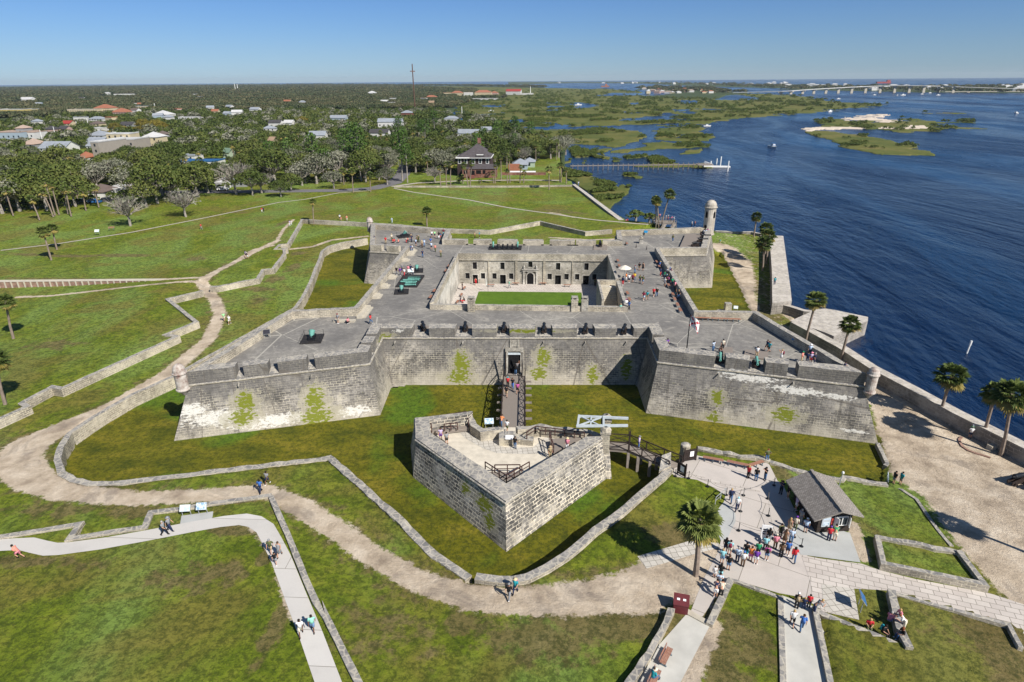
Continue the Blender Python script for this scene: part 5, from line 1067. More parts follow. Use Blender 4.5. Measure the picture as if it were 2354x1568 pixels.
putbench(bA,'G',795,700,812,728,ZD,'small bench beside the far rampart opening',GE)
putbench(bB,'G',580,1378,695,1380,ZD,'long bench against the front courtyard parapet near the hat wearing child')
for x,l in ((1595,'left long bench of three along the back of the right bastion'),(1760,'middle long bench of three along the back of the right bastion'),(1915,'right long bench of three along the back of the right bastion')): putbench(bB,'G',x-60,1490+(x-1595)*.04,x+60,1494+(x-1595)*.04,ZD,l,'long benches on the right bastion')
for (x0,y0,x1,y1,l) in ((900,275,1040,300,'left bench of three in front of the broken wall on the plaza'),(1105,310,1247,340,'middle bench of three in front of the broken wall on the plaza'),(1280,345,1385,312,'right bench of three in front of the broken wall on the plaza')): putbench(bB,'L',x0,y0,x1,y1,1.85,l,'long benches on the plaza')
putbench(bC,'P',320,1410,390,1270,1.85,'upper bench with backrest against the rough wall at the bottom'); putbench(bC,'P',225,1600,285,1470,1.85,'lower bench with backrest where a visitor in a white hat sits')
for (x0,x1,y,l) in ((1440,1505,885,'left bench against the courtyard back wall'),(1700,1765,868,'bench left of the arched courtyard doorway'),(1985,2050,868,'bench right of the arched courtyard doorway'),(2225,2315,888,'bench right of the plain courtyard doorway')): putbench(bB if 0 else bA,'F',x0,y,x1,y,ZF,l,'benches in the courtyard')
for (x,y0,y1,l) in ((1195,900,930,'farthest bench along the left courtyard wall'),(1165,955,1020,'middle bench along the left courtyard wall'),(1125,1040,1080,'nearest bench along the left courtyard wall')): putbench(bA,'F',x+10,y0,x-10,y1,ZF,l,'benches in the courtyard')
putbench(bC,'W',1355,670,1435,665,2.2,'lone bench beside the path on the far left lawn')
# interpretive signs
def sign(fr,x,y,z,w,h,rz,label,mat,hh=.85,tilt=.9,two=True):
    q=at(fr,x,y,z) if z is not None else at(fr,x,y); z=q[2] if z is None else z
    root=empty('information_sign',(q[0],q[1],z),rz,label,'sign'); b=MB(); b.box((0,0,hh+.12),(w+.06,h+.06,.05),tilt=tilt); b.build('frame',MAT['steel'],root); b=MB(); b.box((0,-.035*math.sin(tilt),hh+.12+.035*math.cos(tilt)),(w,h,.03),tilt=tilt); b.build('panel',mat,root)
    for s in (-1,1): b=MB(); b.tube((s*w*.42,.05,0),(s*w*.42,.02,hh+.05),.035,n=5); b.build('leg',MAT['steel'],root)
    return root
sign('O',1262,445,zl+.02,1.0,.65,R(8),'left white information sign beside the concrete walk',MAT['sign_white'])
sign('O',1372,432,zl+.02,1.0,.7,R(8),'right pale blue information sign beside the concrete walk',MAT['sign_blue'])
sign('J',978,1095,3.0,1.1,.7,R(8),'pale blue information sign at the foot of the gate bridge',MAT['sign_blue'])
sign('T',1100,705,ZD,1.0,.7,R(-35),'bright blue information sign beside the right bastion parapet',MAT['sign_cyan'],tilt=.7)
sign('M',1065,990,1.85,1.1,.8,R(75),'deep blue information sign with a grey frame at the lower right',MAT['sign_deep'],hh=1.1,tilt=.9)
sign('I',1005,325,ZD,1.0,.7,R(20),'dark picture sign beside the mortar on the left bastion',MAT['sign_dark'])
sign('G',1000,635,ZD,.9,.6,R(-30),'small blue and white sign near the watchtower',MAT['sign_cyan'])
sign('N',882,1435,None,.9,.8,R(60),'tall pale blue sign standing at the right end of the moat',MAT['sign_blue'],hh=1.2,tilt=1.3)
sign('W',1225,745,2.2,1.3,.8,R(5),'grey information sign beside the path on the far left lawn',MAT['sign_white'],hh=.9)
sign('F',640,790,ZD,1.2,.6,R(0),'grey sign in front of visitors on the left rampart',MAT['sign_white'])
sign('T',160,190,.5,.8,.6,R(-15),'grey framed sign beside the stone chimney block east of the fort',MAT['sign_white'])
# stanchions with ropes
def stanchion(h=.97): 
    root=empty('stanchion'); b=MB(); b.tube((0,0,.04),(0,0,h),.035,n=6); b.build('pole',MAT['iron'],root); b=MB(); b.lathe((0,0,0),[(.2,0),(.2,.03),(.06,.07),(0,.07)],12); b.build('base',MAT['iron'],root); return root
ST=stanchion(); sts=[]
SL=[('L',1228,603,'black rope stanchion at the top of the plaza queue'),('L',1436,632,'black rope stanchion in the edge of the hut shadow'),('L',1203,740,'black rope stanchion beside the woman in a white top'),('L',1440,778,'black rope stanchion in the middle of the plaza'),('L',1186,905,'black rope stanchion right of the big palm crown'),('L',1723,1040,'black rope stanchion in front of the ticket hut'),('L',1488,980,'black rope stanchion behind the visitor in pink'),('L',1660,960,'black rope stanchion by the man in pale blue'),('L',1489,518,'black rope stanchion under the corner of the hut roof'),('L',1080,600,'slim post at the head of the handrail'),('L',920,528,'slim post on the edge of the lawn beside the plaza'),('L',758,458,'slim post near the footbridge gate'),('L',643,440,'slim post against the near gate pier')]
for k,(fr,x,y,l) in enumerate(SL):
    o=ST if k==0 else copy_tree(ST); q=at(fr,x,y,1.85); o.location=(q[0],q[1],1.85); tag(o,l,'stanchion','rope stanchions on the plaza'); sts.append(q)
def rope(i,j,sag=.3,k=0):
    a,c=sts[i],sts[j]; b=MB(); b.path([(a[0]+(c[0]-a[0])*t,a[1]+(c[1]-a[1])*t,1.85+.88-sag*4*t*(1-t)) for t in [q/8 for q in range(9)]],.018,4); return b.build('rope',MAT['rope'])
for n_,(i,j,l) in enumerate(((0,8,'thin rope across the top of the queue'),(0,2,'thin rope from the top stanchion down beside the woman in white'),(2,4,'thin rope down to the stanchion beside the palm'),(1,3,'thin rope along the shadow edge of the hut'),(3,6,'thin rope from the middle stanchion to the white board'),(4,6,'long sagging rope below the middle of the plaza'),(6,7,'short rope beside the visitor in pink'),(7,5,'thin rope in front of the ticket hut'),(9,10,'thin rope along the upper part of the lawn edge'),(10,11,'thin rope along the middle part of the lawn edge'),(11,12,'thin rope near the footbridge gate'))):
    tag(rope(i,j),l,'rope')
# handrail
q0=at('L',985,680,1.85);q1=at('L',1070,600,1.85); b=MB(); rail(b,q0,q1,1.85,1.85,.9,2,.05); tag(b.build('handrail',MAT['steel']),'short grey metal handrail at the edge of the lawn behind the palm','handrail')
# white board, wheeled bin, bin box, chimney block, concrete blocks
q=at('L',1412,985,1.85); o=empty('white_board',(q[0],q[1],1.85),R(-10),'white freestanding notice board with small black signs among the queue','notice board'); b=MB(); b.box((0,0,1.0),(.95,.1,1.5)); b.build('panel',MAT['whitepanel'],o); b=MB()
for k in range(3):
    for s in (-1,1): b.box((s*.2,-.06,.75+.27*k),(.25,.02,.13))
b.build('notices',MAT['sign_dark'],o); b=MB(); b.box((-.35,0,.12),(.08,.7,.24)); b.box((.35,0,.12),(.08,.7,.24)); b.build('foot',MAT['white'],o)
q=at('P',475,950,1.8); o=empty('litter_bin',(q[0],q[1],1.8),R(-12),'maroon metal recycling bin with a sloping lid beside the small ramp','bin'); b=MB(); b.add([(-.6,-.42,0),(.6,-.42,0),(.6,.42,0),(-.6,.42,0),(-.6,-.42,.95),(.6,-.42,.95),(.6,.42,1.35),(-.6,.42,1.35)],[(0,1,5,4),(1,2,6,5),(2,3,7,6),(3,0,4,7),(4,5,6,7)]); b.build('body',MAT['maroon'],o); b=MB(); b.add([(-.65,-.47,.97),(.65,-.47,.97),(.65,.47,1.4),(-.65,.47,1.4),(-.65,-.47,.92),(.65,-.47,.92),(.65,.47,1.34),(-.65,.47,1.34)],[(0,1,2,3),(4,5,1,0),(5,6,2,1),(7,4,0,3)]); b.build('lid',MAT['maroon'],o)
b=MB(); b.box((-.25,0,1.2),(.24,.18,.03),tilt=.43); b.box((.25,0,1.2),(.24,.18,.03),tilt=.43); b.build('label',MAT['whitepanel'],o)
q=at('G',1850,1450,.5); o=empty('stone_block',(q[0],q[1],.5),0,'tall ruined stone chimney block on the sand east of the fort','ruin'); b=MB(); b.box((0,0,1.1),(1.2,1.2,2.2)); b.box((-1.2,-.2,.35),(1.3,1.5,.7)); b.build('stack',STN,o)
q=at('V',880,355); b=MB(); b.box((0,0,.3),(.9,.7,.6)); o=b.build('concrete_block',MAT['cream'],loc=q,rz=.3); tag(o,'pale concrete block on the sand between the two leaning palms','block')
# flagpole with burgundy cross
q=at('H',483,590,ZD); h=hgt('H',(513,305),(q[0],q[1],ZD)); fp=empty('flagpole',(q[0],q[1],ZD),0,'dark flagpole with a white flag bearing a ragged red cross on the right bastion','flagpole'); b=MB(); b.tube((0,0,0),(0,0,h),.09,.05,8); b.build('pole',MAT['iron'],fp)
fl=MB(); nx,nz=10,8
def fpnt(u,v): # u along fly, v up
    return (1.75*u*(.62+.1*v)+.05,-.55*u+.14*math.sin(6*u+2*v),h-.25-1.55*(1-v)-1.0*u*u*(1.0)+.0)
vs=[fpnt(i/nx,j/nz) for j in range(nz+1) for i in range(nx+1)]; fs=[];ms=[]
for j in range(nz):
    for i in range(nx):
        u,v=(i+.5)/nx,(j+.5)/nz; c=min(abs(u-v),abs(u-(1-v))); fl.m.append(1 if c<.075 else 0); fs.append((j*(nx+1)+i,j*(nx+1)+i+1,(j+1)*(nx+1)+i+1,(j+1)*(nx+1)+i))
fl.v=vs; fl.f=fs; MAT['flagred']=simple('flag_red',(.5,.02,.04),.8,.05); o=fl.build('flag',[MAT['white'],MAT['flagred']],fp,smooth=True)
q=at('F',1445,960,ZF); o=empty('small_flagpole',(q[0],q[1],ZF),0,'thin flagpole with a white and red flag in the courtyard','flagpole'); b=MB(); b.tube((0,0,0),(-.25,0,3.4),.03,n=5); b.build('pole',MAT['brownwood'],o); b=MB(); b.add([(-.25,0,3.3),(-.45,.1,2.4),(-.5,.05,1.3),(-.2,0,1.4),(-.1,-.05,2.2)],[(0,1,2,3,4)]); b.build('flag',MAT['white'],o)
# umbrella
q=at('G',775,1085,ZD); o=empty('parasol',(q[0],q[1],ZD),0,'open cream parasol shading the staff by the courtyard stair','parasol'); b=MB(); b.tube((0,0,0),(0,0,2.6),.03,n=6); b.build('pole',MAT['steel'],o); b=MB(); b.lathe((0,0,2.1),[(1.3,0),(.75,.32),(.2,.55),(0,.62)],8); b.build('canopy',MAT['parasol'],o)
# lamp
for (fr,x,y,yt,l) in (('L',2045,525,410,'small grey lamp post with a white globe behind the ticket hut'),):
    q=at(fr,x,y,1.6); h=hgt(fr,(x,yt),(q[0],q[1],1.6)); o=empty('lamp_post',(q[0],q[1],1.6),0,l,'lamp post'); b=MB(); b.tube((0,0,0),(.1,0,h),.05,n=6); b.build('pole',MAT['steel'],o); b=MB(); b.lathe((.1,0,h),[(0,-.15),(.13,-.1),(.15,0),(.1,.14),(0,.18)],10); b.build('globe',MAT['white'],o)
# stair posts on the far rampart
for k,(x,y) in enumerate(((790,735),(900,760),(1010,782),(1127,803))):
    q=at('G',x,y,ZD); b=MB(); b.tube((0,0,0),(0,0,.7),.12,.06,8); b.tube((0,0,.7),(0,0,1.0),.04,n=6); o=b.build('bollard',MAT['darkwood'],loc=(q[0],q[1],ZD)); tag(o,['short dark bollard beside the small far bench','short dark bollard second in the row across the far deck','short dark bollard third in the row across the far deck','short dark bollard at the end of the right rampart parapet'][k],'bollard','dark bollards on the far deck')
q=at('G',950,715,ZD); o=empty('stone_chimney_cap',(q[0],q[1],ZD),0,'small square stone chimney with a pointed cap on the far deck','chimney'); b=MB(); b.box((0,0,.55),(.85,.85,1.1)); b.build('shaft',MAT['plaster_pale'],o); b=MB(); b.box((0,0,1.18),(1.1,1.1,.14)); b.lathe((0,0,1.25),[(.5,0),(.3,.25),(0,.4)],4); b.build('cap',STN,o)
# bicycle by the sea wall
q=at('T',1475,750,.6); o=empty('bicycle',(q[0],q[1],.6),R(-10),'bicycle lying on the ground beside the sea wall','bicycle')
for x in (-.5,.5): b=MB(); b.path([(x+.33*math.cos(2*math.pi*k/12),.33*math.sin(2*math.pi*k/12),.06) for k in range(13)],.03,4); b.build('wheel',MAT['iron'],o)
b=MB(); b.tube((-.5,0,.1),(.1,.25,.12),.025,n=4); b.tube((.5,0,.1),(.1,.25,.12),.025,n=4); b.tube((-.5,0,.1),(-.1,-.1,.1),.025,n=4); b.tube((-.1,-.1,.1),(.5,0,.1),.025,n=4); b.build('frame',MAT['steel'],o)
# channel marker
q=at('N',1510,420,-.45); b=MB(); b.tube((0,0,-.5),(.12,0,1.3),.13,n=8); b.tube((.12,0,1.3),(.2,0,2.2),.17,n=8); o=b.build('channel_post',MAT['white'],loc=(q[0],q[1],-.3)); tag(o,'lone white post standing in the water off the sea wall','post')
# boardwalk stairs at the far shore
bw=empty('boardwalk',(0,0,0),0,'grey timber boardwalk stair over the far sea wall under the tall palms','boardwalk'); 
z=3.2; A=at('G',1150,455,z);B_=at('G',1330,500,z); A2=at('G',1180,500,z);B2=at('G',1310,545,z)
A=at('G',1075,475,z);B_=at('G',1300,480,z);A2=at('G',1110,510,z);B2=at('G',1320,515,z)
b=MB(); b.prism([A2,B2,B_,A],[A2,B2,B_,A],z-.15,z); b.build('deck',MAT['wood'],bw)
for a,c in ((A,B_),(A2,B2)): b=MB(); rail(b,a,c,z,z,1.0,5,.09); b.build('railing',MAT['wood'],bw)
for (s,e_) in (((1080,500),(1020,535)),((1200,515),(1170,570)),((1300,515),(1270,565))):
    a=at('G',*s,z);c=at('G',*e_,2.0); b=MB(); rail(b,a,c,z,2.0,1.0,2,.09); b.add([(a[0]-.6,a[1],z),(a[0]+.6,a[1],z),(c[0]+.6,c[1],2.0),(c[0]-.6,c[1],2.0)],[(0,1,2,3)]); b.build('stair',MAT['wood'],bw)
for p in (A,B_,A2,B2): b=MB(); b.box((p[0],p[1],1.4),(.2,.2,3.4)); b.build('leg',MAT['wood'],bw)
# ---------------- far land and marsh -----------------
ZL=0.2
def P_(fr,pts,z=ZL): return ats(fr,pts,z)
far=lambda X: at('D',X,196,0)
LAND=[(-16000,60),(-330,60),(-330,311)]  # mainland outline completed below
east=ats('B',[(1568,760),(1500,700),(1430,655),(1300,580),(1240,545),(1130,505),(1000,480),(860,470),(790,440),(890,402),(860,380),(1040,345),(1500,300),(1800,285)],1.0)+ats('B',[(1700,262),(1500,262),(1480,252),(1300,245),(900,240),(620,238),(300,236)],1.0)
MAIN=[(-16000,100),(-335,100),(-335,300),(15,311),at('D',1296,392,1.5)]+east+[(east[-1][0]-3500,east[-1][1]+4500),(-16000,12000)]
VIL=P_('MC',[(380,132),(560,118),(600,100),(400,85),(350,95),(410,75),(470,72),(700,78),(840,85),(880,100),(1040,108),(900,122),(860,140),(600,138)],.3)
BEACH=P_('B',[(1400,216),(1560,213),(2354,213),(2354,240),(1900,232),(1700,226),(1500,225)],0)+[] 
BEACH=P_('MC',[(-400,60),(0,48),(400,52),(800,70),(1345,82)],0)+P_('MD',[(0,92),(200,96),(430,100),(550,102),(900,110),(1345,112)],0)+P_('MD',[(1500,112),(1500,72),(1345,72),(900,78),(200,74),(0,72)],0)+P_('MC',[(900,52),(400,42),(-400,42)],0)
FARW=P_('B',[(-200,232),(600,226),(1480,230),(1640,228),(1640,252),(1480,250),(900,241),(620,240)],0)
MARSH=ats('B',[(820,345),(1100,325),(1500,315)],ZL)+P_('MC',[(0,95),(150,80),(400,100),(430,128),(860,140),(1120,140),(930,110),(1130,112),(1345,128)])+P_('MD',[(0,118),(110,122),(260,150),(400,162),(540,168),(620,175),(540,180),(400,190),(330,196),(200,215),(0,230)])+P_('MC',[(1345,235),(1150,245),(960,265),(700,290),(560,290),(400,300),(330,303),(0,322)])+P_('MA',[(830,250),(640,258),(590,264),(380,264),(280,245),(150,212),(100,200),(110,190),(240,172),(0,190),(-50,130)])
LOW=P_('MA',[(270,262),(400,268),(590,268),(700,262),(830,262),(960,268),(940,290),(985,315),(900,330),(835,350),(810,355),(760,352),(700,340),(560,340),(520,352),(440,330),(360,330),(270,300)])
LOW2=P_('MA',[(985,305),(1030,262),(1040,250),(1200,240),(1310,262),(1300,280),(1345,300),(1345,320),(1240,325),(1100,325)])
SP=[P_('MA',q) for q in ([(815,380),(850,368),(920,368),(990,335),(1100,330),(1180,345),(1315,340),(1300,355),(1100,372),(960,378),(900,392),(820,390)],[(705,380),(740,358),(800,360),(805,385),(760,392)],[(570,385),(560,365),(600,350),(640,370),(680,380),(760,395),(810,405),(800,420),(750,415),(700,402),(620,405)],[(860,408),(900,402),(1010,402),(1018,412),(900,418)],[(1185,395),(1210,378),(1250,378),(1280,362),(1295,380),(1260,395),(1200,402)],[(535,435),(570,418),(580,430),(565,442)],[(885,462),(1000,440),(1010,425),(1045,415),(1100,432),(1150,450),(1310,452),(1310,462),(1100,462)],[(875,510),(890,503),(960,510),(1000,522),(990,534),(950,532),(930,522),(880,520)],[(795,425),(820,420),(840,428),(800,434)],[(628,433),(640,427),(646,436),(634,440)])]
SP+=[P_('B',[(1560,745),(1640,790),(1760,830),(1830,880),(1950,905),(1970,915),(2050,950),(2010,990),(1965,1030),(1945,1085),(2040,1115),(2110,1150),(2060,1170),(1960,1130),(1690,900),(1620,830)],.1),P_('B',[(1970,900),(2000,890),(2065,915),(2060,940),(1985,942)])]
SP+=[P_('MD',[(130,312),(200,306),(310,318),(520,340),(640,372),(770,386),(750,410),(870,428),(870,442),(560,440),(440,420),(300,372),(230,340)]),P_('MD',[(215,288),(250,255),(300,250),(500,265),(780,248),(820,262),(900,262),(1010,262),(1100,262),(1095,268),(900,272),(850,290),(1110,294),(1105,300),(900,312),(850,320),(660,320),(520,306),(400,300),(220,300)]),P_('MD',[(395,185),(500,178),(620,172),(500,188),(410,190)]),P_('MD',[(840,218),(900,213),(1005,216),(1000,221),(850,223)]),P_('MD',[(1015,262),(1095,262),(1080,269),(1020,266)])]
SANDB=[P_('MD',[(105,308),(180,296),(280,290),(500,296),(500,303),(300,305),(220,303),(140,314)]),P_('MD',[(300,250),(380,242),(460,232),(640,228),(600,233),(500,236),(480,240),(560,250),(680,256),(620,262),(520,262),(410,257),(360,254)]),P_('MD',[(560,296),(620,292),(650,298),(740,290),(830,288),(820,296),(700,302),(600,304)])]
CH=[P_('MA',q) for q in ([(265,220),(300,212),(355,214),(350,222),(440,228),(470,224),(520,240),(560,236),(590,236),(590,246),(640,250),(830,248),(900,244),(960,240),(1060,236),(1345,226),(1345,236),(1100,244),(960,252),(830,262),(640,262),(560,262),(480,262),(400,262),(300,250),(470,245),(470,236),(350,226),(265,230)],[(455,118),(500,116),(560,120),(620,122),(700,128),(720,138),(660,152),(610,152),(640,136),(560,128),(460,124)],[(435,160),(520,156),(525,163),(440,166)],[(455,142),(540,138),(550,144),(470,149)],[(90,136),(230,134),(230,142),(100,143)],[(715,80),(800,70),(940,70),(1040,74),(1000,80),(800,84)],[(845,168),(880,167),(880,173),(850,174)])]
CH+=[P_('MC',q) for q in ([(265,215),(305,214),(300,222),(380,216),(430,222),(400,226),(330,224)],[(460,225),(530,228),(570,230),(600,228),(600,236),(650,240),(640,250),(580,262),(500,260),(470,272),(400,272),(330,270),(270,270),(275,264),(380,258),(440,246),(520,238)],[(575,202),(630,205),(690,202),(700,215),(730,225),(680,232),(640,228),(660,215),(600,215)],[(720,203),(790,200),(865,204),(790,210)],[(625,270),(640,254),(730,260),(720,268)],[(620,155),(650,152),(720,152),(740,160),(700,170),(620,168)],[(325,165),(395,163),(398,172),(340,175)],[(0,170),(60,168),(130,185),(70,196),(0,194)],[(835,140),(900,137),(1110,142),(1050,150),(880,148)],[(122,118),(200,110),(480,112),(440,118),(250,124),(130,126)],[(375,340),(480,332),(480,350),(430,362),(500,372),(460,389),(400,372)],[(630,345),(680,348),(640,365),(600,372)],[(455,206),(495,205),(490,211),(460,212)])]
LAG=[P_('MD',[(300,300),(560,306),(500,310),(200,306)])]
CREEK=[P_('AA',q,.3) for q in ([(0,285),(200,275),(450,268),(800,270),(1100,255),(1400,250),(1720,250),(1720,262),(1300,268),(1000,272),(860,290),(700,310),(500,300),(200,320),(0,350)],)]
PRAIRIE=[P_('AA',[(1280,180),(1900,165),(1860,215),(1500,225),(1100,225)],.5)]
MARSH2=P_('B',[(840,345),(1500,318),(1900,300),(1900,268),(1650,258),(1480,256),(900,246),(620,243),(700,262),(1000,275),(1000,300),(880,310)])
def fbm(X,Y,s,seed=0,oc=4):
    r=np.random.RandomState(seed); o=np.zeros_like(X); a=1.
    for k in range(oc):
        for j in range(3):
            th=r.uniform(0,6.28); f=2*np.pi/s*(2**k)*r.uniform(.7,1.3); o+=a*np.sin(f*(X*np.cos(th)+Y*np.sin(th))+r.uniform(0,6.28)+1.3*np.sin(f*.7*(X*np.sin(th)-Y*np.cos(th))))
        a*=.55
    return o/3
def land_kind(X,Y):
    """0 water 1 marsh 2 mainland 3 sand 4 beach suburb"""
    D=np.hypot(X-CAM[0],Y-CAM[1]); w=np.clip(D/60,2,14); Xw=X+fbm(X,Y,90,1)*w*.5; Yw=Y+fbm(X,Y,90,2)*w*1.6
    k=np.zeros(X.shape)
    for pol in [MARSH,LOW,LOW2]+SP: k[inside(Xw,Yw,pol)]=1
    for pol in CH+LAG: k[inside(Xw,Yw,pol)]=0
    mn=inside(X,Y,MAIN); k[mn]=2; k[inside(X,Y,FARW)]=0
    for pol in CREEK: k[inside(Xw,Yw,pol)]=0
    for pol in PRAIRIE: k[inside(Xw,Yw,pol)]=1
    k[inside(Xw,Yw,MARSH2)]=1; k[inside(X,Y,VIL)]=2; k[inside(X,Y,BEACH)]=4
    for pol in SANDB: k[inside(Xw,Yw,pol)]=3
    tiny=(k==1)&(fbm(X,Y,70,5)>2.4)&(D>500)&(D<2600)&(X>120); k[tiny]=0
    return k
def build_terrain():
    na=1100; az=np.radians(np.linspace(-47,46,na))+YAW; rows=[]; yy=np.concatenate([np.linspace(268,28,300),np.linspace(27,6,60)])
    r=43.5*1418/yy; rows=np.concatenate([[225],r[r>228]]); A,Rr=np.meshgrid(az,rows); X=CAM[0]+Rr*np.sin(A); Y=CAM[1]+Rr*np.cos(A)
    k=land_kind(X,Y); h=np.where(k==0,-2.,np.where(k==1,-.1,np.where(k==2,1.45,np.where(k==3,.1,1.0))))
    # keep the near shore tidy: the lawn sheet covers it
    ny,nx=X.shape; idx=np.arange(nx*ny).reshape(ny,nx); q=np.stack([idx[:-1,:-1],idx[1:,:-1],idx[1:,1:],idx[:-1,1:]],-1).reshape(-1,4)[:,::-1]
    x=X.ravel();y=Y.ravel();hh=h.ravel(); cx=x[q].mean(1);cy=y[q].mean(1)
    lawn=(cx>-328)&(cx<148)&(cy<308)&(cy>-104); lx=np.interp(cy,SHY,SHX); keep=~(lawn&(cx<lx+1)); keep&=(hh[q].max(1)>-1.9)
    q=q[keep]; kk=k.ravel()[q].max(1)
    for nm,cond,mat in (('land',kk==2,MAT['land']),('marsh',kk==1,MAT['marsh']),('sand_bar',kk==3,MAT['sandbar']),('barrier_island',kk==4,MAT['land'])):
        qq=q[cond]; 
        if len(qq)==0: continue
        u,inv=np.unique(qq,return_inverse=True); me=bpy.data.meshes.new(nm); me.vertices.add(len(u)); me.vertices.foreach_set('co',np.stack([x[u],y[u],hh[u]],1).ravel()); me.loops.add(len(qq)*4); me.loops.foreach_set('vertex_index',inv.ravel()); me.polygons.add(len(qq)); me.polygons.foreach_set('loop_start',np.arange(len(qq))*4); me.polygons.foreach_set('loop_total',np.full(len(qq),4)); me.update(calc_edges=True); me.materials.append(mat); tag(link(me,nm),kind='structure')
build_terrain()
# roads
ribbon('road',[at('D',*q,2.0) for q in ((300,441),(520,440),(700,438),(790,437),(860,432),(905,420),(925,400),(935,375))],7,MAT['asphalt'],.06,6)
ribbon('house_lane',[at('D',*q,2.0) for q in ((900,428),(960,420),(1060,415),(1200,413),(1290,414))],2.2,MAT['palepath'],.05,5)
# ---------------- palms -----------------
def palm_mesh(nf,nl,seed,R0=2.0,old=.3):
    rr=random.Random(seed); g=MB(); o=MB()
    for i in range(nf):
        t=(i+.5)/nf; el=R(82-138*t**.9+rr.uniform(-8,8)); az=i*2.39996+rr.uniform(-.25,.25); L=R0*rr.uniform(.42,.58)*(1.0 if el>0 else .9)
        d=Vector((math.cos(az)*math.cos(el),math.sin(az)*math.cos(el),math.sin(el))); side=Vector((-math.sin(az),math.cos(az),0)); up=d.cross(side)*-1
        b=o if (t>1-old and rr.random()<.75) else g; c=d*L-Vector((0,0,.05)); 
        b.add([d*.15+side*.02,d*.15-side*.02,c-side*.02,c+side*.02],[(0,1,2,3)])
        F=R0*rr.uniform(.42,.56); 
        for k in range(nl):
            a=R(-100+200*(k+.5)/nl); v=d*math.cos(a)+side*math.sin(a); w=d*(-math.sin(a))+side*math.cos(a); l=F*(1-.25*abs(a)/1.7)*rr.uniform(.85,1.1); 
            m=c+v*l*.6+up*(.04)-Vector((0,0,.06*l)); e=c+v*l-Vector((0,0,(.22+.25*rr.random())*l)); hw=F*.105*(14/nl)**.5
            b.add([c,m+w*hw,e,m-w*hw],[(0,1,2),(0,2,3)])
    return g,o
def leafy(name,mb,mat): me=mesh(name,mb.v,mb.f,mat,None,False,False); return me
PV=[]
for k,(nf,nl) in enumerate(((62,15),(54,13),(58,13))):
    g,o=palm_mesh(nf,nl,k+1); PV.append((leafy('crown',g,MAT['frond']),leafy('old_fronds',o,MAT['frondold'])))
PL=[]
for k in range(3):
    g,o=palm_mesh(26,7,k+11); PL.append((leafy('crown',g,MAT['frond']),leafy('old_fronds',o,MAT['frondold'])))
palm_n=0
def palm(fr,bx,by,cx,cy,z,label,r=2.0,hi=True,group=None,tr=.2):
    global palm_n
    if z is None: x,y,z=at(fr,bx,by)
    else: x,y=at(fr,bx,by,z)
    # crown centre: height from the pixel row, lean from the pixel column
    h=hgt(fr,(cx,cy),(x,y,z)); X,_=px(fr,cx,cy); d=np.array((x,y,z+h))-CAM; X0=1176.5+FOC*(d@RT)/(d@FW); lean=(X-X0)*(d@FW)/FOC
    ly=rnd.uniform(-.3,.3)
    root=empty('palm_tree',(x,y,z),0,label,'palm tree',group); top=Vector((lean,ly,h-.35))
    pts=[Vector((0,0,-.2)),top*.33+Vector((-lean*.12,0,0)),top*.66+Vector((-lean*.08,0,0)),top]; b=MB(); b.path(pts,[tr*1.25,tr,tr*.95,tr*1.05],7); b.build('trunk',MAT['bark'],root)
    v=(PV if hi else PL)[palm_n%3]; palm_n+=1; s=r/2.0
    for me in v: link(me,me.name.split('.')[0],root,tuple(top),rnd.uniform(0,6.28),(s,s,s*.95))
    return root
G1='tall palms beside the sea wall'
palm('L',820,1285,862,800,1.85,'big foreground palm with a full crown beside the slab path',2.25,tr=.24)
palm('N',1290,932,1405,575,None,'leaning palm on the sand, leftmost of the three before the water at the right',2.3,group=G1)
palm('N',1628,1100,1735,700,None,'slimmer leaning palm behind the concrete block by the sea wall',1.9,group=G1)
palm('N',1778,1222,1885,725,None,'largest leaning palm at the right edge beside the sea wall',2.4,group=G1)
palm('H',1412,535,1505,180,.6,'tall leaning palm between the right bastion and the stone quay',2.1,group=G1)
palm('H',1688,685,1775,370,.55,'shorter leaning palm between the right bastion and the sea wall',1.95,group=G1)
palm('G',1105,530,1108,245,2.,'slim straight palm left of the boardwalk stair',1.7); palm('G',1135,550,1120,265,2.,'palm standing close behind the slim one at the boardwalk stair',1.8); palm('G',1162,547,1252,185,2.,'tallest palm at the boardwalk, leaning to the right',2.1)
palm('G',2130,636,2162,420,1.6,'lone palm between the watchtower and the broad sea wall',1.8)
palm('G',2222,1000,2240,700,.5,'nearest palm of the clump beside the broad sea wall',2.3); palm('G',2262,925,2290,620,.5,'middle palm of the clump beside the broad sea wall',2.3); palm('G',2243,880,2265,545,.5,'farthest palm of the clump beside the broad sea wall',2.1)
palm('E',1712,245,1697,5,2.6,'lone slim palm at the back corner of the left glacis wall',1.35,tr=.17); palm('F',805,290,800,100,2.6,'lone palm on the lawn behind the far left bastion',1.75)
palm('W',645,1070,530,690,None,'nearer palm of the pair on the far left lawn',1.9); palm('W',715,937,655,650,None,'farther palm of the pair on the far left lawn',1.8)
palm('Y',130,615,65,230,None,'palm near the left edge above the long glacis wall',1.9); palm('Y',50,1250,-35,790,None,'palm cut off by the left edge of the picture',1.9)
GT='slim palms along the edge of the left wood'
for k,(bx,by,cx,cy) in enumerate(((165,505,70,180),(495,560,375,290),(668,520,530,200),(690,503,550,80),(740,490,645,110),(853,485,815,150),(893,513,822,160),(1078,440,1040,200),(1240,400,1172,150))):
    palm('W',bx,by,cx,cy,2.2,'slim pale trunked palm, %s from the left along the wood edge'%('first','second','third','fourth','fifth','sixth','seventh','eighth','ninth')[k],1.9,False,GT,.2)
palm('A',475,880,455,705,2.2,'very tall thin palm standing above the left wood',2.,False,None,.2)
palm('A',1310,840,1305,760,2.0,'palm among the trees left of the road',1.9,False,None,.2)
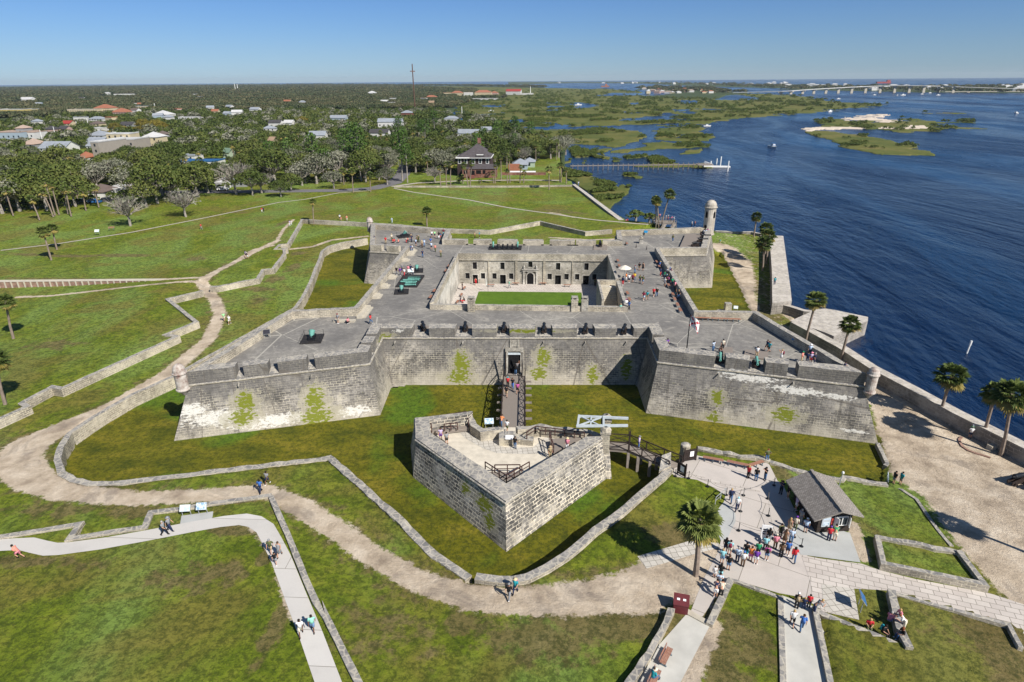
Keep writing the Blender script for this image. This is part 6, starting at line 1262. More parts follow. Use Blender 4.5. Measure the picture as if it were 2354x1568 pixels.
GH='palms in front of the brick house'; HL=['first from the left','second from the left','third from the left','with a thick leaning trunk before the porch','leaning right before the porch','short and bushy at the porch corner','very short and young at the porch','with a curved stout trunk','slim beside the stout curved one','tiny young one on the grass','tall before the dark trees','mid sized before the brick wall','tall and straight before the pale villa','tall behind the brick wall','slim at the pool corner','stout at the pool','standing forward on the lawn near the sea wall','left of the pair by the shore path','right of the pair by the shore path','low in the shrubs by the shore path']
for k,(bx,by,cx,cy,r) in enumerate(((48,1150,30,860,1.5),(140,1150,130,800,1.8),(205,1150,205,800,1.8),(480,1148,410,820,2.1),(512,1145,540,785,1.9),(400,1110,390,1005,1.7),(345,1105,335,1030,1.8),(880,1105,868,945,1.7),(905,1105,905,820,1.4),(672,1105,665,1062,1.1),(1000,1055,993,700,1.3),(1097,1105,1093,905,1.4),(1135,1100,1125,720,1.6),(1085,862,1090,620,1.7),(1293,1100,1305,845,1.4),(1352,1105,1360,940,1.6),(1750,1205,1750,880,2.3),(1920,1095,1915,820,1.7),(1940,1090,1950,815,1.5),(2020,1110,2020,890,1.4))):
    palm('R',bx,by,cx,cy,2.0,'palm near the brick house, '+HL[k],r,False,GH,.2)
palm('B',190,955,180,810,2.0,'lone palm beside the road bend on the far lawn, left one',2.,False,None,.2); palm('B',307,950,303,835,2.0,'lone palm beside the road bend on the far lawn, right one',2.,False,None,.2)
# ---------------- broad leaved trees -----------------
def clump(b,c,rx,rz,n,s,rr,m=0):
    for _ in range(n):
        v=Vector((rr.gauss(0,1),rr.gauss(0,1),rr.gauss(0,1)*.9+.25)).normalized(); p=Vector((c[0]+v.x*rx*rr.uniform(.7,1.05),c[1]+v.y*rx*rr.uniform(.7,1.05),c[2]+v.z*rz*rr.uniform(.7,1.05)))
        nn_=(v+Vector((rr.uniform(-.7,.7),rr.uniform(-.7,.7),rr.uniform(-.3,.9)))).normalized(); u=nn_.orthogonal().normalized(); w=nn_.cross(u); k=s*rr.uniform(.6,1.25); a=rr.uniform(0,3.14); u2=u*math.cos(a)+w*math.sin(a); w2=-u*math.sin(a)+w*math.cos(a)
        b.add([p+u2*k,p+w2*k*.7,p-u2*k,p-w2*k*.7],[(0,1,2,3)],m)
def broad(seed,H=9,Rr=5.5,nc=18,nl=42,s=.5,low=.35):
    rr=random.Random(seed); tr=MB(); cr=MB(); tr.path([(0,0,-.3),(rr.uniform(-.2,.2),0,H*.2),(rr.uniform(-.5,.5),rr.uniform(-.5,.5),H*.42)],[.42,.34,.26],7)
    for i in range(nc):
        a=i*2.4+rr.uniform(-.4,.4); q=math.sqrt((i+.5)/nc); r=Rr*.78*q; z=H*(low+(.86-low)*(1-.55*q*q))+rr.uniform(-.6,.5)*H*.07; c=(r*math.cos(a),r*math.sin(a),z); k=rr.uniform(.75,1.2)
        clump(cr,c,Rr*.30*k,H*.13*k,nl,s,rr); tr.path([(0,0,H*.3),(c[0]*.5,c[1]*.5,H*.45),(c[0]*.92,c[1]*.92,c[2])],[.2,.12,.05],4)
    return tr,cr
def twigs(b,seed,H,Rr,n,rr):
    for i in range(n):
        a=rr.uniform(0,6.28); q=rr.uniform(.2,1); z=H*(.45+.5*rr.random()*(1-.3*q)); p=Vector((Rr*q*math.cos(a),Rr*q*math.sin(a),z)); s=p*.45+Vector((0,0,H*.2)); m=(p+s)/2+Vector((rr.uniform(-.5,.5),rr.uniform(-.5,.5),rr.uniform(0,.6))); b.path([s,m,p],[.11,.07,.03],3)
        for _ in range(2): e=p+Vector((rr.uniform(-1,1),rr.uniform(-1,1),rr.uniform(-.2,1)))*1.1; b.tube(m,e,.045,.02,3)
TV={}
def mk_tv(kind,mats,params):
    out=[]
    for sd,pr in enumerate(params):
        tr,cr=broad(sd*7+hash(kind)%1 +3,**pr)
        out.append((mesh('trunk',tr.v,tr.f,MAT['greybark'],None,False,False),leafy('crown',cr,mats)))
    TV[kind]=out
mk_tv('oak',MAT['oak'],[dict(H=10,Rr=6.8,nc=30,nl=76,s=.34,low=.2),dict(H=9,Rr=5.6,nc=24,nl=76,s=.33,low=.18),dict(H=11,Rr=7.2,nc=32,nl=76,s=.35,low=.28),dict(H=8,Rr=5.2,nc=22,nl=76,s=.32,low=.15)])
mk_tv('moss',MAT['oak2'],[dict(H=10,Rr=6.5,nc=22,nl=60,s=.28),dict(H=9,Rr=6,nc=20,nl=54,s=.28)])
mk_tv('gold',MAT['yellowleaf'],[dict(H=10,Rr=5.5,nc=20,nl=70,s=.34),dict(H=9,Rr=5,nc=18,nl=70,s=.34)])
mk_tv('bush',MAT['mangrove'],[dict(H=4,Rr=3.2,nc=11,nl=36,s=.35,low=.2),dict(H=3.2,Rr=2.6,nc=9,nl=36,s=.32,low=.2)])
pv=[]
for sd in (1,2):
    rr=random.Random(sd); tr=MB(); cr=MB(); H=17; tr.path([(0,0,-.3),(.3,.1,H*.4),(-.1,.2,H*.9)],[.32,.24,.12],6)
    for i in range(15): a=i*2.4; z=H*(.58+.42*i/15); r=3.6*(1-.75*(i/15)**2)*rr.uniform(.7,1); c=(r*.7*math.cos(a),r*.7*math.sin(a),z); clump(cr,c,1.7,.75,34,.42,rr); tr.path([(0,0,z-1.4),c],[.09,.04],4)
    pv.append((mesh('trunk',tr.v,tr.f,MAT['greybark'],None,False,False),leafy('crown',cr,MAT['pine'])))
TV['pine']=pv
bv=[]
for sd in (1,2):
    rr=random.Random(sd+20); tr,cr=broad(sd+50,H=9,Rr=6.5,nc=18,nl=9,s=.42); twigs(tr,sd,9,6.3,120,rr); bv.append((mesh('trunk',tr.v,tr.f,MAT['greybark'],None,False,False),leafy('crown',cr,MAT['oak2'])))
TV['bare']=bv
tcount=0
def tree(kind,x,y,z,label,group,s=1.0,name=None):
    global tcount
    v=TV[kind][tcount%len(TV[kind])]; tcount+=1
    root=empty(name or {'oak':'oak_tree','moss':'oak_tree','gold':'golden_tree','bush':'shrub','pine':'pine_tree','bare':'bare_tree'}[kind],(x,y,z),rnd.uniform(0,6.28),label,{'bush':'shrub'}.get(kind,'tree'),group); root.scale=(s,s,s*rnd.uniform(.9,1.1))
    for me in v: link(me,me.name.split('.')[0],root)
    return root
# single trees at the lawn edge
for fr,x,y,k,s,l in (('W',1635,635,'bare',1.0,'grey half bare oak standing on the far left lawn beside the path'),('A',1250,1120,'bare',.95,'grey half bare oak at the edge of the wood casting a dark shadow'),('A',1590,970,'bare',1.35,'largest silver grey bare oak by the road'),('A',1760,960,'bare',1.0,'silver grey bare oak right of the largest one'),('A',1890,985,'oak',.72,'small green oak at the road bend'),('A',985,1050,'oak',1.0,'dark oak overhanging the lawn left of the parking lot'),('B',520,880,'pine',1.2,'tall pine standing by the lane gate'),('B',245,880,'pine',1.35,'tallest pine left of the lane'),('B',555,890,'pine',1.05,'pine with a leaning bare trunk beside the lane'),('B',740,890,'bare',.75,'leafless grey tree in front of the brick house drive'),('R',1330,800,'bare',.9,'grey leafless tree over the pale villa')):
    q=at(fr,x,y,2.0); tree(k,q[0],q[1],1.9,l,None,s)

for fr,x,y,s in (('W',30,480,1.5),('W',-120,500,1.6),('W',250,450,1.45),('W',400,420,1.4),('W',590,440,1.3),('W',950,390,1.25),('A',60,1040,1.5),('A',230,1010,1.5),('A',400,985,1.5),('A',780,930,1.3),('A',900,1000,1.35),('A',1060,1030,1.3),('A',1160,1000,1.4),('A',1330,985,1.35),('A',1400,960,1.2),('A',1700,975,1.0),('A',1960,945,1.0),('B',60,930,.8),('B',420,905,.9)):
    q=at(fr,x,y,2.0); tree('oak' if int(x)%3 else 'moss',q[0],q[1],1.8,'big spreading oak along the edge of the lawn','big oaks along the lawn edge',s)

for k in range(70):
    t=k/69; D0=[(-20,492),(100,484),(250,462),(350,452),(500,438),(700,424),(880,415),(930,404),(1040,400)][:]; xx=-20+1060*t; yy=float(np.interp(xx,[p[0] for p in D0],[p[1] for p in D0]))-rnd.uniform(2,12)
    if 555<xx<700 or 900<xx<940: continue
    q=at('D',xx,yy,2.0); tree('bush',q[0],q[1],1.7,'low shrub in the shade under the first trees of the wood','shrubs along the foot of the wood',rnd.uniform(.6,1.1))

c=at('V',500,1080); x_,y_=c[0]+8.6*math.sin(R(134)),c[1]+8.6*math.cos(R(134)); z_=c[2]
root=empty('palm_tree',(x_,y_,z_),0,'palm just beyond the right edge whose shadow falls across the sand','palm tree'); b=MB(); b.path([(0,0,-.2),(.1,0,4),(0,.1,7.6)],[.26,.2,.2],7); b.build('trunk',MAT['bark'],root)
for me in PV[1]: link(me,me.name.split('.')[0],root,(0,.1,7.6),1.0,1.0)
p_=[at('V',*q_) for q_ in ((580,238),(558,262),(562,292),(590,335),(650,375),(720,402),(800,425),(870,448))]
wall('brick_edging',[(a[0],a[1]) for a in p_],.3,[a[2]-.2 for a in p_],[a[2]+.14 for a in p_],MAT['plankred'],'curved low brick edging on the sand around the leaning palms','edging')
# ---------------- houses -----------------
MAT['hroof']=simple('dark_shingle_roof',(.085,.075,.08),.9,.2,1); MAT['brick']=masonry('red_brick',(.22,.08,.06),(.28,.11,.08),(.35,.25,.2),bw=.4,bh=.15,lich=.2,cap=False); MAT['brownshake']=simple('brown_shake',(.045,.03,.03),.9,.25,2)
cols=dict(white=(.75,.75,.73),cream=(.66,.57,.38),pink=(.58,.42,.38),blue=(.42,.52,.60),yellow=(.62,.50,.18),grey=(.36,.37,.38),stone=(.42,.38,.33),brick=(.27,.10,.08),palegreen=(.45,.55,.42))
roofs=dict(metal=(.42,.46,.52),red=(.50,.07,.06),tile=(.50,.20,.12),dark=(.10,.095,.10),tan=(.45,.32,.22),white=(.8,.8,.8),brown=(.22,.17,.15),pale=(.62,.47,.38),green=(.20,.30,.22))
for k,c in cols.items(): MAT['w_'+k]=simple('house_wall_'+k,tuple(x_*.72 for x_ in c),.85,.06,.5)
for k,c in roofs.items(): MAT['r_'+k]=simple('house_roof_'+k,tuple(x_*.66 for x_ in c),.6,.12,.6)
HS=[]
def house(x,y,z,w,d,h,rh,rz,wall,roof,label,typ='gable',rows=1,cat='house',name='house',win=True,group=None):
    root=empty(name,(x,y,z),rz,label,cat,group); HS.append((x,y,w,d,h))
    b=MB(); b.box((0,0,h/2),(w,d,h)); 
    if typ=='gable' : b.add([(-w/2,-d/2,h),(-w/2,d/2,h),(-w/2,0,h+rh),(w/2,-d/2,h),(w/2,d/2,h),(w/2,0,h+rh)],[(0,1,2),(3,4,5)])
    b.build('wall',MAT['w_'+wall] if isinstance(wall,str) and 'w_'+wall in MAT else MAT[wall],root)
    e=.45; W=w/2+e; D=d/2+e; rm=MAT.get('r_'+roof) or MAT.get(roof) or MAT['r_dark']; b=MB(); k=rh/(d/2)*e
    if typ=='gable':
        for s in(-1,1): b.add([(-W,s*D,h-k),(W,s*D,h-k),(W,0,h+rh+.05),(-W,0,h+rh+.05),(-W,s*D,h-k-.18),(W,s*D,h-k-.18),(W,0,h+rh-.13),(-W,0,h+rh-.13)],[(0,1,2,3),(4,5,6,7),(0,1,5,4),(1,2,6,5),(3,0,4,7)])
    elif typ=='hip':
        q=max(.0,w/2-d/2); b.add([(-W,-D,h),(W,-D,h),(W,D,h),(-W,D,h),(-q-.01,0,h+rh),(q+.01,0,h+rh),(-W,-D,h-.2),(W,-D,h-.2),(W,D,h-.2),(-W,D,h-.2)],[(0,1,5,4),(1,2,5),(2,3,4,5),(3,0,4),(0,6,7,1),(1,7,8,2),(2,8,9,3),(3,9,6,0),(9,8,7,6)])
    else:
        b.box((0,0,h+.12),(w+.3,d+.3,.25)); b.box((0,-d/2,h+.4),(w+.3,.3,.5)); b.box((-w/2,0,h+.4),(.3,d,.5)); b.box((w/2,0,h+.4),(.3,d,.5))
    b.build('roof',rm,root)
    if win:
        nr=max(1,int(h//3)); nw=max(1,int(w//3.2))
        for r_ in range(nr):
            for i in range(nw):
                b=MB(); xx=-w/2+w*(i+.5)/nw; b.box((xx,-d/2-.03,r_*3+1.6),(1.0,.08,1.3)); o=b.build('window',MAT['darkglass'],root)
    return root
def H(fr,x,y,wpx,hpx,wall,roof,label,typ='gable',d=None,z=1.6,rz=0,cat='house',hh=None,rise=.25,dist_y=None):
    """x,y = pixel of the foot of the front wall, wpx = pixel width, hpx= pixel height of the wall"""
    q=at(fr,x,y,z); s=FR[fr][2]/1.74076; dd=(np.array((q[0],q[1],z))-CAM)@FW; w=wpx*s*dd/FOC; h=hh or max(2.6,hpx*s*dd/FOC*1.02); d=d or max(7,w*.6)
    return house(q[0],q[1]+d/2,z,w,d,h,d*rise,rz,wall,roof,label,typ,cat=cat)
# brick house
q=at('R',640,1015,2.0); bh=empty('brick_house',(q[0]-1.0,q[1]+1.5,1.9),0,'large two storey dark shingled house with a red brick porch beyond the far lawn','house'); HS.append((q[0],q[1]+8,20,16,9))
ppm=lambda v:v
s_=FR['R'][2]/1.74076; dd=(np.array((q[0],q[1],2))-CAM)@FW; mpp=s_*dd/FOC  # metres per pixel of frame R
X=lambda xx:(xx-640)*mpp
b=MB(); b.box(((X(330)+X(865))/2,9,4.2),(X(865)-X(330),13,8.4)); b.build('wall',MAT['brownshake'],bh)
b=MB(); b.box(((X(450)+X(760))/2,18,4.9),(X(760)-X(450),8,9.8)); b.build('rear_wing',MAT['brownshake'],bh)
def hip(b,x0,x1,y0,y1,z,rh,q=None):
    mx=(x0+x1)/2; my=(y0+y1)/2; hw=(x1-x0)/2; hd=(y1-y0)/2; r=max(0,hw-hd); b.add([(x0,y0,z),(x1,y0,z),(x1,y1,z),(x0,y1,z),(mx-r-.01,my,z+rh),(mx+r+.01,my,z+rh)],[(0,1,5,4),(1,2,5),(2,3,4,5),(3,0,4),(3,2,1,0)])
b=MB(); hip(b,X(315),X(872),2,16.2,8.4,3.6); hip(b,X(530),X(872),1.2,12,8.3,4.4); hip(b,X(440),X(765),13.5,22.5,9.8,3.2); hip(b,X(625),X(765),1.5,7,9.3,1.5); b.build('roof',MAT['hroof'],bh)
b=MB(); b.box(((X(315)+X(872))/2,8.8,8.25),(X(872)-X(315)+.1,15.0,.4)); b.build('eaves',MAT['white'],bh)
b=MB(); b.box((X(628),20,14.2),(1.6,1.2,2.4)); b.build('chimney',MAT['brick'],bh)
b=MB(); b.box(((X(430)+X(965))/2,-.2,1.9),(X(965)-X(430),5.2,3.8)); b.build('porch',MAT['brick'],bh)
b=MB(); b.add([(X(545),-3.2,3.9),(X(978),-3.2,3.9),(X(978),2.4,3.9),(X(545),2.4,3.9),(X(600),2.4,5.5),(X(940),2.4,5.5)],[(0,1,5,4),(1,2,5),(3,0,4)]); b.box((X(485),-.3,3.95),(X(530)-X(440),5.6,.2)); b.build('porch_roof',MAT['hroof'],bh)
for x0,x1 in ((552,625),(648,725),(750,792),(455,510)): b=MB(); b.box((X((x0+x1)/2),-2.83,2.5 if x0!=552 else 1.9),(X(x1)-X(x0),.1,1.6 if x0!=552 else 2.6)); b.build('porch_opening',MAT['black'],bh)
b=MB(); b.box((X(585),-4.2,.6),(X(625)-X(545),2.6,1.2),taper=.95); b.build('steps',MAT['w_brick'],bh)
for x in (370,465,590,697,810):
    b=MB(); b.box((X(x),2.45,6.7),(1.5,.12,2.3)); w_=b.build('window',MAT['white'],bh); b=MB(); b.box((X(x),2.37,6.7),(1.05,.08,1.85)); b.build('pane',MAT['darkglass'],w_)
b=MB(); b.box((X(697),1.9,9.5),(3.2,.3,.5)); b.build('dormer',MAT['white'],bh)
# pale villa with pool
H('R',1290,905,240,70,'blue','metal','pale blue low villa right of the brick house with a white roof edge','hip',d=10); H('R',1440,870,170,90,'palegreen','metal','screened pale green annex of the villa by the pool','hip',d=7)
q=at('R',1205,905,2.0); b=MB(); b.box((0,0,1.5),(5.5,3,3.0)); o=b.build('pool_house',MAT['w_tile'] if 'w_tile' in MAT else MAT['r_tile'],loc=(q[0],q[1]-1.5,2)); tag(o,'orange painted little building beside the pool','building')
b=MB(); q0=at('R',1130,935,2.6);q1=at('R',1540,930,2.6); b.box(((q0[0]+q1[0])/2,q0[1]+1.0,2.3),(q1[0]-q0[0],6,.5)); tag(b.build('swimming_pool',MAT['white']),'white edged swimming pool terrace beside the shore','pool')
b=MB(); q0=at('R',1010,985,1.8);q1=at('R',1700,975,1.8); b.box(((q0[0]+q1[0])/2,q0[1],2.4),(q1[0]-q0[0],.5,1.3)); tag(b.build('brick_garden_wall',MAT['brick']),'long brick garden wall in front of the pool','wall')
LST=[('AA',1350,1110,110,150,'stone','white','grey stone castle like tower building with red arched windows','flat',22,12),('AA',1650,1000,340,60,'stone','white','long grey stone castle hall behind the tower','flat',18,10),('AA',1620,960,300,60,'cream','white','cream flat roofed building with solar panels','flat',12,12),('AA',2030,925,200,60,'cream','white','white tent roofed pavilion beside the stone castle','hip',12,9),
('AA',1080,1075,90,40,'white','tile','white villa with an orange tiled roof','hip',12,None),('AA',700,930,360,45,'white','metal','long low building with a blue grey metal roof','gable',14,None),('AA',370,880,160,40,'grey','pale','grey building with a pale tile hip roof','hip',14,None),('AA',130,810,330,130,'blue','pale','large pale grey hotel block with terracotta roof edges at the left','flat',20,None),('AA',310,800,110,175,'grey','pale','grey tower of the pale hotel with a small tile roof','hip',9,None),('AA',440,800,90,120,'white','pale','white wing at the right of the pale hotel','flat',14,None),
('AA',1260,900,200,50,'white','metal','white house with a metal gable roof beside the castle','gable',12,None),('AA',1260,850,240,40,'grey','metal','wide house with a light metal roof among the trees','gable',12,None),('AA',1280,755,240,40,'white','metal','long pale metal roofed building in the town','hip',14,None),('AA',660,690,120,60,'pink','dark','pink house with a dark slate hip roof','hip',10,None),('AA',830,665,110,40,'pink','dark','pink house with a dark gable roof','gable',10,None),('AA',1320,665,110,50,'white','white','plain white flat block in the town','flat',9,None),('AA',1270,590,140,35,'cream','brown','cream house with a brown hip roof','hip',10,None),('AA',1280,520,200,30,'white','metal','white house with a grey green metal roof','hip',10,None),('AA',880,585,130,35,'cream','red','cream building with a bright red roof','gable',10,None),('AA',1680,600,160,30,'grey','dark','low grey roofed house left of the golden trees','gable',10,None),('AA',2140,760,120,60,'grey','brown','old house with a brown roof and two chimneys','hip',10,None),
('AA',1090,430,370,60,'cream','cream','long cream building with a row of windows','flat',20,None),('AA',1370,420,220,70,'cream','tile','cream building with three orange tiled roofs','hip',20,None),('AA',1580,430,210,30,'pink','tile','low building with a red tiled hip roof','hip',20,None),('AA',130,430,320,60,'yellow','white','yellow flat roofed building at the left edge','flat',20,None),('AA',410,410,120,45,'yellow','white','small yellow flat roofed building','flat',12,None),('AA',2130,460,210,25,'white','white','low white domed roof building','hip',20,None),('AA',1880,375,130,50,'cream','metal','cream building near the marina masts','flat',12,None),('AA',340,255,170,25,'white','white','white boat shed beyond the creek','gable',20,None),('AA',1640,175,250,20,'white','grey','white houses at the edge of the far prairie','flat',30,None),
('AB',100,285,150,14,'white','white','long white flat roof left of the golden trees','flat',14,None),('AB',605,228,70,22,'white','metal','white house with a metal roof and red awning','gable',10,None),('AB',390,258,46,20,'blue','metal','small blue house with a white roof','gable',9,None),('AB',300,238,50,18,'cream','tile','small house with an orange roof','gable',9,None),('AB',710,375,90,22,'white','metal','white tin roofed house deep in the trees','hip',9,None),('AB',735,495,40,50,'cream','tan','yellow house with an orange gable','gable',8,None),('AB',395,580,50,45,'palegreen','green','pale green cottage with a pointed roof','gable',8,None),('AB',1245,300,120,28,'blue','metal','bright blue house with a light metal roof','gable',10,None),('AB',1080,455,120,50,'white','metal','white gabled house between the oaks','gable',10,None),('AB',100,600,120,22,'white','metal','white villa beside the long blue roofed lot','flat',9,None),('AB',170,645,280,26,'white','sign_deep','long building with a dark blue roof and white edge','flat',12,None),('AB',350,820,70,25,'white','white','white motor coach like building by the road','flat',5,None),('AB',660,40,40,10,'white','white','white block on the far skyline','flat',30,None),
('W',1200,310,190,90,'white','brown','white building with dark garage doors beneath the oaks','hip',10,None),('W',1450,270,180,50,'white','white','white building side seen through the dark oaks','flat',8,None),('A',830,975,170,30,'white','white','white shop front behind the parking lot','flat',8,None),('A',1560,925,200,25,'grey','metal','grey building behind the silver oak','flat',8,None),
('MB',250,110,45,12,'white','white','white curved roof hall near the tall cross','hip',20,None),('MB',660,112,50,14,'cream','tile','row of cream shops with tiled roofs, left unit','flat',20,None),('MB',710,112,60,14,'cream','tile','row of cream shops with tiled roofs, middle unit','hip',20,None),('MB',770,112,50,16,'white','pale','white shop at the end of the cream row','flat',20,None),('MB',850,110,90,14,'cream','tile','wide cream building with a hip tiled roof','hip',24,None),('MB',910,108,40,10,'pink','tile','small pink roofed building','hip',18,None),('MB',1015,108,80,18,'white','red','white building with a deep red roof','gable',22,None),('MB',1090,108,60,8,'white','white','low white building with tall masts','flat',18,None),('MB',860,134,140,5,'white','white','long pale bridge like deck over the creek','flat',9,None),
('MB',440,228,60,22,'brick','metal','red brick house with a grey roof and turret','hip',10,None),('MB',70,250,90,18,'blue','metal','pale blue house with a metal roof at the wood','gable',10,None),('MB',680,255,80,18,'white','metal','white house with pale roof beside the creek','hip',10,None),('MB',290,340,100,28,'white','dark','white house with a grey gable in the pines','gable',9,None),('MB',350,300,130,45,'white','metal','tall white house partly hidden by pines','gable',10,None),('MB',780,340,130,25,'white','metal','long house with a silvery metal roof near the shore','gable',10,None),('MB',870,318,60,22,'white','metal','small white gabled house near the shore','gable',8,None),('MB',570,160,30,10,'yellow','tan','small yellow roofed building near the cross','gable',12,None),('MB',570,130,60,10,'pink','tile','orange tiled roofs near the cross','hip',16,None)]
GRPH='houses and shops of the old town among the trees'
for k,(fr,x,y,w,h,wa,ro_,lab,ty,d,hh) in enumerate(LST):
    if wa not in cols: wa='white'
    o=H(fr,x,y,w,h,wa,ro_,lab,ty,d=d,hh=hh,rz=rnd.uniform(-.12,.12),cat='building' if ty=='flat' else 'house'); o['group']=GRPH
rh=random.Random(12)
for k in range(28):
    y_=rh.choice((rh.uniform(212,250),rh.uniform(240,300))); x_=rh.uniform(0,1000) if y_<250 else rh.uniform(60,960)
    q=at('D',x_,y_,1.5); s_=1+max(0,(250-y_)/60); wl,rf=rh.choice((('white','metal'),('white','white'),('cream','tile'),('white','dark'),('cream','tan'),('pink','tile'),('blue','metal'),('white','brown')))
    o=house(q[0],q[1],1.5,rh.uniform(8,13)*s_,8,rh.uniform(3.5,6)*s_**.4,2.2,rh.uniform(-.5,.5),wl,rf,'small distant house with a pale or coloured roof among the far trees',rh.choice(('hip','gable','gable','flat')),win=False,group='small houses scattered through the far woods')
# small houses of the far spit and the barrier island
sh=[]
for k in range(26):
    x=410+k*19+rnd.uniform(-6,6); y=rnd.choice((86,92,99,106,112)); q=at('MC',x,y,.5); o=house(q[0],q[1],.5,rnd.uniform(12,22),10,rnd.uniform(4,7),2.2,rnd.uniform(-.5,.5),rnd.choice(('cream','white','pink')),rnd.choice(('tile','tile','white','pale')),'small pale house on the spit before the long bridge','hip',win=False,group='small houses on the spit'); 
for k in range(46):
    fr,x=('MC',rnd.uniform(-100,1300)) if k<18 else ('MD',rnd.uniform(60,1345)); t=(x/1345); y=(50+rnd.uniform(-2,16)*t) if fr=='MC' else rnd.uniform(78,104) if x>400 else rnd.uniform(72,80)
    q=at(fr,x,y,1); w=rnd.uniform(18,34); o=house(q[0],q[1],1.,w,16,rnd.uniform(6,11),3,rnd.uniform(-.6,.6),'white','white','tiny white beach house on the barrier island','hip',win=False,group='beach houses on the barrier island')
# great cross
q=at('B',605,395,1.8); zc=1.8; h=hgt('B',(587,95),(q[0],q[1],zc)); cr_=empty('great_cross',(q[0],q[1],zc),R(62),'very tall thin rust brown steel cross rising above the trees','cross'); b=MB(); b.box((0,0,h/2),(1.3,1.3,h),taper=.8); b.build('shaft',MAT['plankdark'],cr_); b=MB(); b.box((0,0,h*.84),(11,1.1,1.2)); b.build('arms',MAT['plankdark'],cr_)
# utility masts
for k,(fr,x,y0,y1,l) in enumerate((('AA',575,800,630,'pale utility pole beside the pink house, left one'),('AA',765,800,590,'pale utility pole in front of the pink house'),('AA',1040,630,520,'pale pole beside the red roofed building'),('AA',1200,650,480,'pale pole left of the white flat block'),('AB',462,68,10,'left thin radio mast on the skyline'),('AB',480,62,12,'right thin radio mast on the skyline'),('AA',2075,370,280,'tall marina mast, left'),('AA',2030,370,300,'tall marina mast, right'),('MB',738,236,170,'tall white mast by the creek dock'),('MB',776,232,204,'white sailing boat mast, left at the creek'),('MB',800,232,204,'white sailing boat mast, right at the creek'),('MB',1105,108,62,'pair of tall masts beside the red roofed shop'))):
    q=at(fr,x,y0,1.5); h=hgt(fr,(x,y1),(q[0],q[1],1.5)); dd=(np.array((q[0],q[1],2))-CAM)@FW; b=MB(); b.tube((0,0,0),(0,0,h),.0006*dd,.0004*dd,6); tag(b.build('pole',MAT['white'],loc=(q[0],q[1],1.5)),l,'pole')
# cars by the road
def car(fr,x,y,rz,col,label,z=2.0):
    q=at(fr,x,y,z); o=empty('parked_car',(q[0],q[1],z),rz,label,'car','cars parked near the road'); b=MB(); b.add([(-2.2,-.9,.3),(2.2,-.9,.3),(2.2,.9,.3),(-2.2,.9,.3),(-2.2,-.88,.85),(2.25,-.88,.8),(2.25,.88,.8),(-2.2,.88,.85)],[(0,1,5,4),(1,2,6,5),(2,3,7,6),(3,0,4,7),(4,5,6,7)]); b.add([(-1.9,-.8,.85),(1.1,-.8,.85),(1.1,.8,.85),(-1.9,.8,.85),(-1.5,-.7,1.45),(.4,-.7,1.45),(.4,.7,1.45),(-1.5,.7,1.45)],[(0,1,5,4),(1,2,6,5),(2,3,7,6),(3,0,4,7),(4,5,6,7)]); b.build('body',MAT[col],o)
    b=MB(); b.box((-.5,-.77,1.15),(2.0,.1,.42)); b.box((-.5,.77,1.15),(2.0,.1,.42)); b.build('windows',MAT['darkglass'],o)
    for a in (-1.4,1.4):
        for s in (-.85,.85): w=MB(); w.tube((a,s-.1,.34),(a,s+.1,.34),.34,n=10); w.build('wheel',MAT['black'],o)
for a in (('A',1500,945,.1,'white','white van parked beneath the silver oak'),('A',640,1030,.1,'sign_deep','dark blue car in the parking lot under the oaks'),('A',560,1025,.1,'bluegrey','grey car in the parking lot under the oaks'),('A',720,1020,.1,'iron','black car in the parking lot under the oaks'),('R',75,945,.2,'iron','dark car on the drive left of the brick house'),('A',1440,450,.2,'sign_deep','blue car far off in the town')): car(*a)
# ---------------- piers, boats, far bridge -----------------
pr=empty('long_pier',(0,0,0),0,'long narrow timber pier running out from the marsh with a floating dock at its end','pier'); z=1.9
A=at('MA',580,463,z);B_=at('MA',1310,455,z); d=Vector((B_[0]-A[0],B_[1]-A[1],0)); L=d.length; b=MB(); b.box(((A[0]+B_[0])/2,(A[1]+B_[1])/2,z),(L,1.6,.3),rz=math.atan2(d.y,d.x)); b.build('deck',MAT['wood'],pr)
for k in range(27):
    p=lerp(A,B_,(k+.5)/27); b=MB()
    for s in (-.6,.6): b.tube((p[0],p[1]+s,-1.5),(p[0],p[1]+s,z+.9),.14,n=6)
    b.build('piles',MAT['wood'],pr)
b=MB(); b.box((B_[0]-1,B_[1]-1,z+.1),(8,6,.35)); b.build('pier_head',MAT['wood'],pr)
q=at('C',330,790,-.2);q2=at('C',200,765,1.9); b=MB(); b.box((q[0]-4,q[1],0),(14,3,.6),rz=-.1); b.build('floating_dock',MAT['white'],pr); b=MB(); rail(b,(q2[0],q2[1]),(q[0]-6,q[1]),1.9,.2,1.1,6,.09,x=True); b.build('gangway',MAT['white'],pr)
for x,y,yt in ((305,785,725),(355,820,755),(280,770,738),(240,790,755)): q=at('C',x,y,-.4); h=hgt('C',(x,yt),(q[0],q[1],-.4)); b=MB(); b.tube((q[0],q[1],-1),(q[0],q[1],h),.28,n=6); b.build('pile',MAT['white'],pr)
for (x0,y0,x1,y1,l) in ((1260,650,1590,652,'weathered dock crossing the mangroves beyond the villa'),(1330,630,1560,625,'shorter dock beside the white pontoon boat')):
    z=1.6;A=at('B',x0,y0,z);B_=at('B',x1,y1,z); dk=empty('dock',(0,0,0),0,l,'dock'); b=MB(); b.box(((A[0]+B_[0])/2,(A[1]+B_[1])/2,z),(math.hypot(B_[0]-A[0],B_[1]-A[1]),1.8,.3),rz=math.atan2(B_[1]-A[1],B_[0]-A[0])); b.build('deck',MAT['wood'],dk)
    for k in range(9): p=lerp(A,B_,.55+.45*k/8); b=MB(); b.tube((p[0],p[1],-1.5),(p[0],p[1],z),.16,n=6); b.build('pile',MAT['wood'],dk)
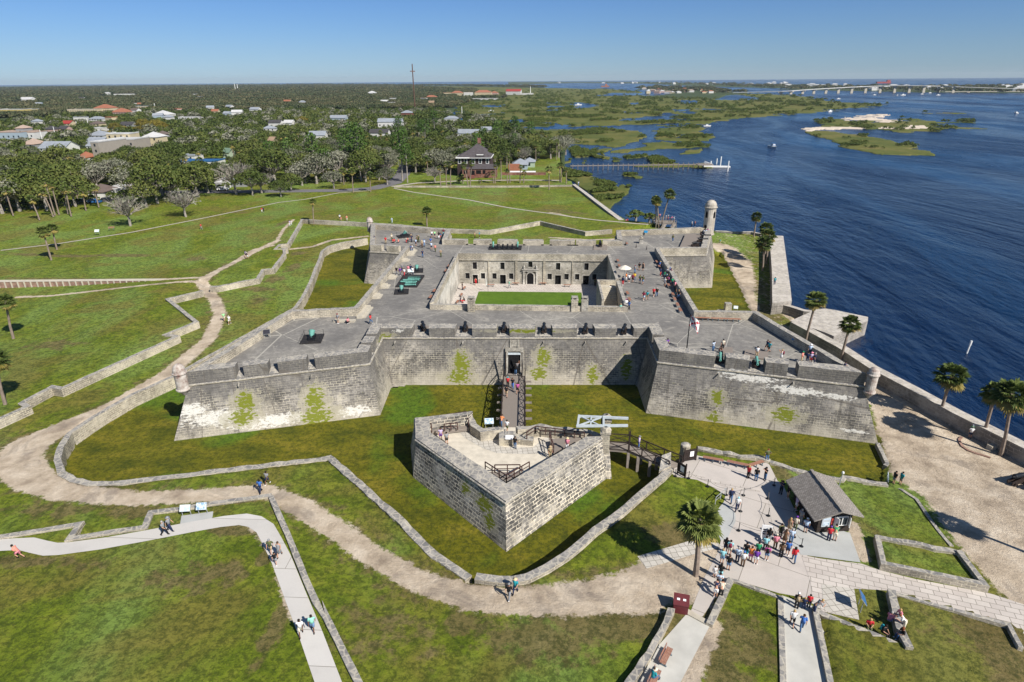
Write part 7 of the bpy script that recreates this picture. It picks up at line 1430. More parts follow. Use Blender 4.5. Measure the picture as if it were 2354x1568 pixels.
def boat(fr,x,y,L,rz,label,cab=True,mast=0,top=None):
    q=at(fr,x,y,-.4); o=empty('boat',(q[0],q[1],-.45),rz,label,'boat','boats on the bay'); b=MB(); w=L*.17
    lo=[(-L/2,-w*.8),(L*.2,-w*.8),(L*.45,0),(L*.2,w*.8),(-L/2,w*.8)]; hi=[(-L/2,-w),(L*.25,-w),(L*.55,0),(L*.25,w),(-L/2,w)]; b.prism(lo,hi,-.2,[L*.12,L*.13,L*.16,L*.13,L*.12]); b.build('hull',MAT['white'],o)
    if cab: b=MB(); b.box((-.02*L,0,L*.19),(L*.35,w*1.3,L*.16),taper=.85); b.build('cabin',MAT['white'],o); b=MB(); b.box((-.05*L,0,L*.33),(L*.36,w*1.6,L*.02)); b.box((.09*L,0,L*.2),(L*.14,w*1.2,L*.06)); b.build('canopy',MAT[top] if top else MAT['sign_deep'],o)
    if mast: b=MB(); b.tube((0,0,0),(0,0,mast),.12,n=5); b.build('mast',MAT['white'],o)
    return o,q
o,q=boat('C',660,660,9,R(-80),'white motor boat heading towards the fort and trailing a V shaped wake'); 
# wake: low ridges of water
for s_ in (-1,1):
    b=MB(); n=14; e0=Vector((q[0],q[1]+2,-.45)); e1=at('C',505 if s_<0 else 800,612 if s_<0 else 622,-.45); e1=Vector((*e1,-.45)); dv=(e1-e0); pp_=Vector((-dv.y,dv.x,0)).normalized(); vs=[]
    for k in range(n+1): t=k/n; c=e0+dv*t; w=1.2+2.2*t; hh=.42*(1-.7*t); vs+=[c-pp_*w+Vector((0,0,-.02)),c+Vector((0,0,hh)),c+pp_*w+Vector((0,0,-.02))]
    b.add(vs,[f for k in range(n) for f in ((3*k,3*k+1,3*k+4,3*k+3),(3*k+1,3*k+2,3*k+5,3*k+4))]); tag(b.build('wake',MAT['water']),kind='stuff')
boat('B',1575,622,9,0,'white pontoon boat moored at the short dock'); boat('B',1365,588,7,.3,'small white boat with a green canopy on a lift',top='bronze'); boat('C',1045,418,9,R(30),'white motor boat near the marsh point in mid distance'); boat('C',2300,428,8,R(80),'small white boat near the right edge'); boat('C',1102,332,8,0,'small boat in front of the causeway ramp'); boat('C',1500,308,10,R(60),'white boat below the bridge, left of the sailing boats'); boat('C',1538,308,13,0,'white yacht moored below the middle of the bridge',mast=14); boat('C',1775,307,10,0,'low white boat right of the yacht'); boat('C',1720,292,9,0,'tiny sailing boat with a white sail by the bridge pier',mast=14); boat('C',1345,305,8,0,'tiny sailing boat with bare mast left of the yacht',mast=14); boat('C',1665,300,8,0,'tiny sailing boat with bare mast right of the yacht',mast=12); boat('MC',790,308,7,0,'small boat with an orange flag at the marsh point'); boat('B',1117,415,8,0,'small red and white boat in the creek'); boat('MC',20,182,12,0,'white boat moored at the marsh dock'); boat('B',1105,500,11,R(80),'tall white fishing boat in the creek',mast=9); boat('C',355,290,20,0,'large white yacht moored at the spit'); boat('C',450,290,14,0,'sailing boat moored at the spit',mast=16)
# high bridge
hb_=empty('high_bridge',(0,0,0),0,'long pale concrete bridge arching over the inlet on tall piers','bridge')
bp=[('MC',1000,112,1),('MC',1150,104,3),('MC',1345,88,5.5),('MD',100,100,4)]
yb=P_('MD',[(0,118),(1345,112)],0)
pts=[]; PIERS=[(30,118,106),(85,118,103),(148,116,98),(208,115,94),(273,114,90),(340,113,86),(412,112,82),(486,111,79),(565,110,76),(643,110,74),(722,110,74),(800,110,75),(880,109,77),(960,110,80),(1042,110,83)]
for (x,y0,y1) in PIERS:
    q=at('MD',x,y0,-.4); h=hgt('MD',(x,y1),(q[0],q[1],-.4)); pts.append((q[0],q[1],h))
    b=MB(); b.box((q[0],q[1],h/2-1),(7,4,h),taper=.85); b.box((q[0],q[1],h-1.2),(14,5,2.2)); b.build('pier',MAT['cream'],hb_)
qa=at('MC',940,112,.5); qe=at('MD',1345,98,.5); pts=[(qa[0],qa[1],1.8)]+pts+[(pts[-1][0]+(pts[-1][0]-pts[-2][0])*3,pts[-1][1]+(pts[-1][1]-pts[-2][1])*3,pts[-1][2]-4),(pts[-1][0]+(pts[-1][0]-pts[-2][0])*7,pts[-1][1]+(pts[-1][1]-pts[-2][1])*7,3)]
b=MB(); vs=[]
for p in pts: vs+=[(p[0],p[1]-6,p[2]),(p[0],p[1]+6,p[2]),(p[0],p[1]+6,p[2]+1.6),(p[0],p[1]-6,p[2]+1.6)]
b.add(vs,[f for k in range(len(pts)-1) for f in ((4*k,4*k+4,4*k+7,4*k+3),(4*k+3,4*k+7,4*k+6,4*k+2),(4*k+1,4*k+2,4*k+6,4*k+5),(4*k,4*k+1,4*k+5,4*k+4))]); b.build('deck',MAT['w_white'],hb_)
q0=at('MD',915,106,3);q1=at('MD',1345,104,3); b=MB(); b.box(((q0[0]+q1[0])/2,(q0[1]+q1[1])/2,3.5),(abs(q1[0]-q0[0]),7,1.4),rz=math.atan2(q1[1]-q0[1],q1[0]-q0[0])); tag(b.build('low_pier',MAT['cream']),'low pale fishing pier in front of the high bridge','pier')
q=at('C',1405,226,-.4); b=MB(); b.box((0,0,5),(90,20,10)); b.box((30,0,14),(20,16,14)); tag(b.build('dredger',MAT['r_red'],loc=(q[0],q[1],-.4)),'red work ship far out on the open sea','ship')
q=at('MC',180,72,-.4); b=MB(); b.box((0,0,3),(45,12,6)); b.box((5,0,10),(12,8,10)); tag(b.build('barge',MAT['r_tile'],loc=(q[0],q[1],-.4)),'orange barge in the far channel','ship')
# ---------------- woods -----------------
def cap_h(x,y):
    # tallest tree that still leaves the houses behind it in view from the air
    best=99.
    for (hx,hy,w,d,h) in HS:
        vx,vy=CAM[0]-hx,CAM[1]-hy; L=math.hypot(vx,vy); vx/=L;vy/=L; rx,ry=x-hx,y-hy; f=rx*vx+ry*vy; s=abs(-rx*vy+ry*vx)
        if s<w/2+4 and 0<f<L*.2: best=min(best,h*.55+(f-d/2)*42/L)
    return best
def free(x,y,m=3):
    for (hx,hy,w,d,h) in HS:
        vx,vy=CAM[0]-hx,CAM[1]-hy; L=math.hypot(vx,vy); vx/=L;vy/=L; rx,ry=x-hx,y-hy; f=rx*vx+ry*vy; s=abs(-rx*vy+ry*vx)
        if s<w/2+m and -d/2-m<f<d/2+4: return False
    return True
ROADL=[at('D',*q_,2.0) for q_ in ((300,441),(520,440),(700,438),(790,437),(860,432),(905,420),(925,400),(935,375),(940,360))]
front=[at('D',x,y,2) for x,y in ((-260,520),(0,487),(100,482),(200,468),(330,455),(380,452),(500,440),(700,428),(880,424),(930,410),(1040,402),(1170,380),(1260,378),(1300,360))]
fx=np.array([math.atan2(p[0]-CAM[0],p[1]-CAM[1]) for p in front]); fd=np.array([math.hypot(p[0]-CAM[0],p[1]-CAM[1]) for p in front])
cand=[]; rr=random.Random(5)
y=110
while y<760:
    x=-560
    while x<130:
        px_,py_=x+rr.uniform(-3,3),y+rr.uniform(-3,3); a=math.atan2(px_-CAM[0],py_-CAM[1]); d_=math.hypot(px_-CAM[0],py_-CAM[1])
        if -.80<a<fx[-1] and d_>np.interp(a,fx,fd)+rr.uniform(1,4): cand.append((d_,px_,py_))
        x+=8.6
    y+=8.6
pa=np.array(cand); kinds=land_kind(pa[:,1],pa[:,2]); rd=dist(pa[:,1],pa[:,2],ROADL); keep=((kinds==2)|(pa[:,2]<312))&(rd>6); cand=[tuple(c) for c,k in zip(pa,keep) if k and free(c[1],c[2])]; cand.sort()
lots=[at('A',*q_,2) for q_ in ((480,1035),(620,1020),(760,1010),(1500,930))]
KL=dict(oak='dark green oak in the near rows of the town wood',moss='grey green moss hung oak in the near rows of the town wood',gold='yellow leaved tree in the town wood',pine='tall pine rising above the town wood',palm='cabbage palm among the oaks of the town wood')
nK=dict(oak=0,moss=0,gold=0,pine=0,palm=0); rest=[]
gold=[at('AA',*q_,2) for q_ in ((1750,690),(1850,700),(2000,560),(2100,620))]+[at('AB',*q_,2) for q_ in ((270,310),(500,340),(1020,330))]
for d_,x,y in cand:
    ch_=cap_h(x,y)
    if ch_<3.2: continue
    r_=rr.random(); k='oak'
    if any(math.hypot(x-g[0],y-g[1])<24 for g in gold): k='gold'
    elif x>-140 and r_<.09 and d_<600: k='pine'
    elif r_<.42: k='moss' if r_>.2 else 'oak'
    elif r_>.78 and x>-190 and y<330: k='palm'
    if min(math.hypot(x-q_[0],y-q_[1]) for q_ in lots)<9: continue
    if nK[k]<{'oak':195,'moss':95,'gold':30,'pine':70,'palm':110}[k] and (d_<520 or k=='gold'):
        nK[k]+=1
        if k=='palm':
            hgt_=rr.uniform(6,11); root=empty('palm_tree',(x,y,1.5),0,KL[k],'palm tree','cabbage palms in the town wood'); b=MB(); b.path([(0,0,-.2),(.2,0,hgt_*.5),(0,0,hgt_)],.2,5); b.build('trunk',MAT['bark'],root); v=PL[nK[k]%3]
            for me in v: link(me,me.name.split('.')[0],root,(0,0,hgt_),rr.uniform(0,6.28),1.15)
        else: tree(k,x,y,1.4,KL[k],'trees of the near town wood: '+k,min(rr.uniform(.9,1.35)*(.95 if k!='pine' else .8)*(1.28 if d_<300 and x<-60 else 1.05),ch_/(10. if k!='pine' else 17.)))
    else: rest.append((x,y,k,min(rr.uniform(.8,1.35),ch_/8)))
if DEBUG: print('TREES',nK,len(rest))
def merged(name,tmpls,items,mat,seed=1):
    """items: x,y,z,scale,kind index -> one mesh"""
    rs=np.random.RandomState(seed); V=[];F=[];off=0
    for (x,y,z,s,k) in items:
        v,f=tmpls[k%len(tmpls)]; a=rs.uniform(0,6.28); c_,s_=math.cos(a),math.sin(a); sx=s*rs.uniform(.85,1.2); sz=(s if s<1.3 else 1.3*(s/1.3)**.3)*rs.uniform(.8,1.15)
        w=np.stack([x+(v[:,0]*c_-v[:,1]*s_)*sx,y+(v[:,0]*s_+v[:,1]*c_)*sx,z+v[:,2]*sz],1); V.append(w);F.append(f+off);off+=len(v)
    V=np.concatenate(V);F=np.concatenate(F); n=F.shape[1]; me=bpy.data.meshes.new(name); me.vertices.add(len(V)); me.vertices.foreach_set('co',V.ravel()); me.loops.add(F.size); me.loops.foreach_set('vertex_index',F.ravel()); me.polygons.add(len(F)); me.polygons.foreach_set('loop_start',np.arange(len(F))*n); me.polygons.foreach_set('loop_total',np.full(len(F),n)); me.update(calc_edges=True); me.materials.append(mat); return tag(link(me,name),kind='stuff')
def leaf_tmpl(seed,H=8,Rr=5.2,n=280,s=.6):
    rr=random.Random(seed); b=MB()
    for i in range(7): a=i*2.4; q=math.sqrt((i+.5)/7); c=(Rr*.65*q*math.cos(a),Rr*.65*q*math.sin(a),H*(.45+.35*(1-q*q))+rr.uniform(-.5,.5)); clump(b,c,Rr*.42,H*.2,n//7,s,rr)
    return np.array(b.v),np.array(b.f)
TM=[leaf_tmpl(k) for k in range(4)]
merged('town_woodland',TM,[(x,y,1.2,s_,rr.randrange(4)) for x,y,k,s_ in rest if k!='moss'],MAT['oak'],2)
merged('mossy_woodland',TM,[(x,y,1.2,s_,rr.randrange(4)) for x,y,k,s_ in rest if k=='moss'],MAT['oak2'],3)
# far canopy
TB=[leaf_tmpl(10+k,H=7,Rr=6,n=98,s=1.25) for k in range(3)]
items=[]; rs=np.random.RandomState(9)
for _ in range(30000):
    a=YAW+rs.uniform(-.80,.10); y_=rs.uniform(8,58)**1.0; d_=43.5*1418/y_/1.0
    if d_<560: continue
    x=CAM[0]+d_*math.sin(a);y=CAM[1]+d_*math.cos(a); items.append((x,y,1.0,min(3.2,max(1.0,d_/1100)),rs.randint(3)))
ia=np.array(items); kk=land_kind(ia[:,0],ia[:,1]); xmax=np.interp(ia[:,1],[500,900,1500,2500,9000],[-60,-60,60,200,800]); keep=(kk==2)&((ia[:,0]<xmax)|(rs.rand(len(ia))<.12)); keep&=~((ia[:,1]<760)&(ia[:,0]>-560)&(ia[:,0]<130))
it2=[]
for it,k in zip(items,keep):
    if not k: continue
    if it[1]<2200:
        if not free(it[0],it[1],4): continue
        c_=cap_h(it[0],it[1])
        if c_<2.5: continue
        it=(it[0],it[1],it[2],min(it[3],c_/6),it[4])
    it2.append(it)
items=it2
if DEBUG: print('FAR',len(items))
merged('distant_woodland',TB,items,MAT['woodland'],5)
# mangroves on the marsh
items=[]
for _ in range(70000):
    a=YAW+rs.uniform(-.12,.70); y_=rs.uniform(22,260); d_=43.5*1418/y_
    items.append((CAM[0]+d_*math.sin(a),CAM[1]+d_*math.cos(a),-.2,min(1.9,max(.45,d_/900)),rs.randint(2)))
ia=np.array(items); kk=land_kind(ia[:,0],ia[:,1]); nz=fbm(ia[:,0],ia[:,1],110,7); nz2=fbm(ia[:,0],ia[:,1],35,8); keep=(kk==1)&(nz+.6*nz2>.42)
D_=np.hypot(ia[:,0]-CAM[0],ia[:,1]-CAM[1]); near=(kk==1)&(D_<330)&(nz2>.2); keep|=near
TMB=[leaf_tmpl(30+k,H=3.4,Rr=3.0,n=63,s=.62) for k in range(2)]
items=[it for it,k in zip(items,keep) if k]; 
if DEBUG: print('MANG',len(items))
merged('mangrove_thicket',TMB,items,MAT['mangrove'],6)
# trees on the barrier island and the spit
items=[]
for _ in range(1500):
    fr=rs.choice(['MC','MD']); x=rs.uniform(-100,1345); y=rs.uniform(45,112); q=at(fr,x,y,0); items.append((q[0],q[1],.5,2.4,rs.randint(3)))
ia=np.array(items); kk=land_kind(ia[:,0],ia[:,1]); items=[it for it,k in zip(items,kk) if k in (2,4) and it[1]<6500]; merged('coastal_woodland',TB,items,MAT['woodland'],8)
# shrubs beside the near sea wall
for k,(x,y,s) in enumerate(((870,470,1.2),(1010,485,.8),(1050,480,.8))): q=at('G',x,y,1.0); tree('bush',q[0]+1,q[1]+1,.3,['round green bush at the foot of the far sea wall','low bush left of the boardwalk','low bush beneath the boardwalk palms'][k],None,s)

# ---------------- haze -----------------
m=bpy.data.materials.new('haze_air'); m.use_nodes=True; nt_=m.node_tree; nt_.nodes.clear(); o_=nt_.nodes.new('ShaderNodeOutputMaterial'); v_=nt_.nodes.new('ShaderNodeVolumePrincipled'); v_.inputs['Density'].default_value=4.2e-5; v_.inputs['Color'].default_value=(.78,.90,1,1); v_.inputs['Anisotropy'].default_value=.1; nt_.links.new(v_.outputs[0],o_.inputs['Volume'])
b=MB(); b.box((0,6450,44),(28400,13700,91)); hz=b.build('haze',m,uv=False); tag(hz,kind='stuff')
# ---------------- people -----------------
CLR=dict(red=(.55,.03,.04),navy=(.02,.03,.08),blue=(.05,.15,.45),white=(.78,.78,.78),black=(.012,.012,.014),grey=(.25,.26,.28),green=(.03,.30,.14),olive=(.10,.12,.05),pink=(.72,.25,.32),magenta=(.50,.10,.32),purple=(.16,.05,.35),orange=(.70,.22,.06),teal=(.02,.30,.36),aqua=(.30,.62,.68),lime=(.35,.75,.35),cream=(.66,.60,.48),tan=(.42,.32,.20),khaki=(.35,.28,.17),brown=(.12,.07,.04),maroon=(.22,.02,.05),lilac=(.50,.42,.60),paleblue=(.50,.62,.78),jeans=(.06,.13,.26),denim=(.14,.24,.40),yellow=(.75,.50,.05),salmon=(.78,.28,.22),mint=(.30,.70,.55),skin=(.50,.28,.19),skindark=(.16,.08,.05),skinpale=(.62,.38,.28),hairdark=(.018,.012,.01),hairbrown=(.08,.045,.025),hairblond=(.45,.30,.13),hairgrey=(.38,.36,.34),hairred=(.22,.07,.03),straw=(.62,.50,.30))
CM={}
def cm(n):
    if n not in CM:
        CM[n]=simple('cloth_'+n if 'skin' not in n and 'hair' not in n else n,CLR[n],.8,.1,8)
    return CM[n]
def joints(p):
    J=dict(pel=(0,0,.93),sp=(0,0,1.15),ch=(0,0,1.36),nk=(0,0,1.49),hd=(0,.015,1.60),tp=(0,.0,1.70))
    for s,n in((-1,'l'),(1,'r')):
        J['hp'+n]=(s*.09,0,.90); J['kn'+n]=(s*.10,.01,.49); J['an'+n]=(s*.10,-.02,.08); J['to'+n]=(s*.12,.14,.03)
        J['sh'+n]=(s*.185,0,1.40); J['el'+n]=(s*.23,-.02,1.12); J['ha'+n]=(s*.24,.06,.86)
    if p in('walk','walk2'):
        a,b=('l','r') if p=='walk' else ('r','l'); sa,sb=(-1,1) if p=='walk' else (1,-1)
        J['kn'+a]=(sa*.09,.17,.51);J['an'+a]=(sa*.09,.27,.09);J['to'+a]=(sa*.10,.42,.06);J['kn'+b]=(sb*.09,-.06,.50);J['an'+b]=(sb*.09,-.33,.15);J['to'+b]=(sb*.10,-.22,.02)
        J['el'+a]=(sa*.24,-.14,1.14);J['ha'+a]=(sa*.22,-.16,.90);J['el'+b]=(sb*.24,.10,1.14);J['ha'+b]=(sb*.20,.27,.98)
    if p=='photo':
        for s,n in((-1,'l'),(1,'r')): J['el'+n]=(s*.26,.16,1.28);J['ha'+n]=(s*.08,.34,1.50)
    if p=='hips':
        for s,n in((-1,'l'),(1,'r')): J['el'+n]=(s*.36,-.06,1.16);J['ha'+n]=(s*.17,.07,1.0); J['an'+n]=(s*.16,-.02,.08);J['kn'+n]=(s*.13,0,.49);J['to'+n]=(s*.2,.12,.03)
    if p=='wave': J['elr']=(.30,.08,1.50);J['har']=(.24,.16,1.78)
    if p in('sit','crouch'):
        dz=-.45 if p=='sit' else -.62
        for k in('pel','sp','ch','nk','hd','tp','shl','shr','ell','elr','hal','har'): x,y,z=J[k]; J[k]=(x,y+(0 if p=='sit' else .05)+(0 if k in('pel',) else (z-.93)*.22),z+dz)
        for s,n in((-1,'l'),(1,'r')):
            J['hp'+n]=(s*.09,0,.90+dz)
            if p=='sit': J['kn'+n]=(s*.12,.42,.50);J['an'+n]=(s*.12,.46,.09);J['to'+n]=(s*.13,.60,.03)
            else: J['kn'+n]=(s*.16,.38,.46);J['an'+n]=(s*.12,.05,.09);J['to'+n]=(s*.14,.22,.03)
            J['ha'+n]=(s*.12,.36,.62+ (0 if p=='sit' else -.06)); J['el'+n]=(s*.24,.16,.70)
    if p=='lean':
        for k in('sp','ch','nk','hd','tp','shl','shr'): x,y,z=J[k]; J[k]=(x,y+(z-.93)*.75,z-.10*(z-.93)*2)
        for s,n in((-1,'l'),(1,'r')): J['el'+n]=(s*.24,.50,1.02);J['ha'+n]=(s*.12,.66,1.12)
    if p=='run':
        J['knl']=(-.09,.30,.66);J['anl']=(-.09,.10,.36);J['tol']=(-.09,.22,.27);J['knr']=(.09,-.02,.50);J['anr']=(.09,-.30,.16);J['tor']=(.1,-.2,.03)
        for k in('sp','ch','nk','hd','tp','shl','shr'): x,y,z=J[k]; J[k]=(x,y+(z-.93)*.45,z-.03)
        J['ell']=(-.26,.02,1.12);J['hal']=(-.2,.22,1.2);J['elr']=(.26,.3,1.14);J['har']=(.16,.45,1.3)
    return J
RAD=dict(pel=.125,sp=.115,ch=.135,nk=.052,hd=.085,tp=.062,hp=.085,kn=.058,an=.04,to=.035,sh=.06,el=.042,ha=.03)
BODY={}
def body_mesh(p):
    if p in BODY: return BODY[p]
    J=joints(p); names=list(J); E=[('pel','sp'),('sp','ch'),('ch','nk'),('nk','hd'),('hd','tp')]
    for n in 'lr': E+=[('pel','hp'+n),('hp'+n,'kn'+n),('kn'+n,'an'+n),('an'+n,'to'+n),('ch','sh'+n),('sh'+n,'el'+n),('el'+n,'ha'+n)]
    vs=[J[k] for k in names]; es=[(names.index(a),names.index(b)) for a,b in E]; rad=[RAD.get(k,RAD.get(k[:2])) for k in names]
    for n in 'lr':   # five fingers rooted in the palm
        h=Vector(J['ha'+n]); e=Vector(J['el'+n]); d=(h-e).normalized(); sd=Vector((0,1,0)) if abs(d.y)<.8 else Vector((0,0,1)); hi=names.index('ha'+n)
        pm=len(vs); vs.append(tuple(h+d*.05)); rad.append(.026); es.append((hi,pm))
        for k,(o,l) in enumerate(((-.024,.062),(-.008,.072),(.008,.068),(.024,.055))):
            q=h+d*.085+sd*o; vs.append(tuple(q)); rad.append(.009); es.append((pm,len(vs)-1)); vs.append(tuple(q+d*l*.8+Vector((0,0,0))+sd*o*.2)); rad.append(.008); es.append((len(vs)-2,len(vs)-1))
        q=h+d*.03+sd*.04; vs.append(tuple(q+d*.03)); rad.append(.01); es.append((hi,len(vs)-1))
    me=bpy.data.meshes.new('b'); me.from_pydata(vs,es,[]); ob=bpy.data.objects.new('b',me); COL.objects.link(ob)
    md=ob.modifiers.new('s','SKIN'); md.use_smooth_shade=True
    for i,sv in enumerate(me.skin_vertices[0].data): sv.radius=(rad[i],rad[i]); sv.use_root=(i==0)
    ob.modifiers.new('u','SUBSURF').levels=1
    dg=bpy.context.evaluated_depsgraph_get(); out=bpy.data.meshes.new_from_object(ob.evaluated_get(dg)); out.name='person'; bpy.data.objects.remove(ob)
    # face: nose, ears as small bumps
    out.materials.clear(); out.materials.append(cm('skin')); BODY[p]=out; return out
CL={}
def cloth(p,kind):
    k=(p,kind)
    if k in CL: return CL[k]
    J={a:Vector(b) for a,b in joints(p).items()}; b=MB()
    def tors(pts,wid):
        # oval torso rings
        vs=[];n=12
        for (c,rx,ry) in pts:
            for i in range(n): t=2*math.pi*i/n; vs.append((c.x+rx*math.cos(t),c.y+ry*math.sin(t),c.z))
        m=len(pts); fs=[(i*n+j,i*n+(j+1)%n,(i+1)*n+(j+1)%n,(i+1)*n+j) for i in range(m-1) for j in range(n)]+[tuple(range(n-1,-1,-1)),tuple(range((m-1)*n,m*n))]; b.add(vs,fs)
    if kind=='shirt':
        tors([(J['pel']+Vector((0,0,-.03)),.165,.125),(J['sp'],.160,.125),(J['ch'],.20,.14),(J['ch']+Vector((0,.0,.075)),.17,.10),(J['nk']+Vector((0,0,-.01)),.075,.07)],0)
        for n in 'lr': m=J['sh'+n].lerp(J['el'+n],.75); b.path([J['ch'].lerp(J['sh'+n],.6)+Vector((0,0,.02)),J['sh'+n],m],[.075,.078,.066],8)
    if kind=='sleeves':
        tors([(J['pel']+Vector((0,0,-.05)),.175,.13),(J['sp'],.165,.13),(J['ch'],.205,.145),(J['ch']+Vector((0,.0,.075)),.17,.10),(J['nk']+Vector((0,0,0)),.075,.07)],0)
        for n in 'lr': b.path([J['ch'].lerp(J['sh'+n],.6)+Vector((0,0,.02)),J['sh'+n],J['el'+n],J['el'+n].lerp(J['ha'+n],.85)],[.08,.08,.06,.045],8)
    if kind in('trousers','shorts'):
        tors([(J['pel']+Vector((0,0,-.10)),.155,.12),(J['pel']+Vector((0,0,.05)),.155,.12)],0)
        for n in 'lr':
            if kind=='trousers': b.path([J['hp'+n]+Vector((0,0,.02)),J['kn'+n],J['an'+n]],[.10,.075,.06],8)
            else: b.path([J['hp'+n]+Vector((0,0,.02)),J['hp'+n].lerp(J['kn'+n],.8)],[.10,.092],8)
    if kind=='dress':
        kn=(J['knl']+J['knr'])/2; tors([(kn+Vector((0,0,.04)),.24,.19),(J['pel'],.165,.135),(J['sp'],.15,.12),(J['ch'],.19,.135),(J['nk']+Vector((0,0,-.05)),.12,.08)],0)
    if kind=='hair': 
        h=J['hd']; b.lathe((h.x,h.y-.02,h.z),[(.0,-.04),(.092,-.03),(.105,.03),(.095,.09),(.05,.135),(0,.145)],10)
    if kind=='longhair':
        h=J['hd']; b.lathe((h.x,h.y-.03,h.z),[(.05,-.24),(.095,-.2),(.10,-.05),(.108,.03),(.095,.09),(.05,.135),(0,.145)],10)
    if kind=='hat':
        h=J['hd']; b.lathe((h.x,h.y,h.z),[(.2,.055),(.205,.07),(.11,.075),(.10,.15),(.05,.18),(0,.18)],12)
    if kind=='cap':
        h=J['hd']; b.lathe((h.x,h.y,h.z),[(.108,.03),(.105,.09),(.06,.14),(0,.15)],10); b.box((h.x,h.y+.13,h.z+.05),(.14,.12,.02))
    if kind=='backpack': c=J['ch'].lerp(J['sp'],.5); b.box((c.x,c.y-.2,c.z),(.28,.16,.42),taper=.8)
    if kind=='shoes':
        for n in 'lr': b.path([J['an'+n]+Vector((0,-.05,-.04)),J['an'+n].lerp(J['to'+n],.5)+Vector((0,0,-.0)),J['to'+n]],[.05,.052,.035],6)
    me=mesh(kind if kind not in('longhair','sleeves') else {'longhair':'hair','sleeves':'jacket'}[kind],b.v,b.f,cm('white'),None,True,False); CL[k]=me; return me
PEOPLE=[]
def setmat(o,m): o.material_slots[0].link='OBJECT'; o.material_slots[0].material=m
def person(fr,x,y,z,face,pose,top,leg,head='hairdark',where='',skin='skin',h=1.72,tk='shirt',lk='trousers',extra=None,xo=None,small=False):
    """face: compass direction the person looks to, degrees clockwise from north"""
    q=(*at(fr,x,y,z),z) if z is not None else at(fr,x,y)
    o=link(body_mesh(pose),'person',None,q,-R(face)); setmat(o,cm(skin)); s=h/1.72; o.scale=(s*1.06,s*1.06,s)
    parts=[]
    if lk!='none': parts.append((lk,leg))
    if tk=='dress': parts=[('dress',top)]
    else: parts.append((tk,top))
    hk={'hair':'hair','long':'longhair','hat':'hat','cap':'cap'}; 
    if ':' in head: a,c=head.split(':'); parts.append((hk[a],c)); 
    else: parts.append(('hair',head))
    if ':' in head and head.split(':')[0] in('hat','cap'): parts.append(('hair','hairbrown'))
    if extra: parts.append(('backpack',extra))
    parts.append(('shoes','black' if (int(x)+int(y))%3 else 'white'))
    for k,c in parts:
        me=cloth(pose,k); p=link(me,me.name.split('.')[0],o); setmat(p,cm(c))
        if k=='hair' and ':' in head and head.split(':')[0] in('hat','cap'): p.scale=(.97,.97,.8); p.location=(0,0,.31*s)
    X,Y=px(fr,x,y); 
    nm={'jeans':'blue jeans','denim':'denim','paleblue':'pale blue'}; td=nm.get(top,top); ld=nm.get(leg,leg)
    kid='child' if h<1.45 else 'person'
    lw={'shorts':'shorts','trousers':'trousers','none':''}[lk] if tk!='dress' else ''
    if leg=='jeans' and lk=='trousers': lw=''; 
    hd=''
    if ':' in head:
        a,c=head.split(':'); hd={'hat':'a '+c+' sun hat','cap':'a '+c+' cap','long':'long '+c.replace('hair','')+' hair'}[a]
    des='%s in a %s %s'%(kid,td,{'shirt':'shirt','sleeves':'jacket','dress':'dress'}[tk]) + ((' and '+(ld+' '+lw).strip()) if tk!='dress' else '')+((' with '+hd) if hd else '')
    o['category']='person'; PEOPLE.append([o,des,where,X,Y,small])
    return o
PD=ZD; PZ=1.85
def batch(rows,fr,z,where,**kw):
    for r in rows:
        r=list(r); k=dict(kw); 
        if len(r)>7 and isinstance(r[-1],dict): k.update(r.pop())
        x,y,face,pose,top,leg,head=r[:7]; person(fr,x,y,k.pop('z',z),face,pose,top,leg,head,k.pop('w',where),**k)
D_=dict; SH=D_(lk='shorts')
batch([(1425,312,350,'hips','olive','jeans','hairred'),(1265,455,60,'stand','red','black','long:hairblond'),(1333,478,20,'stand','black','jeans','hairdark'),(1410,472,250,'photo','black','jeans','cap:black')],'L',PZ,'by the three plaza benches')
batch([(1545,592,230,'photo','navy','black','hat:brown'),(1603,632,90,'stand','black','tan','hairdark',SH),(1675,728,90,'stand','lilac','white','hairbrown',SH),(1712,838,60,'stand','grey','grey','hairgrey'),(1778,815,60,'stand','red','black','hairdark'),(1615,915,60,'stand','tan','black','long:hairblond',D_(tk='dress')),(1665,903,40,'stand','cream','olive','cap:purple'),(1755,920,20,'stand','paleblue','navy','cap:white',SH),
 (1955,990,20,'stand','red','navy','cap:purple'),(2005,990,20,'lean','green','cream','hairdark',SH)],'L',PZ,'waiting at the ticket hut')
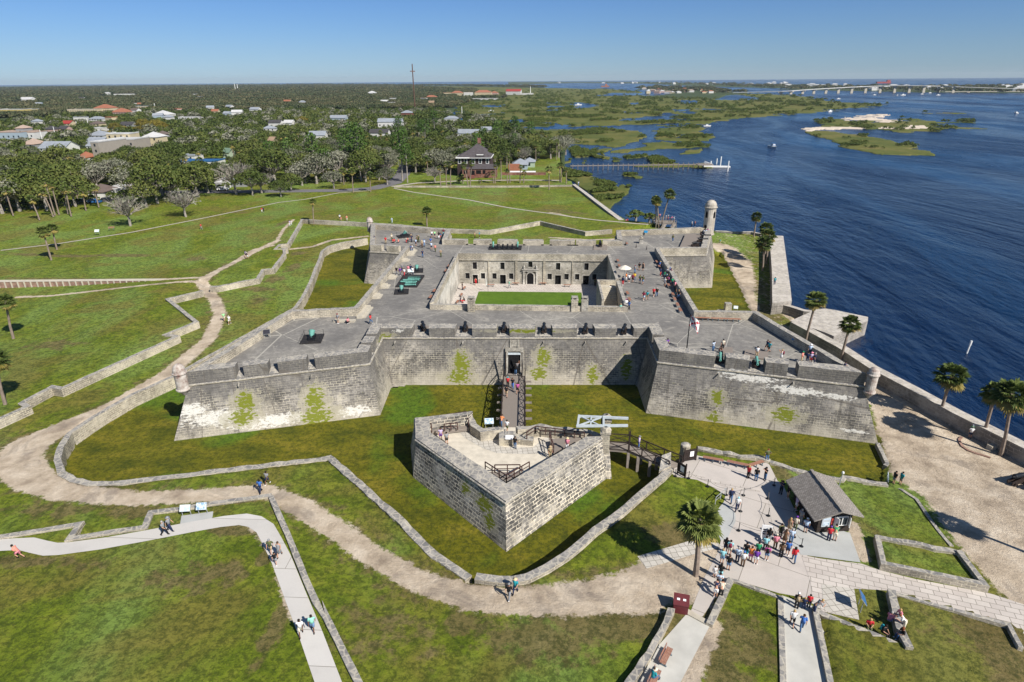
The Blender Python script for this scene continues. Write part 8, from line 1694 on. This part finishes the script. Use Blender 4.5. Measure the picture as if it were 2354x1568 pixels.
batch([(1630,1010,20,'stand','paleblue','jeans','hairgrey'),(1575,1015,20,'stand','brown','brown','long:hairbrown',D_(tk='dress')),(1538,965,350,'stand','olive','black','hairdark',D_(extra='black')),(1495,1060,10,'stand','pink','brown','cap:cream'),(1545,1130,20,'stand','brown','black','long:hairdark'),(1600,1115,20,'stand','blue','navy','hairdark',SH),(1655,1170,20,'walk','red','jeans','long:hairdark',D_(tk='sleeves')),(1440,1005,20,'stand','black','grey','long:hairdark'),(1408,1075,20,'stand','aqua','black','hairdark'),(1422,1158,20,'stand','magenta','denim','hairbrown',D_(lk='shorts',extra='black')),(1345,1125,20,'stand','green','navy','hairdark',SH),(1330,1190,20,'stand','purple','white','hairdark',SH),(1285,1165,20,'photo','orange','magenta','hairbrown',SH),(1242,1130,20,'stand','black','teal','hairdark'),(1218,1210,20,'stand','white','brown','cap:blue'),(1172,1172,20,'stand','paleblue','navy','hairgrey'),(1105,1110,20,'stand','aqua','cream','hairdark',D_(extra='maroon',lk='shorts')),(1070,1088,20,'stand','black','navy','long:hairdark',SH),(1040,1185,20,'stand','aqua','denim','hairblond',SH),(1095,1240,20,'stand','black','denim','hairbrown',SH),(1025,1315,20,'stand','black','aqua','long:hairdark',SH),(975,1303,20,'stand','white','white','hairdark',D_(h=1.3,lk='shorts'))],'L',PZ,'standing in the queue on the plaza')
batch([(1115,660,200,'walk','navy','jeans','hairblond',D_(tk='sleeves')),(1170,733,200,'walk2','white','navy','cap:aqua')],'L',PZ,'walking down the plaza beside the lawn')
batch([(1015,1395,200,'photo','paleblue','black','hairdark'),(985,1475,20,'lean','navy','white','hairdark',SH),(1030,1478,20,'lean','cream','black','long:hairdark')],'L',PZ,'at the short wall beside the small ramp')
batch([(565,990,20,'stand','black','black','cap:white',D_(extra='tan')),(620,995,20,'stand','navy','navy','hairblond',D_(h=1.3)),(660,982,20,'stand','red','navy','hairdark',D_(h=1.45)),(700,1030,90,'lean','grey','navy','hairblond'),(530,1125,20,'walk','white','black','hairblond',SH),(605,1160,20,'walk2','blue','jeans','hairbrown',D_(extra='blue'))],'M',1.8,'at the top of the sunken ramp',)
batch([(1128,1150,200,'sit','red','olive','hairblond',D_(z=1.8)),(1235,1200,150,'sit','black','black','hairdark',D_(z=1.8,extra='teal')),(1285,1110,60,'sit','pink','denim','hairgrey',D_(z=1.85)),(1375,1085,270,'sit','pink','grey','hairblond',D_(z=2.05)),(1402,1150,270,'lean','white','cream','hairred',D_(z=2.0)),(1395,1230,270,'sit','black','jeans','long:hairred',D_(z=1.9))],'M',1.8,'resting on the stone walls at lower right')
batch([(232,1560,60,'sit','teal','jeans','hat:cream')],'P',1.86,'sitting on the lower bench at the bottom')
zk=FR_Z-.2
batch([(1115,575,90,'walk','grey','black','hairgrey'),(1152,547,90,'walk2','grey','navy','hat:grey'),(1832,700,175,'walk','olive','tan','cap:grey',SH),(1890,718,175,'walk2','grey','grey','hairbrown',D_(tk='dress')),(1862,772,160,'walk','black','grey','hairdark',D_(h=1.4,lk='shorts')),(2035,1252,160,'walk2','white','cream','hairdark',D_(skin='skindark',lk='shorts')),(2115,1222,165,'walk','mint','denim','hairdark',D_(skin='skindark',lk='shorts')),(140,735,260,'run','salmon','pink','hairdark',SH)],'O',zk,'on the concrete walk at the left')
batch([(1762,288,190,'walk','blue','navy','long:hairdark',D_(skin='skindark')),(1808,232,190,'walk2','grey','navy','hairdark',D_(skin='skindark',lk='shorts'))],'O',1.8,'on the sand path above the concrete walk')
batch([(1050,1560,15,'walk','black','grey','cap:grey'),(1100,1517,200,'walk2','teal','navy','hat:straw',D_(extra='magenta'))],'K',1.8,'beside the curved moat wall end')
batch([(517,315,170,'stand','lilac','purple','long:hairbrown',SH),(563,347,150,'stand','grey','black','cap:black',SH),(1035,250,20,'walk','white','olive','hairdark',SH),(1098,383,20,'stand','black','jeans','hairdark'),(1505,395,200,'stand','pink','white','hat:straw',D_(z=3.35)),(1372,460,150,'stand','khaki','khaki','hat:tan')],'K',ZRF,'inside the triangular outwork')
batch([(1125,830,180,'walk','black','tan','cap:black',D_(lk='shorts',z=2.2)),(1137,748,180,'walk2','red','black','cap:teal',D_(z=2.1)),(1178,758,180,'walk','black','blue','hairbrown',D_(z=2.1)),(1220,800,180,'walk2','magenta','black','long:hairbrown',D_(z=2.15,lk='shorts')),(1203,642,30,'photo','black','jeans','long:hairdark',D_(z=1.95)),(1216,618,30,'wave','grey','jeans','hairdark',D_(z=1.95)),(1078,1090,20,'lean','orange','jeans','hairbrown',D_(z=2.6))],'J',2.1,'on the bridge to the fort gate')
batch([(1330,797,100,'stand','lilac','blue','cap:grey',D_(tk='sleeves'))],'Q',2.28,'leaning on the entry bridge rail')
batch([(688,605,150,'photo','paleblue','jeans','long:hairdark'),(738,608,150,'crouch','black','grey','hairdark'),(762,590,190,'stand','cream','black','cap:black')],'H',PD,'by the large green cannon')
batch([(682,828,250,'walk','teal','black','hat:brown',SH),(648,800,250,'walk2','navy','black','hairbrown',SH),(492,905,200,'stand','white','tan','cap:black'),(875,958,300,'photo','white','blue','hairblond',D_(tk='dress',extra='maroon')),(1195,988,130,'stand','salmon','tan','cap:green'),(1322,872,200,'stand','paleblue','navy','hat:white'),(1280,998,200,'stand','navy','navy','hairdark'),(1335,1003,20,'stand','lilac','red','hat:pink',SH),(1392,1012,120,'stand','navy','navy','hairgrey')],'T',PD,'on the right bastion deck')
batch([(1855,1100,120,'sit','navy','navy','hairdark',D_(z=8.2)),(1532,757,60,'lean','white','navy','hairbrown',D_(z=.5))],'T',PD,'near the sea wall beside the right bastion')
batch([(325,560,150,'sit','purple','navy','cap:navy')],'H',8.0,'sitting where the front parapet meets the right bastion')
batch([(1533,1085,20,'stand','white','navy','cap:grey',SH),(1856,1212,60,'lean','white','jeans','hairdark'),(1905,1232,60,'lean','white','navy','hairblond',SH),(1946,1258,60,'lean','pink','navy','hairgrey',SH),(935,1442,260,'stand','black','grey','hairdark',SH),(987,1448,260,'stand','teal','grey','hairdark',SH)],'N',None,'on the sand by the sea wall')
q=at('N',1533,1085); pch=person('N',1540,1080,None,20,'sit','green','navy','cap:paleblue','riding on the shoulders of a visitor by the sea wall',h=1.1); pch.location=(q[0],q[1],q[2]+1.1)
batch([(1170,78,10,'stand','teal','navy','hairdark')],'H',2.85,'walking on the broad sea wall')
SS=PD
batch([(828,357,200,'stand','navy','red','hat:black',D_(tk='sleeves')),(905,272,120,'stand','orange','white','hairdark'),(970,302,10,'stand','white','navy','cap:navy',SH),(1060,297,200,'stand','maroon','black','hairblond',SH),(1102,266,200,'stand','yellow','jeans','hairbrown'),(1113,88,200,'stand','grey','denim','cap:maroon'),(1228,322,190,'stand','olive','denim','hairbrown',SH),(1300,340,220,'walk','olive','denim','hairdark',SH)],'S',SS,'around the cream parasol')
batch([(1315,722,20,'walk','maroon','paleblue','long:hairbrown',SH),(1402,712,20,'walk2','teal','tan','cap:black',SH),(1552,638,20,'walk','red','black','hairgrey',SH),(1625,632,20,'walk2','black','jeans','hairgrey')],'S',SS,'strolling across the right rampart')
batch([(1815,388,60,'stand','white','grey','hairgrey',SH),(1985,388,200,'stand','green','navy','hairgrey',SH),(1715,148,120,'stand','navy','red','hat:black',D_(tk='sleeves')),(1802,172,60,'sit','green','grey','hairdark'),(1865,150,250,'stand','white','navy','hairbrown',SH),(1922,240,250,'sit','navy','red','hairbrown'),(1862,225,90,'stand','aqua','navy','hairdark',D_(h=1.3)),(1960,160,250,'stand','maroon','navy','hairdark'),(1935,140,250,'stand','blue','navy','cap:blue'),(1910,290,250,'sit','magenta','black','hairbrown'),(2055,472,120,'stand','pink','brown','cap:grey'),(2060,600,90,'sit','brown','teal','hairbrown'),(2135,687,200,'stand','black','jeans','hairblond')],'S',SS,'in the crowd along the right rampart')
batch([(775,982,20,'stand','mint','magenta','hat:straw',D_(h=1.35,lk='shorts')),(905,912,350,'stand','white','blue','cap:magenta',D_(lk='shorts',tk='sleeves')),(970,955,60,'walk','blue','black','long:hairdark')],'S',SS,'at the corner of the courtyard parapet')
batch([(445,622,180,'walk','white','denim','long:hairdark',D_(z=5.6)),(480,625,180,'stand','white','blue','long:hairdark',D_(z=5.4)),(545,640,20,'walk2','black','grey','hairdark',D_(z=5.2)),(530,560,20,'walk','white','jeans','hairdark',D_(z=6.1)),(600,690,200,'walk','brown','black','hairbrown',D_(z=4.8)),(580,778,20,'sit','blue','navy','hairdark',D_(z=4.2))],'S',SS,'on the courtyard stair')
batch([(932,1002,200,'stand','black','tan','cap:black',SH),(970,1002,200,'stand','black','black','hairbrown',D_(tk='dress')),(1142,965,120,'sit','blue','jeans','hat:tan'),(1282,698,20,'stand','olive','jeans','hairbrown')],'G',PD,'far across the right deck')
batch([(1572,655,90,'stand','black','black','hairgrey'),(1605,642,60,'stand','white','navy','hairdark'),(1625,638,60,'stand','paleblue','navy','hairbrown'),(1643,628,60,'stand','magenta','jeans','hairbrown')],'G',PD,'beside the foot of the watchtower')
batch([(1775,732,90,'walk','mint','tan','hairbrown',D_(z=.5,lk='shorts'))],'G',.5,'walking on the sand below the watchtower')
batch([(1145,460,20,'stand','pink','navy','hairdark'),(1210,475,60,'stand','white','grey','hairdark'),(1232,470,60,'stand','white','red','hairbrown'),(1263,485,60,'lean','magenta','navy','hairbrown'),(1292,500,60,'stand','paleblue','navy','cap:white')],'G',3.2,'on the boardwalk under the far palms')
batch([(490,785,200,'stand','black','grey','hairgrey'),(528,792,200,'stand','purple','grey','hairbrown'),(548,758,200,'stand','grey','navy','hairgrey'),(570,802,200,'walk','white','red','hairbrown'),(612,770,180,'stand','pink','white','hairbrown'),(637,760,180,'stand','navy','jeans','hairdark'),(657,790,180,'stand','white','navy','hairdark')],'F',PD,'beside the mortars on the left rampart')
batch([(760,603,170,'stand','navy','jeans','hairbrown'),(950,600,170,'photo','tan','olive','hairgrey'),(893,545,180,'walk','salmon','olive','hairbrown'),(852,520,170,'stand','paleblue','navy','hairbrown',SH),(846,470,170,'stand','blue','grey','hairdark'),(755,500,170,'stand','tan','brown','hat:straw'),(778,490,170,'stand','paleblue','denim','cap:blue'),(637,548,60,'stand','blue','jeans','hairdark'),(655,545,60,'stand','white','jeans','hairbrown'),(645,440,120,'stand','navy','navy','hairdark'),(690,482,200,'stand','paleblue','navy','hairbrown',SH),(720,445,200,'stand','olive','olive','hat:tan'),(704,443,200,'stand','tan','olive','hairbrown')],'F',PD,'in the tour group by the back left stairs')
batch([(438,430,170,'stand','cream','olive','hat:straw'),(375,460,170,'stand','red','khaki','hairdark'),(258,445,120,'stand','navy','jeans','hairdark'),(447,452,20,'crouch','red','navy','hairdark'),(462,450,20,'crouch','red','black','hairbrown'),(505,455,20,'crouch','salmon','navy','hairbrown'),(590,450,20,'stand','cream','red','hairdark',D_(h=1.4)),(606,452,20,'stand','salmon','black','hairdark',D_(h=1.4)),(857,395,170,'stand','white','navy','hairdark',SH),(887,395,170,'stand','lime','navy','hairbrown',SH),(930,410,170,'stand','black','white','long:hairdark'),(978,372,200,'stand','maroon','aqua','hairdark'),(948,398,200,'sit','blue','red','hairdark'),(640,420,200,'stand','tan','navy','cap:navy')],'F',PD,'on the back left bastion')
batch([(220,1300,110,'walk','red','jeans','long:hairdark')],'F',PD,'walking alone near the left bastion')
batch([(1315,893,10,'walk','red','red','hairbrown',D_(tk='dress')),(1665,922,250,'walk','mint','grey','hairbrown'),(1175,942,90,'stand','black','navy','hairdark'),(1152,1075,90,'sit','navy','red','hat:black'),(1198,1075,270,'sit','black','red','hairdark')],'F',ZF,'in the courtyard')
batch([(470,1165,200,'stand','olive','black','long:hairred'),(500,1175,200,'stand','brown','black','hairdark')],'G',ZF,'in the shade at the corner of the courtyard')
batch([(1612,203,200,'stand','grey','cream','cap:maroon',SH),(1690,203,120,'crouch','pink','black','hairbrown')],'I',PD,'by the steps of the left bastion')
batch([(638,182,170,'walk','lime','cream','hairgrey',SH),(684,207,170,'walk2','white','white','hairgrey',SH)],'I',1.8,'walking along the sand path below the fork')
batch([(538,308,120,'walk','red','grey','hairdark')],'E',None,'alone on the far left lawn',small=True)
batch([(1172,132,180,'walk','red','white','hairdark'),(1190,130,180,'walk','navy','black','hairdark')],'E',None,'crossing the far lawn as a pair',small=True)
batch([(1987,210,180,'walk','white','navy','cap:blue',SH),(2000,222,180,'walk','salmon','tan','hairdark',D_(h=1.3)),(2060,222,180,'walk','salmon','cream','hairblond')],'E',None,'behind the back left wall',small=True)
batch([(1465,272,200,'walk','lilac','white','hairdark'),(1481,262,200,'walk','white','white','hairbrown',D_(h=1.3))],'E',None,'on the bare track beside the back left wall',small=True)
batch([(1003,600,60,'walk','lilac','black','long:hairdark',SH),(1021,618,60,'walk2','navy','white','cap:white',SH)],'E',None,'on the sand path above the fork',small=True)
batch([(440,245,10,'walk','paleblue','paleblue','hairgrey')],'F',None,'on the lawn behind the round back sentry box',small=True)
batch([(296,112,200,'walk','white','blue','hairdark'),(300,108,200,'walk','blue','navy','hairdark')],'G',1.8,'at the far corner of the lawn by the shore',small=True)
batch([(1305,398,120,'stand','tan','brown','hairdark'),(1353,396,120,'stand','teal','brown','hairdark')],'F',1.9,'in the far covered way behind the rampart',small=True)
batch([(2350,1130,10,'stand','teal','navy','hairdark')],'G',.6,'below the broad sea wall',small=True)
batch([(1480,548,60,'stand','white','navy','cap:white'),(1512,540,60,'stand','salmon','navy','hairbrown')],'G',1.6,'behind the parapet left of the watchtower',small=True)
batch([(790,500,60,'sit','pink','black','hairdark'),(805,497,60,'sit','red','black','hairdark')],'G',2.3,'sitting at the end of the far sea wall',small=True)
# labels that single each one out
from collections import defaultdict
dd_=defaultdict(list)
for P in PEOPLE: dd_[(P[1],P[2])].append(P)
ORD=['leftmost','second from left','third from left','fourth from left']
for (des,wh),L_ in dd_.items():
    L_.sort(key=lambda p:p[3])
    for i,P in enumerate(L_):
        lab=des+' '+wh+((', '+('left one' if len(L_)==2 and i==0 else 'right one' if len(L_)==2 else ORD[i])) if len(L_)>1 else '')
        wd=lab.split(); 
        if len(wd)>16:
            lab=((des.split(' and ')[0]+(' with '+des.split(' with ')[1] if ' with ' in des else ''))+' '+wh+((', '+('left one' if i==0 else 'right one')) if len(L_)>1 else ''))
        P[0]['label']=' '.join(lab.split()[:16])
seen=defaultdict(list)
for P in PEOPLE: seen[P[0]['label']].append(P)
for l_,L_ in seen.items():
    if len(L_)>1:
        L_.sort(key=lambda p:p[3])
        for i,P in enumerate(L_):
            o_='left one' if i==0 else ('right one' if i==len(L_)-1 else 'middle one'); P[0]['label']=' '.join(l_.split()[:14])+', '+o_
if DEBUG:
    ls=[P[0]['label'] for P in PEOPLE]; print('PEOPLE',len(ls),'dups',[l for l in set(ls) if ls.count(l)>1])
# ---------------- light, sky -----------------
SAZ=134.0; SEL=41.5
w=bpy.data.worlds.new('World'); scene.world=w; w.use_nodes=True; nt=w.node_tree; bg=nt.nodes['Background']
sk=nt.nodes.new('ShaderNodeTexSky'); sk.sky_type='NISHITA'; sk.sun_disc=False; sk.sun_elevation=R(SEL); sk.sun_rotation=R(SAZ); sk.air_density=1.15; sk.dust_density=0.0; sk.ozone_density=6.0; sk.altitude=0
# a clear sea horizon: keep the lowest band of the sky blue instead of dusty yellow
tc=nt.nodes.new('ShaderNodeTexCoord'); sp=nt.nodes.new('ShaderNodeSeparateXYZ'); nt.links.new(tc.outputs['Generated'],sp.inputs[0])
rp=nt.nodes.new('ShaderNodeValToRGB'); nt.links.new(sp.outputs[2],rp.inputs[0]); e=rp.color_ramp.elements; e[0].position=0.0; e[0].color=(.66,.98,1.62,1); e[1].position=.5; e[1].color=(1,1,1,1); x=e.new(.04); x.color=(.66,.92,1.46,1); x=e.new(.12); x.color=(.60,.84,1.32,1); x=e.new(.25); x.color=(.75,.88,1.1,1)
mx=nt.nodes.new('ShaderNodeMix'); mx.data_type='RGBA'; mx.blend_type='MULTIPLY'; mx.inputs[0].default_value=1; nt.links.new(sk.outputs[0],mx.inputs[6]); nt.links.new(rp.outputs[0],mx.inputs[7]); nt.links.new(mx.outputs[2],bg.inputs[0]); bg.inputs[1].default_value=.052
sl=bpy.data.lights.new('sun','SUN'); sl.energy=4.9; sl.angle=R(.53); sl.color=(1,.94,.85); so=bpy.data.objects.new('sun',sl); COL.objects.link(so)
d=Vector((math.sin(R(SAZ))*math.cos(R(SEL)),math.cos(R(SAZ))*math.cos(R(SEL)),math.sin(R(SEL)))); so.rotation_euler=d.to_track_quat('Z','Y').to_euler(); so.location=(60,-60,80)
vs=scene.view_settings; vs.view_transform='Standard'; vs.look='None'; vs.exposure=.40; vs.gamma=1
scene.render.resolution_x=1024; scene.render.resolution_y=682
